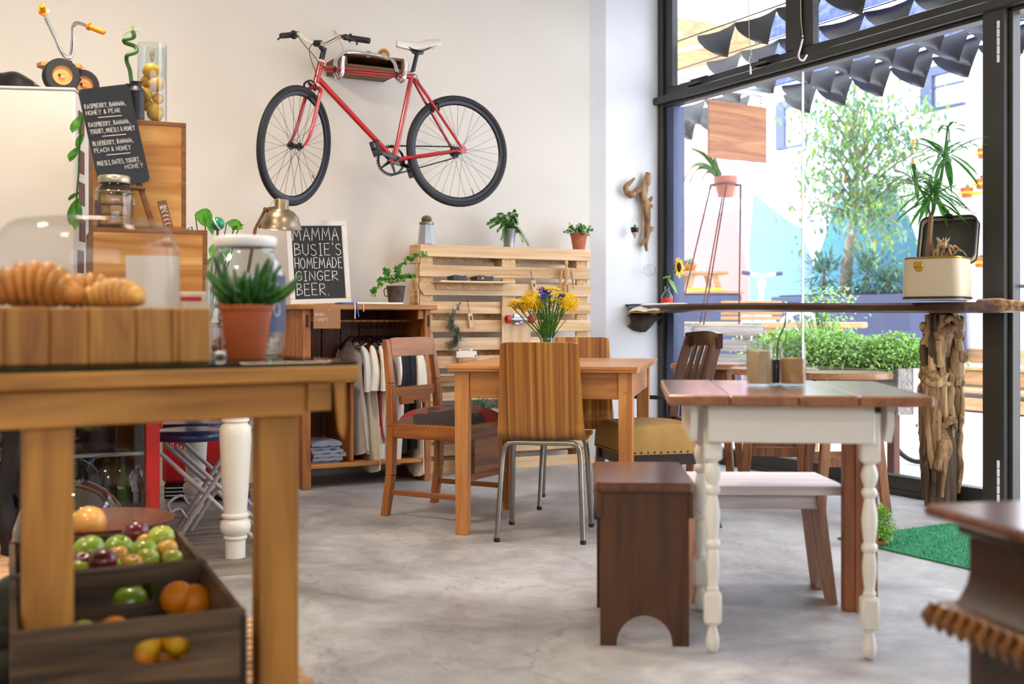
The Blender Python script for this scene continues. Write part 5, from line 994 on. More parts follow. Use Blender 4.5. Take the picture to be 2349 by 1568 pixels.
    p = at(1781, 884, 3.66); j = thing('syrup_bottle', 'small dark glass bottle standing between the two sugar jars', 'bottle', (p.x, p.y, T), 0); mb = MB(); mb.lathe([(0, 0), (.024, 0), (.026, .006), (.026, .085), (.018, .10), (.017, .115), (.0185, .118), (.0185, .124), (0, .124)], 20); obj('glass', mb, 'jar_glass', j, smooth=50); mb = MB(); mb.lathe([(0, .004), (.0235, .006), (.0235, .082), (0, .084)], 20); obj('liquid', mb, 'dark_liquid', j)
    mb = MB(); mb.tube(bez([(.0, 0, .03), (.004, 0, .125), (.012, 0, .16), (.024, -.01, .19), (.028, -.01, .235)], 4), [.003] * 14 + [.0025] * 3, 6); mb.tube(bez([(.01, 0, .11), (.03, 0, .145), (.033, 0, .17)], 4), .002, 6); obj('succulent_stem', mb, 'leaf_dark', j)
white_table()
# ================================================================ window bar
def bar():
    f = Fr(FG.x, FG.y, A - pi / 2); t = fthing('window_bar', 'long live-edge dark wood bar shelf running along the window', 'shelf', f)
    R = random.Random(3); n = 34; s1 = 3.02; top, bot = [], []
    ys = lambda x: -.345 - .035 * sin(x * 2.3 + .4) + .012 * sin(x * 7) - (.10 * max(0, 1 - (x + .02) / .18) ** 2 * -1 if x < .16 else 0)
    pts = [(-.0 + s1 * i / n) for i in range(n + 1)]; front = [(x, ys(x)) for x in pts]; front[-1] = (s1 - .02, -.20); front[-2] = (s1 - .10, -.32)
    zc = lambda x: 1.035 - .0 * x + .008 * sin(x * 1.7)
    mb = MB(); v = []; m = len(front)
    for (x, y) in front: z = zc(x); v += [(x, -.035, z + .022), (x, y + .004, z + .022), (x, y - .006, z + .010), (x, y, z - .018), (x, y + .03, z - .030), (x, -.035, z - .030)]
    f6 = [(i * 6 + j, i * 6 + (j + 1) % 6, (i + 1) * 6 + (j + 1) % 6, (i + 1) * 6 + j) for i in range(m - 1) for j in range(6)] + [tuple(range(5, -1, -1)), tuple(range((m - 1) * 6, m * 6))]
    mb.add(v, [tuple(reversed(q)) for q in f6]); obj('plank', mb, 'slab_wood', t, smooth=30)
    mb = MB(); mb.tube(bez([(s1 - .12, -.2, 1.03), (s1 + .02, -.16, 1.035), (s1 + .12, -.12, 1.022), (s1 + .16, -.06, 1.02)], 4), [.035] * 4 + [.026] * 4 + [.018] * 4 + [.012], 8); obj('branch_end', mb, 'driftwood', t)
    # root bracket under the wall end
    mb = MB(); g = []
    for i in range(11):
        u = i / 10; c = Vector((.02 + .02 * u, -.30 + .27 * u, .925 + .045 * u * u - .02 * sin(pi * u))); rr = .015 + .06 * sin(pi * min(1, u * 1.05 + .12)) ; r = []
        for j in range(14): a = 2 * pi * j / 14; k = rr * (1 + .22 * noise.noise(Vector((u * 5, cos(a) * 2, sin(a) * 2)))); r.append((c.x + cos(a) * k * .9, c.y, 1.0 - (1.0 - c.z) * .6 + sin(a) * k))
        g.append(r + [r[0]])
    mb.sheet(g); obj('root_bracket', mb, 'bark', t, smooth=60)
    # driftwood column
    p = at(2160, 1100, 5.86); c = thing('driftwood_column', 'knotted driftwood column carrying the near end of the window bar', 'column', (p.x, p.y, 0), A - pi / 2)
    R = random.Random(12); H = 1.0
    mb = MB(); mb.tube([(0, 0, 0), (.01, 0, .3), (-.01, 0, .6), (.0, 0, H)], [.075, .07, .065, .06], 12); obj('core', mb, 'driftwood_dark', c, smooth=60)
    for i in range(60):
        a = R.uniform(0, 2 * pi); z0 = R.uniform(-.0, .78); L = R.uniform(.16, .5); z1 = min(H - .01, z0 + L); rb = .068 + R.uniform(-.012, .025); a2 = a + R.uniform(-.4, .4); k = R.uniform(.012, .03); P = []; Rr = []
        for q in range(7): u = q / 6; aa = a + (a2 - a) * u; rr = rb + .012 * sin(u * pi * R.uniform(.8, 2.2)); P.append((cos(aa) * rr, sin(aa) * rr, z0 + (z1 - z0) * u)); Rr.append(k * (.35 + .65 * sin(pi * (.12 + .76 * u))) * R.uniform(.8, 1.2))
        mb = MB(); mb.tube(bez(P, 2), [Rr[min(6, q // 2)] for q in range(13)], 8, flat=R.uniform(.6, 1.1)); obj('driftwood_piece', mb, R.choice(('driftwood', 'driftwood', 'driftwood_pale', 'driftwood_dark', 'driftwood_pale')), c, smooth=70)
    for i in range(16):
        z = R.choice((.93, .95, .97, .90, .45, .42, .30, .66)); a = R.uniform(0, 2 * pi); P = [(cos(a + b) * (.085 + R.uniform(-.01, .03)), sin(a + b) * .09, z + R.uniform(-.04, .04)) for b in (-.7, -.25, .2, .7)]; mb = MB(); k = R.uniform(.014, .024); mb.tube(bez(P, 3), [k * q for q in (.5, .8, 1.1, 1, .9, 1.2, 1, .8, .6, .4)], 8); obj('knot_piece', mb, R.choice(('driftwood', 'driftwood_pale')), c, smooth=70)
    for (a, z, rx, rz_) in ((2.6, .36, .05, .11), (3.6, .42, .045, .09), (1.2, .50, .04, .10), (5.4, .30, .045, .12), (4.4, .62, .035, .11), (2.2, .86, .04, .07), (.3, .74, .035, .09)):
        mb = MB(); mb.ball((cos(a) * .075, sin(a) * .075, z), (rx, rx, rz_), 14, 10); mb.v = [tuple(Vector(p) * 1.0 + Vector((p[0], p[1], 0)) * .5 * noise.noise(Vector(p) * 14)) for p in mb.v]; obj('knot_piece', mb, 'driftwood', c, smooth=70)
    return f
fb_ = bar()
def bar_things():
    R = random.Random(31); Zt = 1.060; f = fb_
    # vanity case with palm
    p = at(2150, 690, 5.62); o = Fr(p.x, p.y, radians(-36), Zt); t = fthing('vanity_case', 'open cream train case with black piping used as a planter on the window bar', 'case', o); w, d, h = .285, .25, .205
    def rr(w, d, r, n=5): return [(sx * (w / 2 - r) + r * cos(a), sy * (d / 2 - r) + r * sin(a)) for sx, sy, a0 in ((1, 1, 0), (-1, 1, pi / 2), (-1, -1, pi), (1, -1, 1.5 * pi)) for a in [a0 + pi / 2 * i / n for i in range(n + 1)]]
    ring = rr(w, d, .045); k = len(ring); mb = MB(); v = []
    rows = [(.955, .0), (.965, .012), (.97, .06), (.955, h - .008), (.945, h)]
    for s, z in rows: v += [(x * (s + .03 if z < .1 else s), y * s, z) for x, y in ring]
    mb.add(v, [(i * k + j, i * k + (j + 1) % k, (i + 1) * k + (j + 1) % k, (i + 1) * k + j) for i in range(len(rows) - 1) for j in range(k)] + [tuple(range(k - 1, -1, -1)), tuple(range(4 * k, 5 * k))]); obj('body', mb, 'suitcase_cloth', t, smooth=50)
    mb = MB(); mb.tube([(x * .995, y * .975, .012) for x, y in ring], .006, 6, close=True); obj('piping', mb, 'piping_black', t); mb = MB(); mb.tube([(x * .95, y * .95, h + .002) for x, y in ring], .005, 6, close=True); obj('rim', mb, 'brass', t)
    mb = MB(); mb.lathe([(0, .004), (.02, .003), (.022, 0)], 14, Matrix.Translation(Vector((-.055, -d / 2 * .95 - .002, h - .045))) @ Matrix.Rotation(pi / 2, 4, 'X')); mb.box(-.077, -.033, -d / 2 - .004, -d / 2 + .006, h - .045, h - .018, .003); obj('clasp', mb, 'brass', t)
    M = Matrix.Translation(Vector((.005, d / 2 * .93, h))) @ Matrix.Rotation(radians(0), 4, 'Z') @ Matrix.Rotation(radians(72), 4, 'X'); lid = rr(.275, .235, .035); mb = MB(); v = []
    for s, z in ((1, 0), (1, .05), (.97, .06)): v += [(x * s, (y + .117) * s, -z) for x, y in lid]
    mb.add(v, [(i * k + j, (i + 1) * k + j, (i + 1) * k + (j + 1) % k, i * k + (j + 1) % k) for i in range(2) for j in range(k)] + [tuple(range(2 * k, 3 * k))]); xform(mb, M); L_ = obj('lid', mb, 'suitcase_cloth', t, smooth=50)
    mb = MB(); mb.prism([(x * .94, (y + .117) * .97 + .0) for x, y in lid], -.05, -.046, 'xy', M); obj('lid_lining', mb, 'suitcase_lining', L_); mb = MB(); mb.tube([tuple(M @ Vector((x, y + .117, 0))) for x, y in lid], .006, 6, close=True); mb.tube([tuple(M @ Vector((x, y + .117, -.055))) for x, y in lid], .005, 6, close=True); obj('lid_piping', mb, 'piping_black', L_); mb = MB(); mb.box(-.02, .02, .232, .246, -.03, .012, .003, M); obj('lid_clasp', mb, 'black_plastic', L_)
    # palm
    q = thing('dracaena', 'slender palm-like plant growing out of the open train case', 'plant', o.w(-.03, 0, h + .004) if 0 else o.w(-.045, .0, .01), 0); mb = MB(); trunk = bez([(0, 0, 0), (.002, 0, .2), (.008, 0, .30), (.016, 0, .415)], 4); mb.tube(trunk, [.014] * 8 + [.012] * 5, 10); obj('trunk', mb, 'stem_brown', q)
    br = MB(); tops = [Vector((.012, 0, .52)), Vector((-.06, .02, .60)), Vector((.085, 0, .72)), Vector((.02, -.03, .50)), Vector((.10, .0, .86))]; base = Vector((.016, 0, .40))
    for tp in tops: br.tube(bez([base, base.lerp(tp, .5) + Vector((.01, 0, 0)), tp], 4), .005, 6)
    br.tube(bez([tops[2], tops[2].lerp(tops[4], .6) + Vector((.012, 0, 0)), tops[4]], 3), .003, 5); obj('branch', br, 'stem_green', q)
    for ti, tp in enumerate(tops):
        for i in range((26, 24, 26, 14, 6)[ti]):
            a = R.uniform(0, 2 * pi); up = R.uniform(-.35, 1.0); L = R.uniform(.19, .31) * (.6 if ti == 4 else 1); mb = MB(); mb.leaf(tp + Vector((0, 0, R.uniform(-.03, .02))), Vector((cos(a), sin(a), up)), L, .021, R.uniform(.15, .6), n=5, fold=.25); obj('leaf', mb, 'leaf_palm', q, smooth=60)
    mb = MB(); pod = MB()
    for i in range(16):
        e = Vector((R.uniform(-.06, .12), R.uniform(-.07, .05), R.uniform(.0, .07))); mb.tube(bez([(e.x * .4, e.y * .4, -.0), e * .7 + Vector((0, -.02, .035)), e], 4), [.004] * 5 + [.003] * 4, 6)
    xform(mb, Matrix.Translation(Vector(o.w(0, 0, h)))); pc = o.w(.035, -.03, h + .07); pod.ball(pc, (.026, .02, .022), 12, 8)
    for i in range(5): a = i * 1.25; pod.tube([pc + Vector((cos(a) * .02, sin(a) * .015, .012)), pc + Vector((cos(a) * .036, sin(a) * .02, .034))], [.006, .001], 6)
    s_ = single('dried_roots', mb, 'driftwood', 'tangle of dried twisted roots around the palm stem in the train case', 'roots', smooth=60); single('seed_pod', pod, 'driftwood_pale', 'dried spiky brown seed pod perched on the roots in the train case', 'seed pod')
    # bottle vase + sunflower
    p = f.loc(at(1521, 699, 7.78)); P = f.w(p.x, -.20, 1.058); Y = P.y
    t = thing('milk_bottle', 'small glass milk bottle with red band used as vase on the bar by the wall', 'vase', P, 0); mb = MB(); mb.lathe([(0, 0), (.036, 0), (.040, .006), (.040, .062), (.030, .082), (.016, .10), (.015, .125), (.019, .132), (.017, .132), (.013, .12), (.014, .10), (.037, .06), (.037, .008), (0, .006)], 24); obj('glass', mb, 'jar_glass', t, smooth=50); mb = MB(); mb.lathe([(.0405, .018), (.0408, .02), (.0408, .05), (.0405, .052)], 24); obj('red_band', mb, 'red_print', t)
    t = thing('sunflower', 'single sunflower leaning out of the small milk bottle', 'flower', P, 0); hd = Vector((.068, -.02, .262)); mb = MB(); mb.tube(bez([(0, 0, .02), (.0, 0, .13), (.012, 0, .20), (.035, -.01, .25), hd], 4), .0045, 7); obj('stem', mb, 'stem_green', t)
    nrm = Vector((.82, -.55, .05)).normalized(); u = nrm.orthogonal().normalized(); w2 = nrm.cross(u); mb = MB(); gr = MB()
    for i in range(34): a = 2 * pi * i / 34 + R.uniform(-.05, .05); d = u * cos(a) + w2 * sin(a); mb.leaf(hd + d * .032 + nrm * .012, d + nrm * R.uniform(-.1, .4), R.uniform(.035, .048), .017, .05, side=nrm.cross(d), n=3)
    obj('petals', mb, 'petal_sun', t, kind='stuff')
    for i in range(26): a = 2 * pi * i / 26; d = u * cos(a) + w2 * sin(a); gr.leaf(hd + d * .02 - nrm * .004, d - nrm * R.uniform(.0, .7), R.uniform(.025, .038), .015, .05, n=2)
    obj('sepals', gr, 'leaf_mid', t, kind='stuff'); mb = MB(); mb.ball(hd + nrm * .010, (.02, .034, .034), 14, 8); obj('heart', mb, 'sun_heart', t)
    for d, L in (((.25, -.3, -.3), .09), ((.45, -.2, -.5), .10), ((-.4, -.3, .3), .06), ((-.2, -.3, .9), .05)): mb = MB(); mb.leaf((.01, 0, .185), d, L, .045, .5, n=5); obj('leaf', mb, 'leaf_bright', t)
    # magazine
    P = f.w(.30, -.25, 1.059); t = thing('magazine', 'open magazine drooping over the edge of the window bar by the wall', 'magazine', P, A - pi / 2); M_ = [[(x * .05 - .12, -.16 + y * .05, .004 + .012 * abs(sin(x * .8)) - (.05 * max(0, (2 - y)) ** 1.5 * .35 if 1 else 0)) for y in range(6)] for x in range(8)]
    mb = MB(); mb.sheet(M_, .003); obj('pages', mb, 'paper', t, smooth=60); mb = MB(); mb.sheet([[(x * .05 - .12, -.155 + y * .05, .001 - (.05 * max(0, (2 - y)) ** 1.5 * .35)) for y in range(5)] for x in range(8)], .002); obj('cover', mb, 'yellow_paint', t)
    mb = MB(); mb.box(-.30, -.10, -.06, .1, .0, .012, .001); obj('closed_issue', mb, 'leather_dark', t)
    # driftwood hook on the pier with two hanging glass drops
    o = FW; yl = -.045; K = lambda a, b, y=yl: o.px(a, b, y)
    t = thing('driftwood_hook', 'twisted driftwood branch fixed to the white pier beside the window', 'driftwood', FW.w(0, 0), A)
    mb = MB(); mb.tube(bez([K(1487, 396), K(1484, 415), K(1478, 430), K(1476, 452), K(1482, 470), K(1484, 500), K(1485, 530), K(1482, 555), K(1484, 576)], 5), [.019, .020, .022, .024, .026, .029, .030, .031, .030, .028, .030, .032, .031, .030, .029, .028, .029, .030, .031, .030, .028, .027, .028, .030, .029, .027, .025, .023, .024, .026, .025, .024, .022, .02, .018, .016, .015, .014, .013, .012, .010], 10); obj('stem', mb, 'driftwood', t, smooth=70)
    mb = MB(); mb.tube(bez([K(1478, 432), K(1462, 437), K(1450, 447), K(1438, 441), K(1436, 428), K(1446, 418), K(1456, 408)], 4), [.02, .021, .021, .020, .020, .02, .021, .022, .024, .025, .024, .022, .021, .021, .022, .022, .020, .019, .018, .017, .014, .013, .010, .008, .005], 10); obj('curl', mb, 'driftwood', t, smooth=70)
    for P_ in ([(1482, 462), (1492, 458), (1496, 450)], [(1494, 470), (1490, 475), (1478, 480)], [(1480, 548), (1472, 560), (1468, 560)], [(1488, 530), (1496, 525), (1495, 520)]): mb = MB(); mb.tube(bez([K(*q) for q in P_], 3), [.016, .017, .016, .015, .013, .010, .006], 8); obj('stub', mb, 'driftwood', t, smooth=70)
    c = K(1456, 525, -.08); t = thing('terrarium_drop', 'pointed glass drop with dark soil hanging from the driftwood hook', 'terrarium', FW.w(c.x, c.y, 0), A); H0 = K(1456, 490, -.08).z; H1 = K(1456, 548, -.08).z
    L = H0 - H1; mb = MB(); mb.lathe([(0, H1), (.012, H1 + L * .14), (.030, H1 + L * .38), (.031, H1 + L * .5), (.022, H1 + L * .72), (.005, H1 + L * .95), (0, H0)], 20); obj('glass', mb, 'jar_glass', t, smooth=60); mb = MB(); mb.lathe([(0, H1 + .004), (.010, H1 + L * .14), (.022, H1 + L * .26)], 18); obj('sand', mb, 'sand_pale', t); mb = MB(); mb.lathe([(0.0, H1 + L * .26), (.023, H1 + L * .26), (.029, H1 + L * .38), (.029, H1 + L * .46), (0, H1 + L * .47)], 18); obj('soil', mb, 'soil', t)
    mb = MB(); [mb.leaf((0, 0, H1 + L * .46), rnd3(R, .8), .03, .006, .1, n=2) for i in range(14)]; obj('sprout', mb, 'leaf_tree_blue', t, kind='stuff'); mb = MB(); mb.rod((0, 0, H0), (0, .03, K(1456, 446).z), .0012, 5); obj('string', mb, 'beige_cord', t)
    c = K(1489, 620, -.08); zc = c.z; t = thing('glass_globe', 'clear round glass globe hanging below the driftwood hook', 'globe', FW.w(c.x, c.y, 0), A); mb = MB(); mb.ball((0, 0, zc), .045, 24, 14); mb.lathe([(0, zc + .044), (.008, zc + .045), (.006, zc + .055), (0, zc + .056)], 10); obj('glass', mb, 'jar_glass', t, smooth=60); mb = MB(); mb.rod((0, 0, zc + .055), (0, .03, K(1489, 560).z), .001, 5); obj('string', mb, 'beige_cord', t)
    # hook cords by the window
    for px, yb_, hook in ((1721, 170, 0), (1840, 138, 1)):
        p = at(px, yb_, 6.35); t = thing('window_pull', ('thin cord with a small clear pull tip' if not hook else 'cord with a large clear S-shaped hook') + ' hanging in front of the fanlights', 'cord', (p.x, p.y, 0), 0, 'pull cords before the fanlights'); z = p.z
        mb = MB(); mb.tube(bez([(.004, 0, z + .10), (.0, 0, z + .17), (-.008, 0, z + .30), (-.008, 0, 3.45)], 3), .002, 6); obj('cord', mb, 'beige_cord', t); mb = MB(); [mb.ball((.002, 0, z + q), (.008, .006, .005), 8, 5) for q in (.115, .135)]; obj('clamp', mb, 'aluminium', t)
        mb = MB()
        if hook: mb.tube(bez([(.0, 0, z + .11), (-.006, 0, z + .08), (-.02, 0, z + .03), (-.012, 0, z + .005), (.008, 0, z + .0), (.028, 0, z + .03)], 5), .0055, 8)
        else: mb.tube(bez([(0, 0, z + .10), (-.008, 0, z + .07), (0, 0, z + .05), (0.002, 0, z)], 4), [.002] * 9 + [.006] * 4, 8)
        obj('tip', mb, 'white_plastic', t)
    # black rail between table and window
    p0, p1 = at(1452, 909, 6.35), at(1535, 912, 6.15); mb = MB(); mb.beam(p0, p1, .02, .022, (0, 0, 1), .002); p2 = Vector(FG.w(.35, -.02, p1.z))
    mb.beam(p1, (p2.x, p2.y, p1.z), .02, .022, (0, 0, 1), .002); single('foot_rail', mb, 'black_metal', 'black steel foot rail reaching from the window frame behind the dining table', 'rail')
bar_things()
def bar_stools():
    spec = [(1628, 832, 6.85, .215, 'square', 'reclaimed wood bar stool with a squared top nearest the wall'), (1776, 846, 6.15, .235, 'round', 'reclaimed wood bar stool with a rounded top, middle of the three at the window'), (1936, 860, 5.72, .225, 'round', 'reclaimed wood bar stool with a rounded top nearest the driftwood column')]
    for i, (px, py, Y, r, kind, lab) in enumerate(spec):
        p = at(px, py, Y); z = .70; t = thing('bar_stool', lab, 'stool', (p.x, p.y, 0), radians(-25 + i * 14), 'bar stools at the window bar')
        n = 4.5 if kind == 'square' else 3.0; pol = [(math.copysign(abs(cos(a)) ** (2 / n), cos(a)) * r, math.copysign(abs(sin(a)) ** (2 / n), sin(a)) * r * .85) for a in [2 * pi * k / 28 for k in range(28)]]
        mb = MB(); mb.prism(pol, z - .03, z - .004, 'xy'); mb.prism([(a * .98, b * .98) for a, b in pol], z - .004, z, 'xy'); obj('seat', mb, 'bar_stool_top', t)
        for sx in (-1, 1):
            for sy in (-1, 1): mb = MB(); mb.beam((sx * .105, sy * .085, z - .031), (sx * .165, sy * .14, 0.01), .05, .038, (0, 1, 0), .003, .042, .034); obj('leg', mb, 'bar_stool', t)
        for sy in (-1, 1): bx(t, 'apron', 'bar_stool', (-.125, .125, sy * .09 - .012, sy * .09 + .012, z - .13, z - .031)); bx(t, 'footrest', 'bar_stool', (-.15, .15, sy * .118 - .012, sy * .118 + .012, .235, .285))
        for sx in (-1, 1): bx(t, 'apron', 'bar_stool', (sx * .11 - .012, sx * .11 + .012, -.07, .07, z - .13, z - .031))
bar_stools()
def floor_things():
    a = gp(1920, 1236); f = Fr(a.x, a.y, A - pi / 2); t = fthing('turf_mat', 'rectangle of green artificial turf lying on the concrete by the window', 'mat', f); R = random.Random(5)
    mb = MB(); mb.box(0, 1.15, 0, .78, 0, .008, .002); obj('backing', mb, 'turf', t); mb = MB()
    for i in range(9000): x, y = R.uniform(0, 1.15), R.uniform(0, .78); h = R.uniform(.008, .017); a_ = R.uniform(0, 2 * pi); dx, dy = cos(a_) * .0022, sin(a_) * .0022; mb.add([(x - dx, y - dy, .007), (x + dx, y + dy, .007), (x + R.uniform(-.008, .008), y + R.uniform(-.008, .008), .007 + h)], [(0, 1, 2)])
    obj('blades', mb, 'turf_blade', t, kind='stuff', smooth=0)
    p = gp(2022, 1262); t = thing('moss_plant', 'bright green feathery moss fern low behind the pine block leg', 'plant', (p.x, p.y + .1, .009), 0); mb = MB(); mb.lathe([(0, 0), (.05, 0), (.055, .02), (0, .02)], 14); obj('pot', mb, 'terracotta', t); mb = MB()
    for i in range(2200): d = rnd3(R, .1); r = R.random() ** .35; mb.leaf(Vector((d.x * .085 * r, d.y * .08 * r, max(.006, .085 + d.z * .085 * r))), d + rnd3(R) * .7, R.uniform(.012, .026), .008, .2, n=2)
    obj('fronds', mb, 'moss', t, kind='stuff')
    # carved chest in the near corner
    c = at(2117, 1158, 2.05); z = .635; f = Fr(c.x, c.y, radians(13)); t = fthing('carved_cabinet', 'dark carved wood cabinet with glossy top in the near corner', 'cabinet', f)
    bx(t, 'top', 'carved_top', (0, .9, -.55, 0, z - .022, z), .006); bx(t, 'top_moulding', 'carved_wood', (.045, .88, -.53, -.03, z - .05, z - .0225), .008)
    mb = MB(); mb.prism([(.060, z - .05), (.060, .52), (.055, .50), (.04, .475), (.03, .465), (.03, .435), (.060, .42), (.060, .0), (.86, .0), (.86, z - .05)], -.50, -.05); obj('body', mb, 'carved_wood', t)
    bx(t, 'ledge', 'carved_light', (.0, .88, -.545, -.02, .432, .465), .010); mb = MB()
    for i in range(17): y = -.53 + i * .031; mb.tube([(.0, y, .465), (-.006, y + .010, .44), (.004, y + .02, .417)], [.006, .013, .005], 7)
    for i in range(26): x = .01 + i * .033; mb.tube([(x, -.545, .465), (x + .01, -.553, .44), (x + .02, -.545, .417)], [.006, .013, .005], 7)
    obj('gadroon_carving', mb, 'carved_light', t, kind='stuff', smooth=60)
    for i in range(3): bx(t, 'carved_panel', 'carved_wood', (.053, .061, -.48 + i * .145, -.36 + i * .145, .05, .32), .004)
floor_things()
# ================================================================ front counter and what stands on it
CT = Fr(at(60, 900, 2.2).x, 2.2, radians(33)); GZ = .875
def counter():
    f = CT; t = fthing('front_counter', 'chunky pine counter table with a glass sheet on top, carrying the cake dome', 'table', f); x1 = .688; d = .62; x0 = -.42
    for i, (a, b) in enumerate(((-.045, .11), (.112, .30), (.302, .47), (.472, .62))): bx(t, 'top_plank', 'counter_x', (x0, x1, a, b, .832, .865 - (i % 2) * .0006), .003)
    bx(t, 'glass_sheet', 'table_glass', (x0, x1 - .003, -.042, d - .004, .8665, GZ), .001)
    bx(t, 'apron', 'counter_x', (-.40, .575, -.012, .014, .756, .831), .003); bx(t, 'end_apron', 'counter_x', (.575, .632, -.02, .44, .765, .831), .003)
    bx(t, 'apron', 'counter_x', (-.40, .575, .545, .57, .756, .831), .003)
    for x, y in ((0.0, .015), (.4765, .015), (.095, .50), (.600, .345)): bx(t, 'leg', 'counter_z', (x, x + .092, y, y + .045, .101, .831), .003)
    mb = MB(); mb.prism([(.634, .83), (.662, .83), (.662, .735), (.657, .70), (.646, .72)], -.03, -.021); obj('hanging_tag', mb, 'counter_z', t)
counter()
def bread_board():
    R = random.Random(9); a = CT.px(485, 760, .06); t = thing('bread_board', 'thick slab of glued pine boards carrying the croissant dome on the counter', 'board', CT.w(0, 0, 0), CT.rz)
    xs = [-.36, -.17, -.03, .055, .13, .225, .30, a.x - .07, a.x]
    xs = sorted(x for x in xs)
    for p, q in zip(xs, xs[1:]):
        if q - p > .01: bx(t, 'board', 'board_wood', (p + .0006, q - .0006, .06, .50, GZ + .0005, GZ + .118 - R.uniform(0, .0012)), .003)
    Z = GZ + .118; c = CT.w(CT.px(203, 700, .27).x, .27, Z)
    t = thing('cake_dome', 'large clear plastic dome covering croissants on the thick pine board', 'dome', c, 0); r = .198; pr = [(r + .004, 0), (r + .004, .004), (r, .006), (r - .002, .07)] + [(r - .058 + .056 * cos(b), .105 + .088 * sin(b)) for b in [pi / 2 * i / 9 for i in range(1, 9)]] + [(.12, .196), (.06, .1985), (0, .199)]
    mb = MB(); mb.lathe(pr, 48); obj('shell', mb, 'dome_glass', t, smooth=60)
    def croissant(loc, rz, L, k, lab, m='croissant', tilt=0):
        o = thing('croissant', lab, 'croissant', loc, rz, 'croissants under the dome'); n = 9; R2 = random.Random(int(L * 1000)); mb = MB(); P = []; Rr = []
        for i in range(n * 4 + 1):
            u = i / (n * 4); a = (u - .5) * 2.0; x = L * .5 * sin(a) / sin(1.0); y = -.20 * L * (1 - cos(a)) / (1 - cos(1.0)); env = max(.0, sin(pi * (.04 + .92 * u))) ** .75; seg = abs(sin(pi * u * n)) ** .5
            P.append((x, y, k * (.15 + .85 * env))); Rr.append(k * env * (.80 + .25 * seg))
        mb.tube(P, Rr, 18); obj('crust', mb, m, o, smooth=75)
    Q = lambda px, dy: c + Vector(((px - 203) / 2600 * 2.55, dy, 0))
    croissant(Q(118, -.085), radians(8), .20, .050, 'largest croissant, humped in the middle of the dome'); croissant(Q(288, -.06), radians(-12), .155, .032, 'flatter striped croissant at the right of the dome', 'croissant_pale'); croissant(Q(180, .07), radians(20), .17, .040, 'croissant lying at the back of the dome', 'croissant'); croissant(Q(70, .03), radians(40), .13, .03, 'small croissant behind the largest one under the dome', 'croissant_pale')
bread_board()
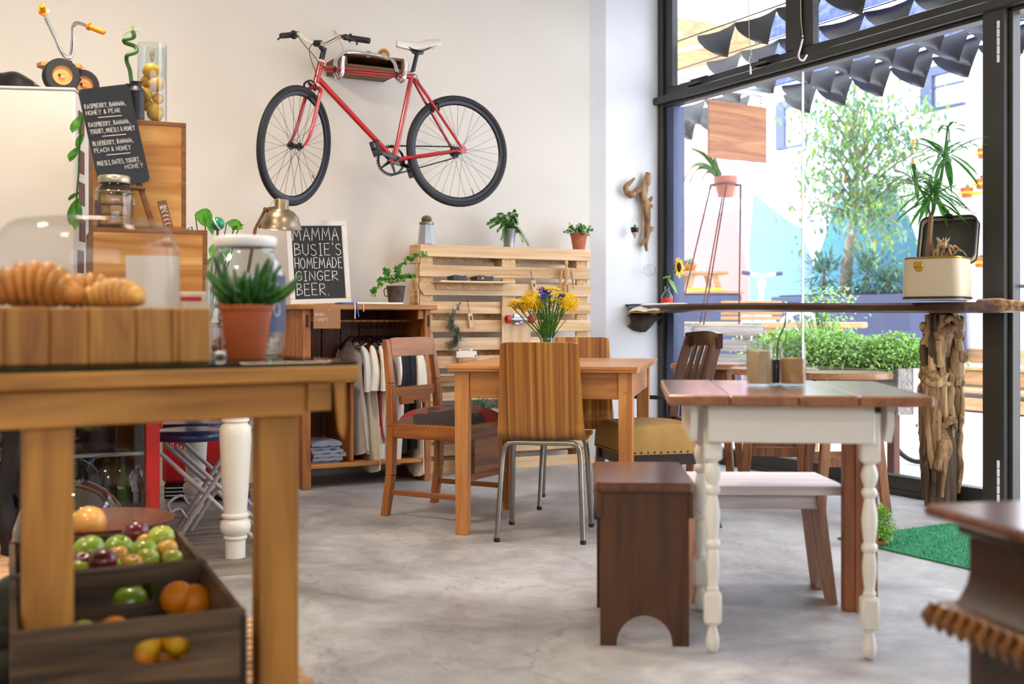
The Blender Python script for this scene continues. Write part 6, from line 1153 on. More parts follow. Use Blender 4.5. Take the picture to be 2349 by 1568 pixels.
def pot_and_jars():
    R = random.Random(17); p = at(565, 822, 2.69)
    t = thing('potted_succulent', 'green finger-leaved succulent in a clean terracotta pot on the counter glass', 'plant', (p.x, p.y, GZ), 0)
    mb = MB(); mb.lathe([(0, 0), (.043, 0), (.045, .003), (.0585, .113), (.0615, .114), (.0625, .117), (.0625, .126), (.058, .1275), (.056, .12), (.054, .112), (0, .110)], 36); obj('pot', mb, 'terracotta', t, smooth=50); mb = MB(); mb.lathe([(0, .116), (.056, .114)], 20); obj('soil', mb, 'soil', t)
    for i in range(40):
        a = R.uniform(0, 2 * pi); el = R.uniform(.15, 1.3); L = R.uniform(.06, .115) * (1.12 if el < .4 else .95); c0 = Vector((R.uniform(-.02, .02), R.uniform(-.02, .02), .112)); st = c0 + Vector((cos(a) * .02, sin(a) * .02, R.uniform(.005, .035))); d = Vector((cos(a) * cos(el), sin(a) * cos(el), sin(el)))
        mb = MB(); mb.tube(bez([c0, st, st + d * L * .5 - Vector((0, 0, .004)), st + d * L + Vector((0, 0, .012))], 4), [.004] * 4 + [.005, .006, .007, .0075] + [.0078, .0072, .006, .0045, .002], 8); obj('leaf', mb, 'leaf_aloe', t, smooth=70)
    p = at(563, 815, 2.93); t = thing('sweet_jar', 'big glass jar with white lid and dark blue label behind the terracotta pot', 'jar', (p.x, p.y, GZ), 0)
    mb = MB(); mb.lathe([(0, 0), (.085, 0), (.097, .010), (.100, .025), (.100, .205), (.096, .228), (.080, .252), (.072, .265), (.072, .288), (.069, .288), (.069, .266), (.077, .252), (.093, .226), (.097, .205), (.097, .025), (.09, .008), (0, .006)], 44); obj('glass', mb, 'jar_glass', t, smooth=50)
    mb = MB(); mb.lathe([(.077, .278), (.080, .281), (.080, .300), (.078, .304), (.072, .306), (0, .306)], 44); obj('lid', mb, 'white_plastic', t, smooth=50)
    g = [[(.1012 * cos(a), .1012 * sin(a), .06 + z * .145) for z in (0, .5, 1)] for a in [radians(-62 + i * 11) for i in range(10)]]; mb = MB(); mb.sheet(g, -.0006); lb = obj('label', mb, 'label_blue', t, smooth=60)
    mb = MB(); Q = random.Random(1); pl = lambda X, Z: (.1022 * cos(X), .1022 * sin(X), Z); letters(mb, 'CC', radians(-50), .155, .03, .45, 0, .0017, Q, plane=pl); letters(mb, 'GO', radians(-50), .10, .035, .5, 0, .0017, Q, plane=pl); obj('label_lettering', mb, 'chalk', lb)
    mb = MB()
    for i in range(120): a, q = R.uniform(0, 2 * pi), sqrt(R.random()) * .08; z = .02 + R.random() * .19; d = rnd3(R); c = Vector((cos(a) * q, sin(a) * q, z)); mb.ball(c, (R.uniform(.010, .017), R.uniform(.010, .015), R.uniform(.008, .013)), 7, 5)
    obj('sweets', mb, 'candy', t, kind='stuff')
    p = at(350, 700, 3.02); t = thing('menu_card', 'blank cream card standing behind the cake dome', 'card', (p.x, p.y, GZ), radians(12)); bx(t, 'sheet', 'card_pale', (-.068, .068, -.001, .001, 0, .262), 0); bx(t, 'foot', 'card_pale', (-.05, .05, -.001, .05, 0, .001), 0)
    p = at(440, 700, 3.06); o = thing('tea_box', 'small cream carton with a red stripe behind the thick pine board', 'box', (p.x, p.y, GZ), radians(8)); bx(o, 'carton', 'card_pale', (-.038, .038, 0, .05, 0, .166), .002); bx(o, 'stripe', 'red_print', (-.030, .026, -.001, 0, .142, .154), 0)
    p = at(522, 818, 2.80)
    t = thing('pebble', 'small pale pebble on the counter glass beside the thick board', 'pebble', (at(505, 818, 2.75).x, 2.75, GZ), 0); mb = MB(); mb.ball((0, 0, .008), (.014, .010, .008), 12, 8); obj('stone', mb, 'white_plastic', t)
pot_and_jars()
# ================================================================ white-legged table with plywood boxes
TB = Fr(gp(545, 1285).x, gp(545, 1285).y, radians(23.5)); TZ = .80
def back_counter():
    f = TB; t = fthing('turned_leg_table', 'long table on fat white turned legs standing behind the front counter', 'table', f); prof = [(0, 0), (.040, 0), (.040, .075), (.046, .08), (.048, .088), (.044, .094), (.058, .11), (.062, .13), (.058, .15), (.044, .163), (.056, .170), (.056, .178), (.045, .185), (.050, .24), (.056, .34), (.061, .44), (.064, .50), (.062, .53), (.050, .545), (.046, .55), (.056, .556), (.056, .563), (.048, .57), (.062, .585), (.066, .605), (.060, .63), (.046, .645), (.05, .655), (.05, .68)]
    for x, y in ((0, .05), (0, 1.18), (-1.05, .05), (-.50, 1.18)): mb = MB(); M = Matrix.Translation(Vector((x, y, 0))); M = M if x > -.8 else Matrix.Translation(Vector((x, y, .101))) @ Matrix.Diagonal((1, 1, .869, 1)); mb.lathe(prof, 28, M); mb.box(x - .05, x + .05, y - .05, y + .05, .68, TZ - .03, .004); obj('leg', mb, 'white_enamel_warm', t, smooth=50)
    for i in range(7): bx(t, 'top_plank', 'counter_x', (-1.12 if i < 3 else -.56, .10, -.06 + i * .19, -.06 + i * .19 + .187, TZ - .03, TZ), .003)
    bx(t, 'apron', 'white_enamel_warm', (-1.0, -.06, .03, .05, TZ - .12, TZ - .031)); bx(t, 'apron', 'white_enamel_warm', (-.01, .01, .10, 1.13, TZ - .12, TZ - .031))
    def plybox(name, lab, x0, x1, y0, y1, z0, z1):
        b = fthing(name, lab, 'box', f, 'plywood boxes'); w = .018
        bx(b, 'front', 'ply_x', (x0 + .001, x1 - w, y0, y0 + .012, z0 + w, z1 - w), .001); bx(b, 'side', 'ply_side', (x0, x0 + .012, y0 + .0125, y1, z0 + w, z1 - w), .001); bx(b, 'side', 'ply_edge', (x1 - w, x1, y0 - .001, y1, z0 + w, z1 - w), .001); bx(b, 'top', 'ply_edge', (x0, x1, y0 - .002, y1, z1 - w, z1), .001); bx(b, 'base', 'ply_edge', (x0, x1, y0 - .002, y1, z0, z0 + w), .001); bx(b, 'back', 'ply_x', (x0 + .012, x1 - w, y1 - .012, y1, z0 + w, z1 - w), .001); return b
    a, b = f.px(226, 520, .02), f.px(476, 528, .02); zl = (a.z + b.z) / 2; plybox('plywood_box', 'larger plywood box, the lower of two stacked on the turned-leg table', a.x - .02, b.x, .02, .52, TZ + .001, zl)
    c, d = f.px(213, 262, .20), f.px(427, 288, .20); zu = (c.z + d.z) / 2; plybox('plywood_box', 'upper plywood box carrying the lemon vase', c.x, d.x, .20, .50, zl + .001, zu)
    return zl, zu
ZL, ZU = back_counter()
def box_things():
    f = TB; R = random.Random(23)
    # jar of corks
    c = f.px(262, 512, .075); t = thing('cork_jar', 'glass preserving jar with metal lid holding cork pieces, in front of the menu board', 'jar', f.w(c.x, .075, ZL), 0); mb = MB(); mb.lathe([(0, 0), (.062, 0), (.071, .008), (.072, .13), (.066, .155), (.055, .168), (.055, .185), (.052, .185), (.052, .168), (.064, .153), (.069, .13), (.069, .01), (0, .007)], 36); obj('glass', mb, 'jar_glass', t, smooth=50)
    mb = MB(); mb.lathe([(.058, .175), (.060, .178), (.060, .200), (.056, .204), (0, .204)], 36); obj('lid', mb, 'lid_metal', t, smooth=50); mb = MB(); mb.tube([(.0725 * cos(a), .0725 * sin(a), .14 + .0) for a in [2 * pi * i / 24 for i in range(24)]], .0015, 5, close=True); obj('wire', mb, 'lid_metal', t); mb = MB(); mb.tube([(.074, 0, .12), (.082, -.01, .09), (.075, 0, .08)], .003, 5); obj('clip', mb, 'chrome', t)
    for i in range(9): a, q = R.uniform(0, 6.28), .028 + .0 * i; z = .012 + (i // 3) * .04; a = i % 3 * 2.1 + i // 3; mb = MB(); M = Matrix.Translation(Vector((cos(a) * q, sin(a) * q, z + .018))) @ Matrix.Rotation(a, 4, 'Z'); mb.box(-.020, .020, -.022, .022, -.017, .017, .004, M); obj('cork_piece', mb, 'cork', t)
    g = [[(.0725 * cos(a), .0725 * sin(a), .03 + z * .075) for z in (0, 1)] for a in [radians(-165 + i * 9) for i in range(5)]]; mb = MB(); mb.sheet(g, -.0006); obj('label', mb, 'label_blue', t)
    # menu board on easel
    M2 = f.px(262, 312, .13); t = thing('menu_easel', 'tilted blackboard of fruit smoothies on a small wooden easel', 'sign', f.w(M2.x, .13, ZL), f.rz); z0 = M2.z - ZL; w, h = .195, .40; T = Matrix.Translation(Vector((0, 0, z0))) @ Matrix.Rotation(radians(-11.5), 4, 'Y') @ Matrix.Rotation(radians(-6), 4, 'X')
    mb = MB(); r = .018; pol = [(sx * (w / 2 - r) + r * cos(a), sz * (h / 2 - r) + r * sin(a)) for sx, sz, a0 in ((1, 1, 0), (-1, 1, pi / 2), (-1, -1, pi), (1, -1, 1.5 * pi)) for a in [a0 + pi / 2 * i / 4 for i in range(5)]]; mb.prism(pol, -.004, .004, 'xz', T); obj('blackboard', mb, 'blackboard_gloss', t)
    mb = MB(); Q = random.Random(4); rows = [('RASPBERRY, BANANA,', .80, .9), ('HONEY & PEAR', .735, .75), (None, .70, .5), ('RASPBERRY, BANANA,', .615, .9), ('YOGURT, MUESLI & HONEY', .545, .98), (None, .51, .5), ('BLUEBERRY, BANANA,', .425, .88), ('PEACH & HONEY', .355, .8), (None, .32, .5), ('MUESLI, DATES, YOGURT,', .225, .94), ('HONEY', .155, .4)]
    for tx, zz, ww in rows:
        z = -h / 2 + h * zz; 
        if tx: letters(mb, tx, -w / 2 + .012 + (.10 if tx == 'HONEY' else 0), z, .018, (w - .024) * ww, -.0055, .00085, Q, slant=-.03)
        else: mb.tube([(-.045, -.0055, z), (.045, -.0055, z - .004)], .0011, 5)
    xform(mb, T); obj('lettering', mb, 'chalk', t)
    mb = MB(); b0 = T @ Vector((0, .0, -h / 2 - .008)); bx(t, 'ledge', 'box_wood', (b0.x - .07, b0.x + .075, -.03, .006, b0.z - .008, b0.z + .004), .002)
    for x0, x1 in ((.0, -.055), (.03, .15)): mb = MB(); mb.beam((x0 - .02, .03, z0 + .10), (x1, -.02, .0), .022, .012, (0, 1, 0), .002); obj('leg', mb, 'ply_edge', t)
    mb = MB(); mb.beam((0, .035, z0 + .10), (.03, .06, 0), .02, .012, (0, 1, 0), .002); obj('leg', mb, 'ply_edge', t)
    # price sign
    c = f.px(388, 516, .08); t = thing('price_sign', 'small dark wooden price sign leaning on the lower plywood box', 'sign', f.w(c.x, .08, ZL), f.rz); T = Matrix.Rotation(radians(-13), 4, 'Y') @ Matrix.Rotation(radians(-10), 4, 'X'); mb = MB(); mb.box(-.017, .019, -.004, .004, .0, .125, .002, T); obj('board', mb, 'box_wood', t); mb = MB(); Q = random.Random(7); letters(mb, 'PER', -.012, .085, .016, .024, -.0055, .0010, Q); letters(mb, 'JAR', -.012, .055, .016, .024, -.0055, .0010, Q) if 0 else None
    [mb.tube([(-.011, -.0055, .075 - k * .017), (.002, -.0055, .079 - k * .017), (.012, -.0055, .074 - k * .017)], .0011, 5) for k in range(4)]; xform(mb, T); obj('chalk_marks', mb, 'chalk', t)
    # lemons
    c = f.px(349, 278, .31); P = f.w(c.x, .31, ZU); t = thing('cylinder_vase', 'tall clear glass cylinder filled with lemons on the upper plywood box', 'vase', P, 0); H = .335; r = .058; mb = MB(); mb.lathe([(0, 0), (r, 0), (r + .001, .004), (r + .001, H), (r - .0025, H), (r - .0025, .012), (0, .012)], 40); obj('glass', mb, 'jar_glass', t, smooth=50)
    spots = [(.018, -.012, .048, .040, 'at the bottom of the vase'), (-.024, .016, .085, .028, 'half hidden behind the lowest lemon'), (.022, .01, .112, .027, 'third up from the vase base'), (-.022, -.014, .125, .031, 'pressed on the vase side beside the dark jug'), (.020, -.012, .165, .034, 'in the middle of the pile'), (-.026, .014, .185, .030, 'behind the upper middle of the pile'), (-.004, -.006, .225, .036, 'large and topmost in the vase')]
    for i, (x, y, z, q, s) in enumerate(spots): l = thing('lemon', 'yellow lemon ' + s, 'lemon', P + Vector((x, y, z)), i * 1.3, 'lemons in the glass cylinder'); mb = MB(); mb.lathe([(0, -q * 1.12), (q * .15, -q * 1.05), (q * .55, -q * .8), (q * .92, -q * .35), (q * .97, .1 * q), (q * .75, q * .65), (q * .3, q * .98), (q * .16, q * 1.1), (0, q * 1.14)], 18, Matrix.Rotation(radians(75 if i != 0 else 20), 4, 'X') @ Matrix.Diagonal((.93, .93, .93, 1))); obj('fruit', mb, 'lemon', l, smooth=70)
    tw = MB()
    for k in range(6): a = k; tw.tube(bez([(0, 0, .262), (cos(a) * .008, sin(a) * .008, .285), (cos(a + 1) * .012, sin(a) * .012, .315 - k * .004)], 3), .0012, 5)
    xform(tw, Matrix.Translation(P)); single('twig', tw, 'stem_brown', 'dry little twig standing on the topmost lemon in the vase', 'twig')
    c = f.px(312, 277, .24); P = f.w(c.x, .24, ZU); t = thing('dark_jug', 'dark blue ribbed jug holding the curly bamboo', 'jug', P, 0); mb = MB(); mb.lathe([(0, 0), (.030, 0), (.032, .01), (.032, .115), (.034, .12), (.032, .125), (.020, .142), (.022, .158), (.024, .16), (.018, .16), (0, .14)], 24, Matrix.Diagonal((1.05, 1.05, 1, 1))); mb.lathe([(.009, .11), (.010, .148), (.012, .152), (.006, .152)], 12, Matrix.Translation(Vector((-.032, 0, 0)))); obj('body', mb, 'jug_dark', t, smooth=40)
    t = thing('lucky_bamboo', 'curly green bamboo stem with a leafy tip standing in the dark jug', 'plant', P, 0); K = lambda a, b: Vector(((a - 312) / 2600 * f.w(c.x, .24).y, 0, (277 - b) / 2600 * f.w(c.x, .24).y)); mb = MB()
    S_ = bez([K(302, 200) + Vector((.01, 0, -.05)), K(302, 190), K(298, 160), K(291, 140), K(296, 128) + Vector((0, -.02, 0)), K(312, 118), K(308, 104) + Vector((0, .01, 0)), K(288, 97), K(288, 92) + Vector((0, -.015, 0)), K(302, 86), K(308, 80), K(304, 70)], 5); mb.tube(S_, .0085, 8); obj('stem', mb, 'stem_green', t, smooth=60); mb = MB()
    for d in ((-.6, 0, .35), (-.2, .1, 1), (.7, 0, .5), (.2, -.3, .9), (.9, .1, .1), (-.9, 0, -.1)): mb.leaf(S_[-1], d, .055, .010, .5, n=4)
    obj('leaves', mb, 'leaf_bright', t)
    # lamp
    L = lambda a, b, Y=4.95: at(a, b, Y); p0 = L(590, 700, 5.0); t = thing('desk_lamp', 'tarnished metal desk lamp with domed shade on a jointed arm above the big jar', 'lamp', (0, 0, 0), 0)
    sc = L(645, 500); T = Matrix.Translation(sc) @ Matrix.Rotation(radians(4), 4, 'Y') @ Matrix.Rotation(radians(9), 4, 'X'); mb = MB(); mb.lathe([(.0, .083), (.028, .082), (.031, .078), (.031, .042), (.034, .038), (.055, .028), (.074, .006), (.084, -.022), (.089, -.043), (.093, -.046), (.086, -.045), (.080, -.022), (.070, .003), (.05, .025), (.02, .035)], 40, T); obj('shade', mb, 'lamp_metal', t, smooth=50); mb = MB(); mb.ball(sc + Vector((0, 0, -.01)), .026, 16, 10); mb.rod(sc, sc + Vector((0, 0, .04)), .014, 10); obj('bulb', mb, 'black_gloss', t); mb = MB(); mb.rod(sc + Vector((.0, -.033, .062)), sc + Vector((.0, -.029, .062)), .004, 8); obj('screw', mb, 'black_plastic', t)
    j1 = L(609, 480); j2 = L(586, 523); base = Vector((j2.x - .10, j2.y + .05, TZ)); mb = MB(); mb.beam(sc + Vector((-.03, 0, .045)), j1, .012, .016, (0, 1, 0)); mb.beam(j1, j2, .010, .014, (0, 1, 0)); mb.beam(j1 + Vector((.012, .012, 0)), j2 + Vector((.012, .012, 0)), .006, .010, (0, 1, 0)); mb.beam(j2, base + Vector((0, 0, .03)), .012, .014, (0, 1, 0)); mb.rod(j1 - Vector((0, .012, 0)), j1 + Vector((0, .018, 0)), .009, 10); obj('arm', mb, 'box_wood', t); mb = MB(); mb.lathe([(0, 0), (.075, 0), (.075, .012), (.05, .025), (.012, .03), (0, .03)], 28, Matrix.Translation(base)); obj('base', mb, 'lamp_metal', t); mb = MB(); mb.tube(bez([sc + Vector((-.005, -.02, .083)), L(625, 462), L(617, 480), L(612, 500), j2], 4), .0022, 5); obj('cord', mb, 'cream_ribbon', t)
    # leafy plants behind the boxes
    P = Vector(at(480, 700, 5.35)); P.z = TZ; t = thing('philodendron', 'broad-leaved green plant rising behind the plywood boxes', 'plant', P, 0); mb = MB(); mb.lathe([(0, 0), (.07, 0), (.09, .15), (.083, .15), (0, .14)], 20); obj('pot', mb, 'terracotta_dusty', t); st = MB(); K = lambda a, b, dy=0: Vector(((a - 480) / 2600 * 5.35, dy, .97 + (730 - b) / 2600 * 5.35 - TZ))
    for (a, b, d, L_, w) in ((448, 490, (.8, -.4, -.1), .115, .085), (470, 492, (.5, -.3, -.8), .09, .06), (440, 520, (-.6, -.5, -.5), .07, .05), (520, 510, (.8, -.2, .0), .09, .05), (548, 520, (.8, -.2, .5), .05, .03), (505, 545, (.4, -.4, -.6), .09, .06), (490, 560, (.2, -.6, -.7), .08, .05), (535, 530, (.3, -.3, .6), .06, .03), (498, 575, (.3, -.3, -.7), .06, .05), (485, 590, (-.3, -.3, -.7), .06, .05)):
        c2 = K(a, b); st.tube(bez([(0, 0, .14), (c2.x * .5, 0, c2.z * .6), c2], 4), .003, 5); mb = MB(); mb.leaf(c2, d, L_, w, .35, side=(.3, .2, 1) if abs(d[2]) < .3 else None, n=5); obj('leaf', mb, 'leaf_mid', t, smooth=70)
    obj('stems', st, 'stem_green', t, kind='stuff')
    c2 = at(499, 513, 5.2); t = thing('toy_ball', 'shiny green ball with a white stripe perched on a stick behind the big jar', 'ball', c2, 0); mb = MB(); mb.ball((0, 0, 0), (.032, .032, .032), 20, 12); obj('ball', mb, 'green_ball', t); mb = MB(); [mb.lathe([(.0325, -.004 + k), (.0328, 0 + k), (.0325, .004 + k)], 20, Matrix.Rotation(radians(60), 4, 'Y')) for k in (0,)]; obj('stripe', mb, 'white_plastic', t); mb = MB(); mb.rod((0, 0, -.03), (0.01, .02, TZ - c2.z), .006, 8); obj('stick', mb, 'stem_brown', t)
box_things()
def fridge():
    x = at(172, 700, 4.9); f = Fr(x.x, 4.9, radians(8)); H = 1.955; t = fthing('fridge', 'tall plain white fridge with photo magnets on its side, under the toy tricycle', 'fridge', f); mb = MB(); mb.box(-.85, 0, 0.0, .62, .03, H, .008); obj('body', mb, 'fridge_white', t); bx(t, 'top', 'fridge_white', (-.852, .002, -.002, .62, H, H + .012), .004); bx(t, 'plinth', 'black_plastic', (-.83, -.02, .02, .6, 0, .03))
    for i, (y, z) in enumerate(((.06, 1.83), (.06, 1.66), (.07, 1.52), (.08, 1.36), (.05, 1.22))): bx(t, 'photo_magnet', 'photo_print', (.0, .004, y, y + .10, z - .05, z + .05), .001)
    # tricycle
    R = random.Random(2); zt = H + .012; p = at(150, 200, 5.12); o = Fr(p.x, p.y, radians(10), zt); t = fthing('toy_tricycle', 'old toy tricycle with orange grips standing on top of the fridge', 'tricycle', o); K = lambda a, b, y=0: o.px(a, b, y); rw = .077
    for (a, b, y, s) in ((140, 179, -.09, 1), (190, 184, .06, .9), (172, 186, .17, .75)):
        c = K(a, b, y); c.z = rw * s; M = Matrix.Translation(c) @ Matrix.Rotation(radians(24), 4, 'Z') @ Matrix.Rotation(pi / 2, 4, 'X'); mb = MB(); r = rw * s; mb.lathe([(r * .55, -.030), (r * .92, -.030), (r, -.020), (r, .020), (r * .92, .03), (r * .55, .03)], 32, M); w_ = obj('wheel', mb, 'rubber', t, smooth=45); mb = MB(); mb.lathe([(0, .026), (r * .15, .03), (r * .16, .022), (r * .5, .020), (r * .57, .028), (r * .57, -.028), (0, -.028)], 28, M); obj('wheel_disc', mb, 'peach_rubber', w_); mb = MB(); mb.ball(c + Vector((sin(0), -.03, 0)), .006, 8, 5); obj('axle_cap', mb, 'dark_iron', w_)
    mb = MB(); mb.rod(K(140, 179, -.09), K(190, 184, .06), .008, 8); mb.rod(K(160, 140, -.02), K(165, 180, -.02), .010, 8); mb.rod(K(120, 152, .02), K(172, 186, .17), .008, 8); obj('axle', mb, 'dark_iron', t)
    mb = MB(); mb.prism([(K(84, 150).x, .0), (K(100, 147).x, -.045), (K(150, 140).x, -.055), (K(186, 148).x, -.02), (K(186, 148).x, .05), (K(140, 140).x, .09), (K(95, 147).x, .07)], K(84, 154).z, K(84, 145).z, 'xy'); obj('seat', mb, 'peach_rubber', t)
    mb = MB(); mb.tube(bez([K(104, 40, -.10), K(125, 85, -.07), K(142, 122, -.04), K(157, 134, -.03), K(164, 122, -.03), K(167, 90, -.05), K(168, 62, -.06), K(176, 53, -.07), K(192, 57, -.09), K(206, 63, -.11)], 5), .0085, 12); obj('handlebar', mb, 'chrome', t, smooth=60)
    mb = MB(); a_, b_ = K(203, 60, -.11), K(240, 75, -.14); d = (b_ - a_); P = [a_, a_ + d * .08, a_ + d * .09]; Rr = [.018, .018, .011]
    for i in range(12): P.append(a_ + d * (.12 + .07 * i)); Rr.append(.0115 + .002 * (i % 2))
    P.append(b_); Rr.append(.008); mb.tube(P, Rr, 12); obj('grip', mb, 'orange_plastic', t, 'orange ribbed grip'); mb = MB(); c = K(101, 28, -.12); mb.lathe([(0, .0), (.02, 0), (.024, .008), (.012, .012), (.012, .05), (0, .052)], 18, Matrix.Translation(c) @ Matrix.Rotation(radians(70), 4, 'X')); mb.ball(c, (.016, .016, .02), 12, 8); obj('grip', mb, 'orange_plastic', t, 'orange grip seen end on')
    c = at(25, 195, 5.05); t = thing('black_bag', 'low black leather bag lying on top of the fridge', 'bag', (c.x, c.y, zt), radians(8)); g = [[(x, y, .001 + .095 * (1 - abs(x / .13) ** 2.5) ** .6 * (1 - abs(y / .11) ** 3) ** .5 + .004 * sin(60 * x)) for y in [(.11 * (j / 5 - 1)) for j in range(11)]] for x in [(.13 * (i / 8 - 1)) for i in range(17)]]; mb = MB(); mb.sheet(g, .004); obj('bag_body', mb, 'black_gloss', t, smooth=70); mb = MB(); mb.ball((.10, -.02, .022), (.045, .05, .02), 12, 7); obj('flap', mb, 'black_bag', t)
    # green trailing leaves beside the fridge
    P0 = at(178, 500, 4.72); t = thing('trailing_vine', 'dark green vine hanging between the fridge and the plywood boxes', 'plant', P0, 0); st = MB(); lf = MB(); K = lambda a, b, y=0: Vector(((a - 178) / 2600 * 4.72, y, (500 - b) / 2600 * 4.72)); st.tube(bez([K(195, 240), K(185, 290), K(182, 340), K(180, 400), K(176, 450), K(175, 510)], 4), .004, 6)
    for a, b, d, L_, w in ((188, 305, (-.3, 0, -.8), .06, .03), (183, 335, (-.6, -.2, -.6), .065, .035), (176, 345, (-.5, -.2, -.8), .05, .03), (180, 440, (-.6, 0, -.4), .05, .03), (178, 455, (-.3, 0, -.9), .10, .05), (180, 465, (-.1, -.1, -.9), .10, .045), (190, 262, (-.4, -.2, -.7), .08, .05)): mb = MB(); mb.leaf(K(a, b), d, L_, w, .2, side=(.8, .3, .1), n=5); obj('leaf', mb, 'leaf_mid', t)
    obj('stem', st, 'stem_green', t)
fridge()
# ================================================================ under the counter
DK = Fr(-.472, 2.70, radians(24)); DZ = .10
def deck():
    f = DK; t = fthing('duckboard', 'low slatted pine platform on the floor under the front counter', 'platform', f); i = 0; y = -.75
    while y < 2.45: bx(t, 'slat', 'slat_wood', (-1.9, (i % 3) * .004 - (.26 if y > .66 else 0), y, y + .040, DZ - .018, DZ), .003); y += .055; i += 1
    for x in (-1.85, -1.2, -.6, -.06): bx(t, 'bearer', 'slat_wood', (x, x + .045, -.75, 2.44 if x < -.1 else .66, 0, DZ - .0185), .003)
deck()
FRUIT = {}
def fruit(kind, lab, p, r, m, R, grp):
    t = thing(kind, lab, kind.replace('_', ' '), p, R.uniform(0, 6.28), grp); k = 1.0; tilt = Matrix.Rotation(R.uniform(-.5, .5), 4, 'X')
    if kind == 'apple': pr = [(0, -.80), (.22, -.90), (.62, -.80), (.93, -.35), (1.0, .1), (.88, .55), (.55, .86), (.25, .88), (.08, .72), (0, .66)]
    elif kind == 'pear': pr = [(0, -.85), (.3, -.9), (.75, -.7), (1, -.2), (.95, .2), (.65, .7), (.42, 1.1), (.3, 1.35), (0, 1.42)]; tilt = Matrix.Rotation(1.3, 4, 'X')
    elif kind == 'mango': pr = [(0, -1.1), (.5, -.95), (.9, -.5), (1, 0), (.85, .6), (.5, 1.05), (0, 1.25)]; tilt = Matrix.Rotation(1.4, 4, 'X')
    else: pr = [(sin(pi * i / 10), -cos(pi * i / 10) * (1 if kind != 'squash' else 1.25)) for i in range(11)]; tilt = Matrix.Rotation(R.uniform(0, 1.5), 4, 'X')
    mb = MB(); mb.lathe([(a * r, b * r) for a, b in pr], 20, tilt); obj('fruit', mb, m, t, smooth=80)
    if kind in ('apple', 'pear'): mb = MB(); zt = (.66 if kind == 'apple' else 1.4) * r; mb.tube([tilt @ Vector((0, 0, zt)), tilt @ Vector((.004, .002, zt + r * .35))], .0018, 5); obj('stalk', mb, 'stem_brown', t)
def crates():
    R = random.Random(41); c1 = DK.loc(Vector((-.541, 2.307, 0))); H = .28; f = Fr(DK.w(c1.x, c1.y).x, DK.w(c1.x, c1.y).y, DK.rz, DZ)
    def crate(name, lab, y0, y1, x0, x1, H):
        t = fthing(name, lab, 'crate', f, 'old dark fruit crates'); w = .014; n = 24
        def hand(y):
            cx = f.px(372, 1473, 0).x if y < .1 else f.px(309, 1352, .5).x; mb = MB(); hw, za, zb = .055, .188, .238
            mb.box(x0, x1, y, y + w, 0, za, .002); mb.box(x0, x1, y, y + w, zb, H, .002); mb.box(x0, cx - hw, y, y + w, za, zb); mb.box(cx + hw, x1, y, y + w, za, zb)
            # rounded slot ends
            for s in (-1, 1):
                arc = [(cx + s * (hw - .025) + s * .025 * sin(a), (za + zb) / 2 + .025 * cos(a)) for a in [pi * i / 10 for i in range(11)]]; mb.prism([(cx + s * (hw + .0005), zb)] + arc + [(cx + s * (hw + .0005), za)], y, y + w)
            return mb
        for y in (y0, y1 - w): obj('end_board', hand(y), 'crate_wood', t)
        for x in (x0, x1 - w):
            for k in range(2): bx(t, 'side_board', 'crate_side', (x, x + w, y0 + w, y1 - w, k * H * .5 + .002, (k + 1) * H * .5 - .001 - (0 if k == 0 else .003)), .002)
        bx(t, 'base', 'crate_side', (x0 + w, x1 - w, y0 + w, y1 - w, .004, .014)); bx(t, 'corner_strap', 'dark_iron', (x1 - .012, x1 + .0015, y0 - .0015, y0 + .002, H * .15, H * .95)); return t
    x0, x1 = -.44, .0
    crate('fruit_crate', 'nearest dark wooden crate holding oranges, with an oval handle slot', 0, .505, x0, x1, H); crate('fruit_crate', 'dark wooden crate heaped with green and red apples behind the orange crate', .515, .955, x0, x1, H)
    K = lambda px, py, z: f.loc(gp(px, py, z + DZ))
    def put(px, py, zc, r, kind, m, lab, g): p = K(px, py, zc); fruit(kind, lab, f.w(p.x, p.y, zc), r, m, R, g)
    g = 'apples in the second crate'
    for px, py, z, r, kind, m, lab in ((205, 1265, .27, .042, 'apple', 'apple_green', 'large green apple at the left of the apple crate'), (272, 1262, .262, .040, 'apple', 'apple_green', 'green apple behind the small yellow one'), (312, 1224, .275, .038, 'apple', 'apple_red', 'dark red apple highest at the back of the crate'), (370, 1236, .27, .037, 'apple', 'apple_lime', 'lime yellow apple at the back right corner'), (236, 1290, .265, .036, 'apple', 'apple_red', 'dark purple-red apple at the crate front'), (271, 1276, .262, .028, 'apple', 'pear_blush', 'small yellow apple with a blush beside the purple-red one'), (330, 1268, .262, .037, 'apple', 'apple_green', 'green apple in the middle right of the crate'), (384, 1262, .262, .029, 'apple', 'pear_blush', 'brownish blushed apple showing its core end at the right side'), (338, 1284, .258, .030, 'apple', 'apple_lime', 'lime apple showing its calyx at the crate front'), (396, 1282, .258, .026, 'apple', 'apple_lime', 'small lime apple at the front right corner'), (304, 1296, .255, .027, 'apple', 'pear_blush', 'small pale yellow apple at the crate front edge'), (190, 1294, .257, .030, 'apple', 'apple_red', 'red apple half hidden by the counter leg'), (182, 1308, .25, .026, 'apple', 'apple_lime', 'yellow green apple low at the left front edge'), (330, 1240, .26, .020, 'apple', 'pear_blush', 'tiny russet apple under the highest dark red one'), (150, 1280, .255, .036, 'apple', 'apple_green', 'green apple behind the counter leg'), (274, 1300, .25, .022, 'apple', 'apple_lime', 'smallest lime apple at the crate front')): put(px, py, z, r, kind, m, lab, g)
    for i in range(12): p = Vector((x0 + .06 + (i % 4) * .105, .58 + (i // 4) * .12, .175)); fruit('apple', 'green apple hidden low in the heap of the apple crate', f.w(p.x, p.y, p.z), .043, 'apple_green', R, 'lower apples of the heap')
    g = 'oranges in the nearest crate'
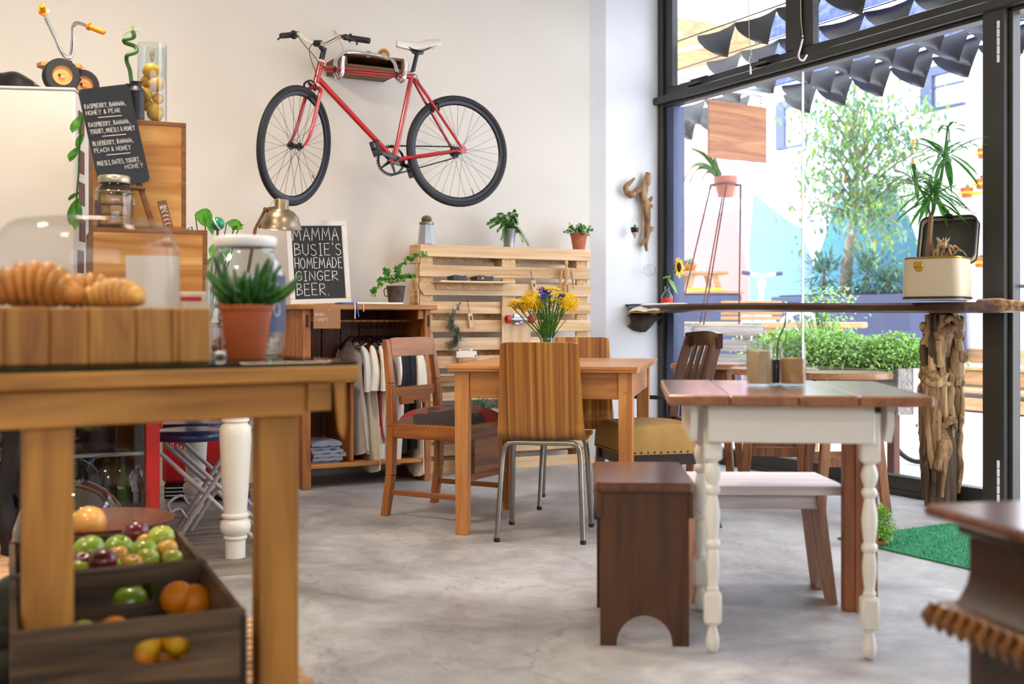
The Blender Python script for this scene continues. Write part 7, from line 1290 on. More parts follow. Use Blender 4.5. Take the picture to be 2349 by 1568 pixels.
    for px, py, z, r, m, lab in ((408, 1372, .135, .040, 'orange_fruit', 'bright orange resting against the crate back by the side'), (446, 1380, .13, .042, 'orange_fruit', 'paler orange beside the bright one in the crate corner'), (262, 1420, .12, .036, 'orange_fruit', 'orange just showing over the crate front edge'), (190, 1428, .12, .034, 'apple_lime', 'yellow green apple just showing over the crate front edge')):
        p = f.px(px, py, .40 if py < 1400 else .20); p.z -= 0 if py < 1400 else .03; fruit('orange' if 'orange' in m else 'apple', lab, f.w(p.x, p.y, p.z), r, m, R, g)
    for i, (px, py, m, lab) in enumerate(((330, 1478, 'lemon', 'yellow lemon at the left end of the handle slot'), (362, 1470, 'orange_fruit', 'orange in the middle of the handle slot'), (408, 1464, 'lemon', 'greenish lemon at the right end of the handle slot'), (375, 1500, 'orange_fruit', 'orange low in the handle slot'), (322, 1500, 'orange_fruit', 'orange low at the left of the handle slot'))): p = f.px(px, py, .055 + .05 * (i % 2)); fruit('lemon' if m == 'lemon' else 'orange', lab, f.w(p.x, p.y, p.z), .034, m, R, g)
    for i in range(12): fruit('orange', 'orange lying in the bottom layer of the nearest crate', f.w(x0 + .06 + (i % 4) * .105, .17 + (i // 4) * .12, .053), .038, 'orange_fruit', R, 'bottom layer of oranges')
    # avocados left of the leg
    for i, (px, py) in enumerate(((48, 1385), (30, 1440), (52, 1500), (28, 1545), (70, 1455), (20, 1580))): p = at(px, py, 2.75); fruit('squash', 'very dark green squash, %s in the heap left of the counter leg' % ('topmost', 'second', 'third, beside the leg', 'lowest in view', 'half behind the leg', 'below the frame edge')[i], p, .068, 'avocado', R, 'dark squashes')
    # tray with mangoes
    c = at(232, 1205, 3.52); c.z = .33; t = thing('round_tray', 'dark red-brown round tray on a stand behind the apple crate', 'tray', c, 0); mb = MB(); mb.lathe([(0, -.015), (.185, -.015), (.215, .018), (.22, .018), (.195, -.022), (0, -.022)], 40); obj('dish', mb, 'cupboard_back', t, smooth=50); mb = MB(); mb.lathe([(.10, -.023), (.06, -.05), (.06, DZ - c.z + .02), (.13, DZ - c.z), (0, DZ - c.z)], 20); obj('stand', mb, 'cupboard_back', t)
    for px, py, r, m, k, lab in ((205, 1198, .050, 'mango', 'mango', 'large yellow mango with a pink cheek on the round tray'), (172, 1200, .036, 'apple_lime', 'apple', 'yellow apple beside the mango on the round tray')): p = at(px, py, 3.38); fruit(k, lab, p, r, m, R, 'fruit on the round tray')
    # glass display cabinet with red frame
    a = at(367, 1000, 4.6); g_ = Fr(a.x, a.y, DK.rz, DZ); t = fthing('display_fridge', 'glass-fronted drinks cabinet with a bright red frame under the counter', 'cabinet', g_); W_, D_, Hh = .85, .5, .575
    bx(t, 'post', 'bright_red', (-.055, 0, 0, .05, 0, Hh), .004); bx(t, 'post', 'bright_red', (-W_, -W_ + .055, 0, .05, 0, Hh), .004); bx(t, 'rail', 'bright_red', (-W_ + .055, -.055, 0, .05, Hh - .06, Hh), .004); bx(t, 'rail', 'bright_red', (-W_ + .055, -.055, 0, .05, 0, .03), .004); bx(t, 'latch', 'bright_red', (0, .012, .005, .03, .42, .50), .003)
    bx(t, 'back_panel', 'fridge_inner', (-W_, 0, D_ - .02, D_, 0, Hh)); bx(t, 'side_panel', 'fridge_inner', (-W_, -W_ + .01, .05, D_ - .02, 0, Hh)); bx(t, 'side_panel', 'bright_red', (-.012, 0, .05, D_ - .02, 0, Hh)); bx(t, 'pane', 'jar_glass', (-W_ + .055, -.055, .02, .024, .03, Hh - .06), 0)
    bx(t, 'shelf', 'aluminium', (-W_ + .012, -.013, .06, D_ - .03, .318, .325)); bx(t, 'floor_panel', 'fridge_inner', (-W_ + .012, -.013, .05, D_ - .02, 0, .012)); bx(t, 'shelf_trim', 'aluminium', (-W_ + .012, -.056, .055, .06, .312, .328), .001)
    for i in range(10):
        x = -.13 - (i % 5) * .062; y = .14 + (i // 5) * .12; b = thing('green_bottle', 'green glass bottle standing %s in the red-framed cabinet' % (('nearest the red post', 'second from the red post', 'third from the red post', 'fourth from the red post', 'fifth from the red post')[i % 5] + (', front row' if i < 5 else ', back row')), 'bottle', g_.w(x, y, .013), 0, 'green bottles in the cabinet'); b.scale = (.95, .95, .93); mb = MB(); mb.lathe([(0, 0), (.026, 0), (.028, .006), (.028, .17), (.022, .20), (.012, .235), (.011, .29), (.0135, .292), (.0135, .305), (0, .306)], 18); obj('glass', mb, 'green_glass' if i % 3 else 'stem_green', b, smooth=50); mb = MB(); mb.lathe([(.0145, .288), (.0145, .308), (0, .309)], 12); obj('cap', mb, 'stem_green' if i % 2 else 'blue_ribbon', b)
    c = g_.w(-.42, .22, .326); t = thing('black_bowl', 'wide black bowl of apples on the cabinet shelf', 'bowl', c, 0); mb = MB(); mb.lathe([(0, 0), (.06, 0), (.13, .05), (.135, .05), (.07, -.0), (0, .004)], 28); obj('dish', mb, 'black_gloss', t, smooth=50)
    for i, (x, m) in enumerate(((-.07, 'apple_green'), (0.0, 'apple_red'), (.07, 'apple_lime'))): fruit('apple', ('green', 'dark red', 'lime')[i] + ' apple in the black bowl inside the cabinet', c + Vector((x, -.04, .055)), .034, m, R, 'apples in the black bowl')
    c = g_.w(-.22, .2, .326); t = thing('black_jug', 'tall dark jug on the cabinet shelf near the red post', 'jug', c, 0); mb = MB(); mb.lathe([(0, 0), (.06, 0), (.065, .02), (.055, .18), (.05, .18), (0, .02)], 24); obj('body', mb, 'jug_dark', t)
    # glass bowl upside down on the platform
    p = at(160, 1262, 4.1); t = thing('glass_bowl', 'big upturned clear glass bowl on the platform before the cabinet', 'bowl', (p.x, p.y, DZ), 0); mb = MB(); mb.lathe([(.188, 0), (.192, .004), (.200, .06), (.197, .12), (.175, .19), (.13, .245), (.07, .278), (.05, .282), (.05, .292), (0, .293)], 44); obj('shell', mb, 'bowl_glass', t, smooth=60)
    p = at(245, 1070, 4.35); t = thing('glass_bowl', 'smaller clear glass bowl stacked behind the big upturned one', 'bowl', (p.x, 4.42, DZ), 0); mb = MB(); mb.lathe([(.13, 0), (.135, .2), (.12, .28), (.08, .33), (0, .345)], 36); obj('shell', mb, 'dome_glass', t, smooth=60)
    p = at(20, 990, 3.6); t = thing('black_cloth_bag', 'black bag on the platform at the far left edge', 'bag', (at(14, 990, 4.2).x, 4.2, DZ), 0); mb = MB(); mb.tube(bez([(0, 0, .55), (.03, 0, .5), (.02, 0, .35), (-.01, 0, .2), (.03, 0, .05), (.03, 0, 0)], 4), [.06] * 6 + [.035] * 8 + [.05] * 7, 10); obj('cloth', mb, 'black_bag', t, smooth=70)
crates()
def folding_chairs():
    for i, (dx, dy, lab) in enumerate(((0, 0, 'folding chair with navy vinyl seat nearest the white turned leg'), (-.10, .38, 'folding chair with navy vinyl seat behind the other one'))):
        Y = 4.98; o = at(470, 1000, Y); f = Fr(o.x + dx, Y + dy, radians(4)); t = fthing('folding_chair', lab, 'chair', f, 'navy folding chairs'); K = lambda a, b, y: Vector(((a - 470) / 2600 * Y, y, EYE - (b - 730) / 2600 * Y))
        mb = MB(); c = K(436, 1005, 0); mb.lathe([(0, -.022), (.15, -.022), (.172, -.015), (.18, .0), (.172, .016), (.12, .024), (0, .026)], 36, Matrix.Translation(Vector((c.x, 0, .462)))  @ Matrix.Diagonal((1, 1.0, 1, 1))); obj('seat', mb, 'navy_vinyl', t, smooth=60)
        for s in (-1, 1):
            a0, a1 = K(421, 1236, s * .155), K(575, 985, s * .155); a0.z = .012; mb = MB(); mb.tube(bez([a0, a0.lerp(a1, .5), a1, K(592, 940, s * .155), K(590, 880, s * .155)], 4), .0105, 10); obj('leg', mb, 'grey_tube', t, smooth=60)
            b0, b1 = K(388, 1031, s * .135), K(600, 1236, s * .135); b1.z = .012; mb = MB(); mb.tube([b0, b1], .0105, 10); obj('leg', mb, 'grey_tube', t); mb = MB(); mid = b0.lerp(b1, .52); mb.rod(mid - Vector((0, .03, 0)), mid + Vector((0, .03, 0)), .006, 8); obj('pivot', mb, 'grey_tube', t)
        mb = MB(); a, b = K(440, 1203, -.155), K(440, 1203, .155); mb.tube(bez([a, a + Vector((-.05, 0, .0)), a + Vector((-.085, .02, .05)), b + Vector((-.085, -.02, .05)), b + Vector((-.05, 0, 0)), b], 4), .007, 8); obj('stretcher', mb, 'grey_tube', t); mb = MB(); mb.rod(K(590, 880, -.155), K(590, 880, .155), .0105, 8); mb.rod(K(596, 1232, -.135), K(596, 1232, .135), .008, 8); obj('crossbar', mb, 'grey_tube', t)
        mb = MB(); q = K(589, 860, 0); mb.box(q.x - .008, q.x + .008, -.15, .15, q.z - .10, q.z - .01, .006) if i else None
        if i: obj('backrest', mb, 'navy_vinyl', t)
    p = gp(372, 1128); f = Fr(at(372, 1100, 5.95).x, 5.95, radians(12)); t = fthing('red_cooler', 'red metal drinks cooler with faint white script behind the folding chairs', 'cooler', f); mb = MB(); w = .42; mb.box(0, w, 0, .42, .10, .52, .02); obj('body', mb, 'cooler_red', t); bx(t, 'base', 'black_plastic', (.01, w - .01, .01, .41, .02, .10)); [bx(t, 'grille_bar', 'vent_white', (.015, w - .015, .006, .010, .035 + k * .02, .040 + k * .02), 0) for k in range(3)]; bx(t, 'lid', 'cooler_red', (-.005, w + .005, -.005, .425, .521, .56), .01)
    mb = MB(); mb.tube(bez([(.04, -.002, .30), (.06, -.002, .33), (.05, -.002, .27), (.08, -.002, .31), (.075, -.002, .275), (.10, -.002, .30), (.09, -.002, .27), (.12, -.002, .285)], 4), .0018, 5); obj('script_mark', mb, 'chalk', t)
    a = at(556, 1100, 5.9); f = Fr(a.x, a.y, radians(14)); t = fthing('cream_trolley', 'cream metal trolley on black castors by the cupboard', 'trolley', f); mb = MB(); mb.box(0, .095, 0, .3, .10, .60, .012); obj('body', mb, 'cream_enamel', t); bx(t, 'base_tray', 'cupboard_x', (-.005, .10, -.005, .305, .085, .10), .004)
    for x, y in ((.085, .03), (.015, .03), (.085, .27), (.015, .27)): mb = MB(); mb.lathe([(0, -.012), (.026, -.012), (.028, 0), (.026, .012), (0, .012)], 16, Matrix.Translation(Vector((x, y, .028))) @ Matrix.Rotation(pi / 2, 4, 'Y')); mb.tube([(x, y, .085), (x + .018, y, .06), (x + .016, y, .03)], .006, 6); obj('castor', mb, 'black_plastic', t)
folding_chairs()
# ================================================================ courtyard outside
def outside():
    G = FG; Q = lambda px, py, y: G.px(px, py, y)
    mb = MB(); mb.box(-16, 9, .08, 8.2, -.12, -.002); struct('ground', mb, 'outdoor_paving', G)
    tz = .45; mb = MB(); mb.box(-16, 9, 5.32, 7.1, 0, tz - .04); struct('terrace', mb, 'outdoor_white', G)
    e = bpy.data.objects.new('wooden_step', None); COL.objects.link(e); e.location = (G.x, G.y, 0); e.rotation_euler = (0, 0, G.rz); tag(e, 'low pale timber step edging the white terrace across the courtyard', 'step')
    for z0, z1, y in ((.02, .15, 4.90), (.26, .41, 5.26)): bx(e, 'riser', 'outdoor_wood', (-9, 6, y, y + .04, z0, z1), .004)
    bx(e, 'tread', 'outdoor_wood', (-9, 6, 4.88, 5.27, .20, .235), .004); bx(e, 'tread', 'outdoor_wood', (-9, 6, 5.24, 5.5, .415, .449), .004); 
    mb = MB(); mb.box(-16, 9, 7.0, 7.2, 0, 8.0); struct('wall_courtyard', mb, 'outdoor_white', G)
    mb = MB(); mb.box(-9, 6, 6.96, 6.995, tz - .04, tz + .14); struct('trim_1', mb, 'outdoor_wood', G)
    mu = thing('wall_mural', 'large mural of pink, lilac and blue shapes painted on the courtyard wall', 'mural', G.w(0, 0), G.rz)
    def patch(m, pts, dy=0.0, lab=None):
        P = [Q(a, b, 6.994 - dy) for a, b in pts]; mb = MB(); mb.prism([(p.x, max(p.z, .5)) for p in P], 6.999, 6.994 - dy); obj('painted_shape', mb, m, mu, lab)
    patch('mural_pink', [(1480, 360), (1560, 300), (1630, 238), (1665, 262), (1692, 395), (1690, 515), (1719, 640), (1719, 735), (1480, 735)], 0, 'pink shape')
    patch('mural_lilac', [(1692, 388), (1736, 352), (1729, 444), (1719, 560), (1719, 640), (1690, 515)], .001, 'lilac shape'); patch('mural_paleblue', [(1729, 444), (1800, 500), (1836, 522), (1868, 618), (1868, 760), (1719, 760), (1719, 560)], .002, 'pale blue triangle')
    patch('mural_blue', [(1916, 466), (2042, 436), (2084, 500), (2112, 579), (2132, 660), (2132, 790), (1868, 790), (1868, 618)], .003, 'bright blue shape')
    # windows in the far wall
    for n, (a, b, c, d) in enumerate(((1784, 1842, 236, 345), (2116, 2214, 118, 258))):
        p, q = Q(a, d, 6.98), Q(b, c + (8 if n == 0 else 0), 6.98); zt = Q(a, (236 if n == 0 else 160), 6.98).z; o = bpy.data.objects.new('window_%d' % (n + 2), None); COL.objects.link(o); o.location = (G.x, G.y, 0); o.rotation_euler = (0, 0, G.rz); o['kind'] = 'structure'; x0, x1, z0, z1 = p.x, q.x, p.z, zt
        w = .08
        for nm, s in (('frame_side', (x0, x0 + w * 2.4, 6.93, 7.0, z0, z1)), ('frame_head', (x0, x1, 6.931, 7.0, z1 - w * 1.5, z1)), ('frame_sill', (x0, x1, 6.931, 7.0, z0, z0 + w * .3))): mb = MB(); mb.box(*s); obj(nm, mb, 'grey_frame', o)
        mb = MB(); mb.box(x0 + w, x1 - w * .5, 6.975, 6.99, z0, z1 - w); obj('pane', mb, 'vent_white' if n == 0 else 'aluminium', o); mb = MB(); mb.box(x0, x1, 6.95, 6.97, (z0 + z1) / 2, (z0 + z1) / 2 + (.02 if n else .002)); obj('glazing_bar', mb, 'grey_frame', o)
    # slate planter with tree and bushes
    a, b = Q(1768, 677, 5.9), Q(2088, 677, 5.9); zt = (a.z + b.z) / 2 + .0; f = G
    t = thing('slate_planter', 'long slate blue masonry planter under the courtyard tree', 'planter', G.w(0, 0), G.rz); bx(t, 'front', 'slate_paint', (a.x, b.x, 5.9, 6.9, tz - .04, zt), .01); bx(t, 'soil', 'soil', (a.x + .08, b.x - .08, 5.98, 6.82, zt, zt + .02))
    R = random.Random(77); tr = thing('courtyard_tree', 'slender pale-trunked tree with loose green crown growing from the slate planter', 'tree', G.w(0, 0), G.rz); yb = 6.35; K = lambda px, py, y=yb: Vector((Q(px, py, y)))
    mb = MB(); trunk = bez([K(1938, 676), K(1942, 620), K(1950, 560), K(1958, 500), K(1962, 430), K(1966, 360), K(1958, 300), K(1968, 240), K(1960, 190)], 4); mb.tube(trunk, [.085 - .0022 * i for i in range(len(trunk))], 10); obj('trunk', mb, 'pale_trunk', tr, smooth=60)
    br = MB(); lf = MB(); l2 = MB(); l3 = MB(); ends = [(1830, 260), (1860, 220), (1905, 195), (1960, 175), (2020, 200), (2075, 230), (2110, 290), (2090, 350), (2130, 400), (2050, 410), (1870, 320), (1830, 400), (1812, 470), (1850, 360), (1900, 280), (1920, 380), (1990, 300), (2030, 330), (2000, 420), (1900, 440), (1890, 500), (2040, 470), (2070, 520), (2045, 560), (2000, 560), (2060, 480), (1835, 510), (2120, 250), (1940, 250), (1880, 400), (2095, 450), (2150, 330), (1990, 480), (1850, 300), (2020, 260), (1990, 220), (2060, 290), (1930, 320)]
    for px, py in ends:
        e = K(px, py, yb + R.uniform(-1.3, .0)); i = min(range(len(trunk)), key=lambda i: abs(trunk[i].z - (e.z - .5)) ); i = max(12, i); s0 = trunk[i]; P = bez([s0, s0.lerp(e, .5) + Vector((0, 0, .12)), e], 5); br.tube(P, [.022 - .0018 * k for k in range(11)], 5)
        for k in range(125):
            q = P[R.randrange(4, 11)] + rnd3(R) * R.uniform(.0, .55) * Vector((1, 1, .6)).length * .6; q.y = min(q.y, 6.8); L = R.uniform(.065, .125); m = R.random(); (lf if m < .55 else l2 if m < .99 else l3).leaf(q, rnd3(R, -.3), L, L * .42, .2, n=2)
    obj('branches', br, 'pale_trunk', tr); obj('foliage', lf, 'leaf_tree', tr, kind='stuff'); obj('foliage', l2, 'leaf_tree_blue', tr, 'bluish green leaves', kind='stuff'); obj('foliage', l3, 'leaf_autumn', tr, 'scattered orange leaves', kind='stuff')
    for (px, w_, h_, lab) in ((1890, .95, .75, 'spiky grey green bush left of the tree trunk in the slate planter'), (1990, 1.0, .75, 'spiky bush right of the tree trunk in the slate planter'), (2040, .8, .35, 'low green bush at the right end of the slate planter')):
        c = K(px, 672, 6.2); o = thing('planter_bush', lab, 'bush', G.w(c.x, 6.2, zt + .01), G.rz, 'bushes in the slate planter'); st = MB(); st.rod((0, 0, 0), (0, 0, h_ * .5), .02, 6); obj('stem', st, 'stem_brown', o); mb = MB()
        for i in range(420): d = rnd3(R, .4); s = R.uniform(.2, 1); mb.leaf(Vector((d.x * w_ * .45 * s, d.y * .3 * s, max(.02, h_ * .35 + d.z * h_ * .45 * s))), d + rnd3(R) * .4, R.uniform(.08, .2), .035, .1, n=2)
        obj('foliage', mb, 'leaf_tree_blue', o, kind='stuff')
    # herb planter cart just outside the glass
    c = G.loc(gp(2062, 1093)); x1, y0 = c.x + .02, c.y - .05; x0 = x1 - 1.3; t = thing('herb_cart', 'long reclaimed wood planter cart full of mint just outside the window', 'planter', G.w(0, 0), G.rz); zb, zp = .40, .655
    for k in range(2): bx(t, 'side_plank', 'grey_crate', (x0, x1, y0, y0 + .02, zb + k * .13, zb + k * .13 + .125), .003); bx(t, 'side_plank', 'grey_crate', (x0, x1, y0 + .5, y0 + .52, zb + k * .13, zb + k * .13 + .125), .003)
    for k, m in enumerate(('grey_crate', 'white_bench', 'outdoor_wood', 'sign_wood')): bx(t, 'end_plank', m, (x1, x1 + .02, y0 + k * .13, y0 + k * .13 + .125, zb - .02, zp + .01), .003)
    bx(t, 'soil', 'soil', (x0, x1, y0 + .021, y0 + .499, zb, zp - .04))
    for x in (x0 + .05, x1 - .07):
        for y in (y0 - .0, y0 + .46): bx(t, 'leg', 'cupboard_back' if y < y0 + .1 else 'outdoor_wood', (x, x + .055, y, y + .055, 0, zb - .001), .003)
    wx = G.px(2103, 1010, y0 + .60).x
    for x in (wx, wx - 1.15):
        w = bpy.data.objects.new('wheel', None); COL.objects.link(w); w.parent = t; n = 36; mb = MB(); M = Matrix.Translation(Vector((x, y0 + .60, .26))); mb.tube([(sin(2 * pi * i / n) * .24, 0, cos(2 * pi * i / n) * .24) for i in range(n)], .017, 8, close=True); xform(mb, M); obj('tyre', mb, 'rubber', w); mb = MB(); [mb.tube([(0, 0, 0), (sin(2 * pi * i / 14) * .23, 0, cos(2 * pi * i / 14) * .23)], .002, 4) for i in range(14)]; xform(mb, M); obj('spokes', mb, 'grey_tube', w)
    mb = MB(); m2 = MB(); st = MB()
    for i in range(9000):
        x = R.uniform(x0 - .03, x1 + .04); hh = .11 + .09 * noise.noise(Vector((x * 2.5, 3, 1))) + .05 * noise.noise(Vector((x * 9, 0, 5))) + (.05 if x < x1 - .9 else 0); y = y0 + .25 + R.gauss(0, .15); u = R.random() ** .6; z = zp - .02 + (hh + .10) * u * (1 - ((y - y0 - .25) / .5) ** 2); L = R.uniform(.022, .042); (mb if R.random() < .8 else m2).leaf((x, y, z), rnd3(R, .35), L, L * .62, .15, n=2)
    for i in range(120): x = R.uniform(x0, x1); y = y0 + R.uniform(.05, .45); st.tube([(x, y, zp - .04), (x + R.uniform(-.04, .04), y, zp + R.uniform(.1, .2))], .0025, 4)
    obj('mint_leaves', mb, 'leaf_bright', t, kind='stuff'); obj('mint_leaves', m2, 'leaf_tree', t, kind='stuff'); obj('mint_stems', st, 'stem_green', t, kind='stuff')
    # herb tubs left of the cart
    for px, py, Y, h_, w_, m, lab in ((1745, 850, 8.0, .30, .26, 'leaf_bright', 'leafy bright green herb tub behind the sugar jars'), (1850, 850, 7.7, .42, .22, 'leaf_tree_blue', 'grey green rosemary-like tub beside the cart'), (1895, 850, 8.3, .66, .25, 'leaf_bright', 'tall leggy herb tub rising above the cart')):
        p = G.px(px, py, y0 + 1.12 + (.35 if px == 1745 else 0)); p = G.w(p.x, p.y); o = thing('herb_tub', lab, 'plant', (p.x, p.y, 0), 0, 'herb tubs outside the window'); q = MB(); q.lathe([(0, 0), (.15, 0), (.17, .55), (.16, .55), (0, .52)], 20); obj('tub', q, 'grey_tube', o); mb = MB(); st = MB()
        for i in range(16): st.tube([(0, 0, .52), (R.uniform(-w_, w_) * .6, R.uniform(-.1, .1), .55 + h_ * R.uniform(.5, 1))], .004, 4)
        for i in range(620): u = R.random(); mb.leaf((R.gauss(0, w_ * .45), R.gauss(0, .1), .55 + h_ * u), rnd3(R, .2), R.uniform(.025, .05), .028 if m == 'leaf_bright' else .008, .2, n=2)
        obj('stems', st, 'stem_green', o, kind='stuff'); obj('foliage', mb, m, o, kind='stuff')
    # grey crate on legs
    a = at(1592, 800, 8.7); f = Fr(a.x, a.y, radians(6)); t = fthing('crate_planter', 'weathered grey slatted crate box on legs outside the window', 'crate', f); w = .55; d = .32
    for k in range(3):
        z = .60 + k * .118; bx(t, 'slat', 'grey_crate', (0.0, w, 0, .018, z, z + .085), .003); bx(t, 'slat', 'grey_crate', (.01, w, d, d + .018, z, z + .085), .003); bx(t, 'side_slat', 'grey_crate', (-.02, -.002, .0, d, z, z + .07), .003); bx(t, 'side_slat', 'grey_crate', (w + .002, w + .02, .0, d, z, z + .07), .003)
    for x in (-.0, w - .07):
        for y in (.02, d - .04): bx(t, 'post', 'grey_crate', (x, x + .06, y, y + .04, 0, .935), .003)
    # pot stand
    Y = 9.3; c = at(1664, 424, Y); t = thing('plant_stand', 'tall thin steel rod stand holding the terracotta pot outside', 'stand', (c.x, c.y, 0), 0); K2 = lambda px, py, dy=0: Vector(((px - 1664) / 2600 * Y, dy, EYE + (730 - py) / 2600 * Y))
    mb = MB(); zr = K2(0, 424).z; n = 4; ring = [K2(1631, 424, -.0), K2(1660, 424, -.13), K2(1699, 424, 0), K2(1668, 424, .13)]; mb.tube(ring, .006, 6, close=True); 
    obj('ring', mb, 'rust_wire', t)
    for p_, e_ in ((ring[0], Vector((-.62, -.05, 0))), (ring[1], Vector((-.36, -.18, 0))), (ring[3], Vector((-.34, .2, 0))), (ring[2], Vector((.10, .0, 0)))): mb = MB(); mb.tube([p_, e_], .0065, 6); obj('leg', mb, 'rust_wire', t)
    mb = MB(); mb.rod(Vector((-.47, -.04, .45)), Vector((-.20, -.05, .10)), .005, 6); obj('brace', mb, 'dark_iron', t)
    t = thing('hung_palm', 'terracotta pot with arching strap leaves on the tall rod stand', 'plant', (c.x, c.y, zr - .10), 0); mb = MB(); mb.lathe([(0, 0), (.062, 0), (.084, .115), (.092, .116), (.094, .165), (.085, .165), (.078, .12), (0, .12)], 24); obj('pot', mb, 'terracotta_dusty', t); K3 = lambda px, py: Vector(((px - 1664) / 2600 * Y, R.uniform(-.08, .02), EYE + (730 - py) / 2600 * Y - zr + .10))
    for pts in ([(1650, 408), (1620, 385), (1595, 378), (1575, 400), (1567, 430)], [(1648, 406), (1622, 385), (1600, 388), (1584, 410), (1578, 436)], [(1650, 405), (1632, 375), (1610, 355), (1585, 342)], [(1650, 405), (1640, 380), (1625, 362), (1618, 368)], [(1650, 408), (1632, 392), (1618, 398), (1612, 412)], [(1652, 405), (1645, 385), (1640, 368), (1632, 362)]):
        P = bez([K3(*q) for q in pts], 4); nn = len(P); mb = MB(); mb.sheet([[P[i] + Vector((s * .012, s * .010, s * .018)) * (1 - (i / nn) ** 2) for s in (-1, 0, 1)] for i in range(nn)], .0015); obj('leaf', mb, 'leaf_palm', t, smooth=60)
    # hanging sign board
    Y = 9.0; a, b = at(1625, 237, Y), at(1757, 262, Y + .35); d = b - a; f = Fr(a.x, a.y, math.atan2(d.y, d.x), 0); w = sqrt(d.x ** 2 + d.y ** 2); z1 = a.z + .03; z0 = at(1625, 360, Y).z; t = fthing('hanging_sign', 'blank weathered wooden sign board hanging from a steel pipe outside', 'sign', f)
    bx(t, 'board', 'sign_wood', (0, w, -.01, .01, z0, z1), .003); mb = MB(); mb.rod((-.80, .0, z1 + .13), (w + .02, 0, z1 + .115), .035, 14); obj('pipe', mb, 'aluminium', t)
    for x in (.05, w - .06):
        mb = MB(); 
        for k in range(4): mb.tube([(x + .008 * cos(q) * (k % 2), .008 * cos(q) * (1 - k % 2), z1 - .015 + .03 * k + .019 * sin(q)) for q in [2 * pi * i / 8 for i in range(8)]], .003, 4, close=True)
        obj('chain', mb, 'dark_iron', t)
    mb = MB(); mb.rod((-.82, 0, z1 + .13), (-.79, 0, z1 + .13), .08, 14); obj('wall_plate', mb, 'aluminium', t)
    # market umbrella, picnic table, white bicycle, long table
    c = at(1545, 458, 13.5); t = thing('market_umbrella', 'white market umbrella open beyond the pot stand', 'umbrella', (c.x, c.y, 0), 0); mb = MB(); mb.lathe([(.9, c.z - .10), (.91, c.z - .05), (.45, c.z + .10), (0, c.z + .26)], 8); mb.lathe([(.9, c.z - .10), (.45, c.z + .06), (0, c.z + .2)], 8); obj('canopy', mb, 'outdoor_white', t, smooth=0); mb = MB(); mb.rod((0, 0, 0), (0, 0, c.z + .2), .025, 8); obj('pole', mb, 'outdoor_white', t)
    Y = 14.6; c = at(1600, 622, Y); f = Fr(c.x, c.y, radians(0), tz); t = fthing('picnic_table', 'pale timber trestle table with a yellow bench beyond the umbrella', 'table', f); K4 = lambda px, py, y=0: Vector(((px - 1600) / 2600 * Y, y, EYE + (730 - py) / 2600 * Y - tz))
    a, b = K4(1545, 624), K4(1660, 624); bx(t, 'top', 'outdoor_wood', (a.x, b.x, -.35, .35, a.z - .04, a.z), .004)
    for y in (-.3, .3):
        for p_, q_ in (((1582, 628), (1562, 690)), ((1628, 628), (1650, 700))): mb = MB(); A_, B_ = K4(*p_, y), K4(*q_, y); B_ = A_ + (B_ - A_) * (A_.z / max(.01, A_.z - B_.z)); mb.beam(A_, B_, .07, .05, (0, 1, 0)); obj('leg', mb, 'outdoor_wood', t)
    a, b = K4(1566, 662), K4(1642, 670); bx(t, 'bench', 'yellow_paint', (a.x, b.x, -.42, -.2, b.z, a.z), .004)
    for i, px in enumerate((1562, 1580)):
        p = K4(px, 622); o = thing('table_planter', ('orange pot of succulents at the left of the trestle table', 'small orange pot with a green succulent on the trestle table')[i], 'plant', f.w(p.x, -.1, p.z), 0, 'pots on the trestle table'); mb = MB(); mb.lathe([(0, 0), (.06, 0), (.09, .08), (.08, .08), (0, .06)], 14); obj('pot', mb, 'orange_plastic', o); mb = MB(); [mb.leaf((0, 0, .06), rnd3(R, .6), .12, .04, 0, n=3) for _ in range(24)]; obj('leaves', mb, 'leaf_tree_blue', o, kind='stuff')
    c = at(1585, 700, 13.2); t = thing('blue_block', 'pale blue-grey painted bench block below the trestle table', 'bench', (c.x, c.y, 0), radians(10)); bx(t, 'seat', 'slate_paint', (-.55, .55, -.2, .3, .0, .97 + 60 / 2600 * 13.2 - .02), .02); bx(t, 'cap', 'outdoor_wood', (-.57, .57, -.22, .32, .97 + 60 / 2600 * 13.2 - .0195, 1.29), .01)
    Y = 12.2; a, b = at(1545, 738, Y), at(1984, 742, Y - .8); d = b - a; f = Fr(a.x, a.y, math.atan2(d.y, d.x), 0); w = sqrt(d.x ** 2 + d.y ** 2); z = a.z; t = fthing('long_table', 'long narrow pale timber table across the courtyard', 'table', f); bx(t, 'top', 'outdoor_wood', (0, w, -.15, .25, z - .06, z), .01)
    for x in (.2, w * .5, w - .3): bx(t, 'leg', 'outdoor_wood', (x, x + .08, -.05, .15, 0, z - .061), .004)
    for k in range(4): bx(t, 'back_slat', 'outdoor_wood', (.45, 1.1, .27, .29, z + .02 + k * .055, z + .06 + k * .055), .003)
    Y = 14.0; c = at(1778, 800, Y); t = thing('white_bicycle', 'all-white display bicycle with dark grips standing on the terrace', 'bicycle', (c.x, c.y, tz), radians(12)); r = .30; q = lambda x, z, y=0: Vector((x, y, z)); hubs = (-.26, .34)
    for hx_ in hubs:
        n = 40; mb = MB(); mb.tube([(hx_ + sin(2 * pi * i / n) * r, 0, r + cos(2 * pi * i / n) * r) for i in range(n)], .028, 8, close=True); [mb.tube([(hx_, 0, r), (hx_ + sin(2 * pi * i / 12) * r, 0, r + cos(2 * pi * i / 12) * r)], .006, 4) for i in range(12)]; obj('wheel', mb, 'outdoor_white', t)
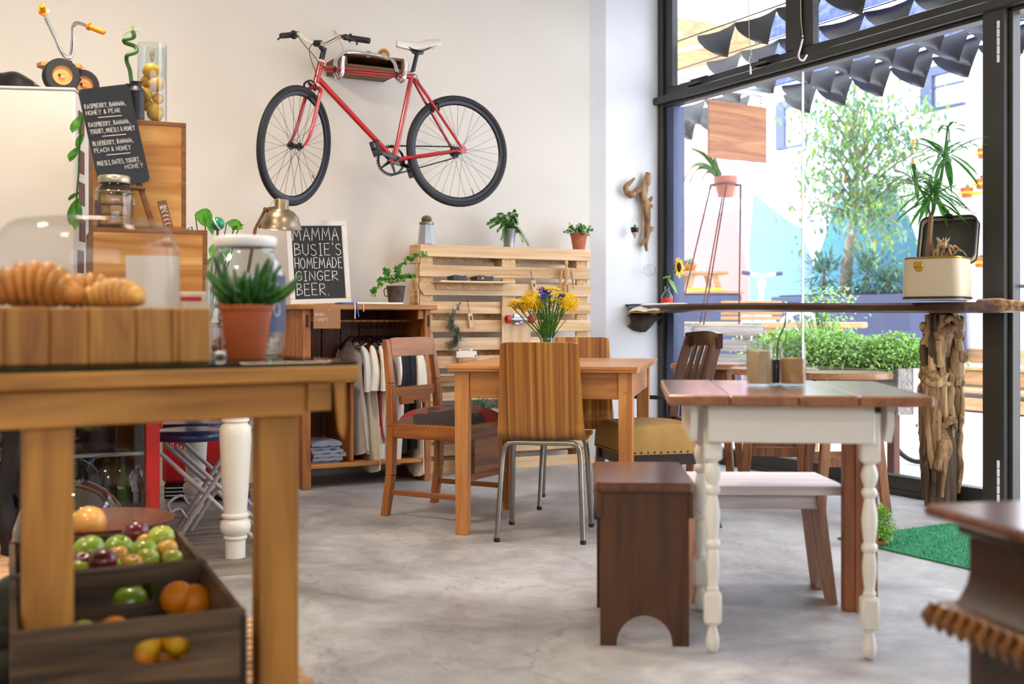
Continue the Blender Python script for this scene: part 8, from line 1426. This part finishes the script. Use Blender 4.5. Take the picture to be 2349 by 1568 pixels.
    mb = MB(); mb.tube([q(-.26, r), q(-.20, .60), q(-.17, 1.0)], .03, 8); mb.tube([q(-.20, .62), q(.08, .28), q(.20, .66)], .03, 8); mb.tube([q(.08, .28), q(.34, r), q(.18, .58)], .022, 8); mb.tube([q(-.19, .7), q(.18, .6)], .02, 8); obj('frame', mb, 'outdoor_white', t); mb = MB(); mb.tube([q(-.36, 1.07, -.05), q(-.17, 1.04, 0), q(.02, 1.07, .05)], .022, 8); mb.ball(q(-.18, .93), (.06, .05, .07), 10, 7); obj('handlebar', mb, 'outdoor_white', t)
    for a_, b_ in ((q(-.36, 1.07, -.05), q(-.46, 1.08, -.07)), (q(.02, 1.07, .05), q(.12, 1.08, .07))): mb = MB(); mb.rod(a_, b_, .026, 8); obj('grip', mb, 'slate_paint', t)
    mb = MB(); mb.ball(q(.22, .72), (.12, .06, .03), 12, 6); obj('saddle', mb, 'slate_paint', t)
    # wall pots
    for i, (px, py) in enumerate(((2256, 350), (2251, 420), (2218, 440), (2249, 600))):
        p = G.px(px, py, 6.8); P = G.w(p.x, 6.8, p.z); o = thing('wall_pot', 'terracotta wall pot in a yellow holder on the far wall, ' + ('topmost', 'below the topmost', 'left of the others', 'lowest')[i], 'pot', P, G.rz, 'wall pots'); mb = MB(); mb.lathe([(0, -.07), (.055, -.07), (.08, .05), (.075, .05), (0, .04)], 16); obj('pot', mb, 'terracotta', o); mb = MB(); mb.box(-.085, .085, -.08, .19, -.025, .0, .004); obj('holder', mb, 'yellow_paint', o); mb = MB(); [mb.leaf((0, 0, .04), rnd3(R, .8), .10, .02, .2, n=2) for _ in range(14)]; obj('leaves', mb, 'leaf_autumn' if i == 0 else 'leaf_tree', o, kind='stuff')
    # pergola beams
    t = thing('pergola', 'pale timber pergola beams above the courtyard', 'pergola', (0, 0, 0), 0)
    for p_, q_, w in ((at(1400, 30, 12), at(1720, 84, 10.5), .13), (at(1400, 130, 12), at(1740, 55, 13.0), .16), (at(1400, 175, 13), at(1760, 100, 13.2), .20)): mb = MB(); mb.beam(p_, q_, .08, w, (0, 0, 1), .004); obj('beam', mb, 'outdoor_wood', t)
    for (px, py, Y) in ((1410, 120, 12.2),): mb = MB(); q_ = at(px, py, Y); mb.rod((q_.x, q_.y, 0), q_, .06, 8); obj('post', mb, 'outdoor_wood', t)
    # shade canopy of pointed flaps
    t = thing('shade_canopy', 'dark canopy of overlapping pointed fabric flaps over the courtyard window', 'canopy', G.w(0, 0), G.rz); zc = 3.02; sp = .42
    def pic(x, y, z):
        w_ = G.w(x, y, z); return None if w_.y < 3.0 else (CXP + FPX * w_.x / w_.y, HZP - FPX * (z - EYE) / w_.y)
    me_d = me_b = None
    for k, y in enumerate((-.0, .25, .83, 1.41, 1.99, 2.18, 1.72)):
        if k == 0: continue
        for j in range(-16, 12):
            x = j * sp + (0, .1, .31, .1, .31, .12, .0)[k] * sp / .42; q = pic(x + sp * .7, y, zc - .2)
            if q is None or q[0] > 2560: continue
            if k >= 4:
                if q[0] < 1470 or 1705 < q[0] < 1815: continue
            elif q[0] < 1545 + max(0, q[1]) * .6: continue
            for kind in ('d', 'b'):
                if kind == 'b' and (k >= 4): continue
                me = me_d if kind == 'd' else me_b
                if me is None:
                    g = []; n = 8
                    if kind == 'd':
                        for i in range(n + 1):
                            u = i / n; tipx = sp * .74; l = tipx * u ** 1.7; r_ = sp * 1.04 - (sp * 1.04 - tipx) * u ** 1.2
                            g.append([(l + (r_ - l) * v, .02 * sin(pi * v) * (1 - u) - .03 * u + .02 * u * u * 3 * v, -.215 * u - .015 * sin(pi * v) * (1 - u)) for v in (0, .25, .5, .75, 1)])
                    else:
                        for i in range(n + 1): u = i / n; g.append([(sp * 1.0 * u, .58 - .05 + .10 * v, .0 + .20 * v) for v in (0, .5, 1)])
                    mb = MB(); mb.sheet(g, .0015 if kind == 'd' else 0); o = obj('flap' if kind == 'd' else 'sheet', mb, 'shade_fabric' if kind == 'd' else 'shade_skylit', t, None if kind == 'd' else 'fabric sheet tinted with blue skylight', smooth=60)
                    if kind == 'd': me_d = o.data
                    else: me_b = o.data
                else:
                    o = bpy.data.objects.new('flap' if kind == 'd' else 'sheet', me); COL.objects.link(o); o.parent = t
                    if kind == 'b': o['label'] = 'fabric sheet tinted with blue skylight'
                o.location = (x, y, zc - (.03 if k == 5 else .02 if k == 6 else 0))
        mb = MB(); mb.rod((-5, y, zc + .01), (4.5, y, zc + .01), .005, 5); obj('cable', mb, 'dark_iron', t)
outside()
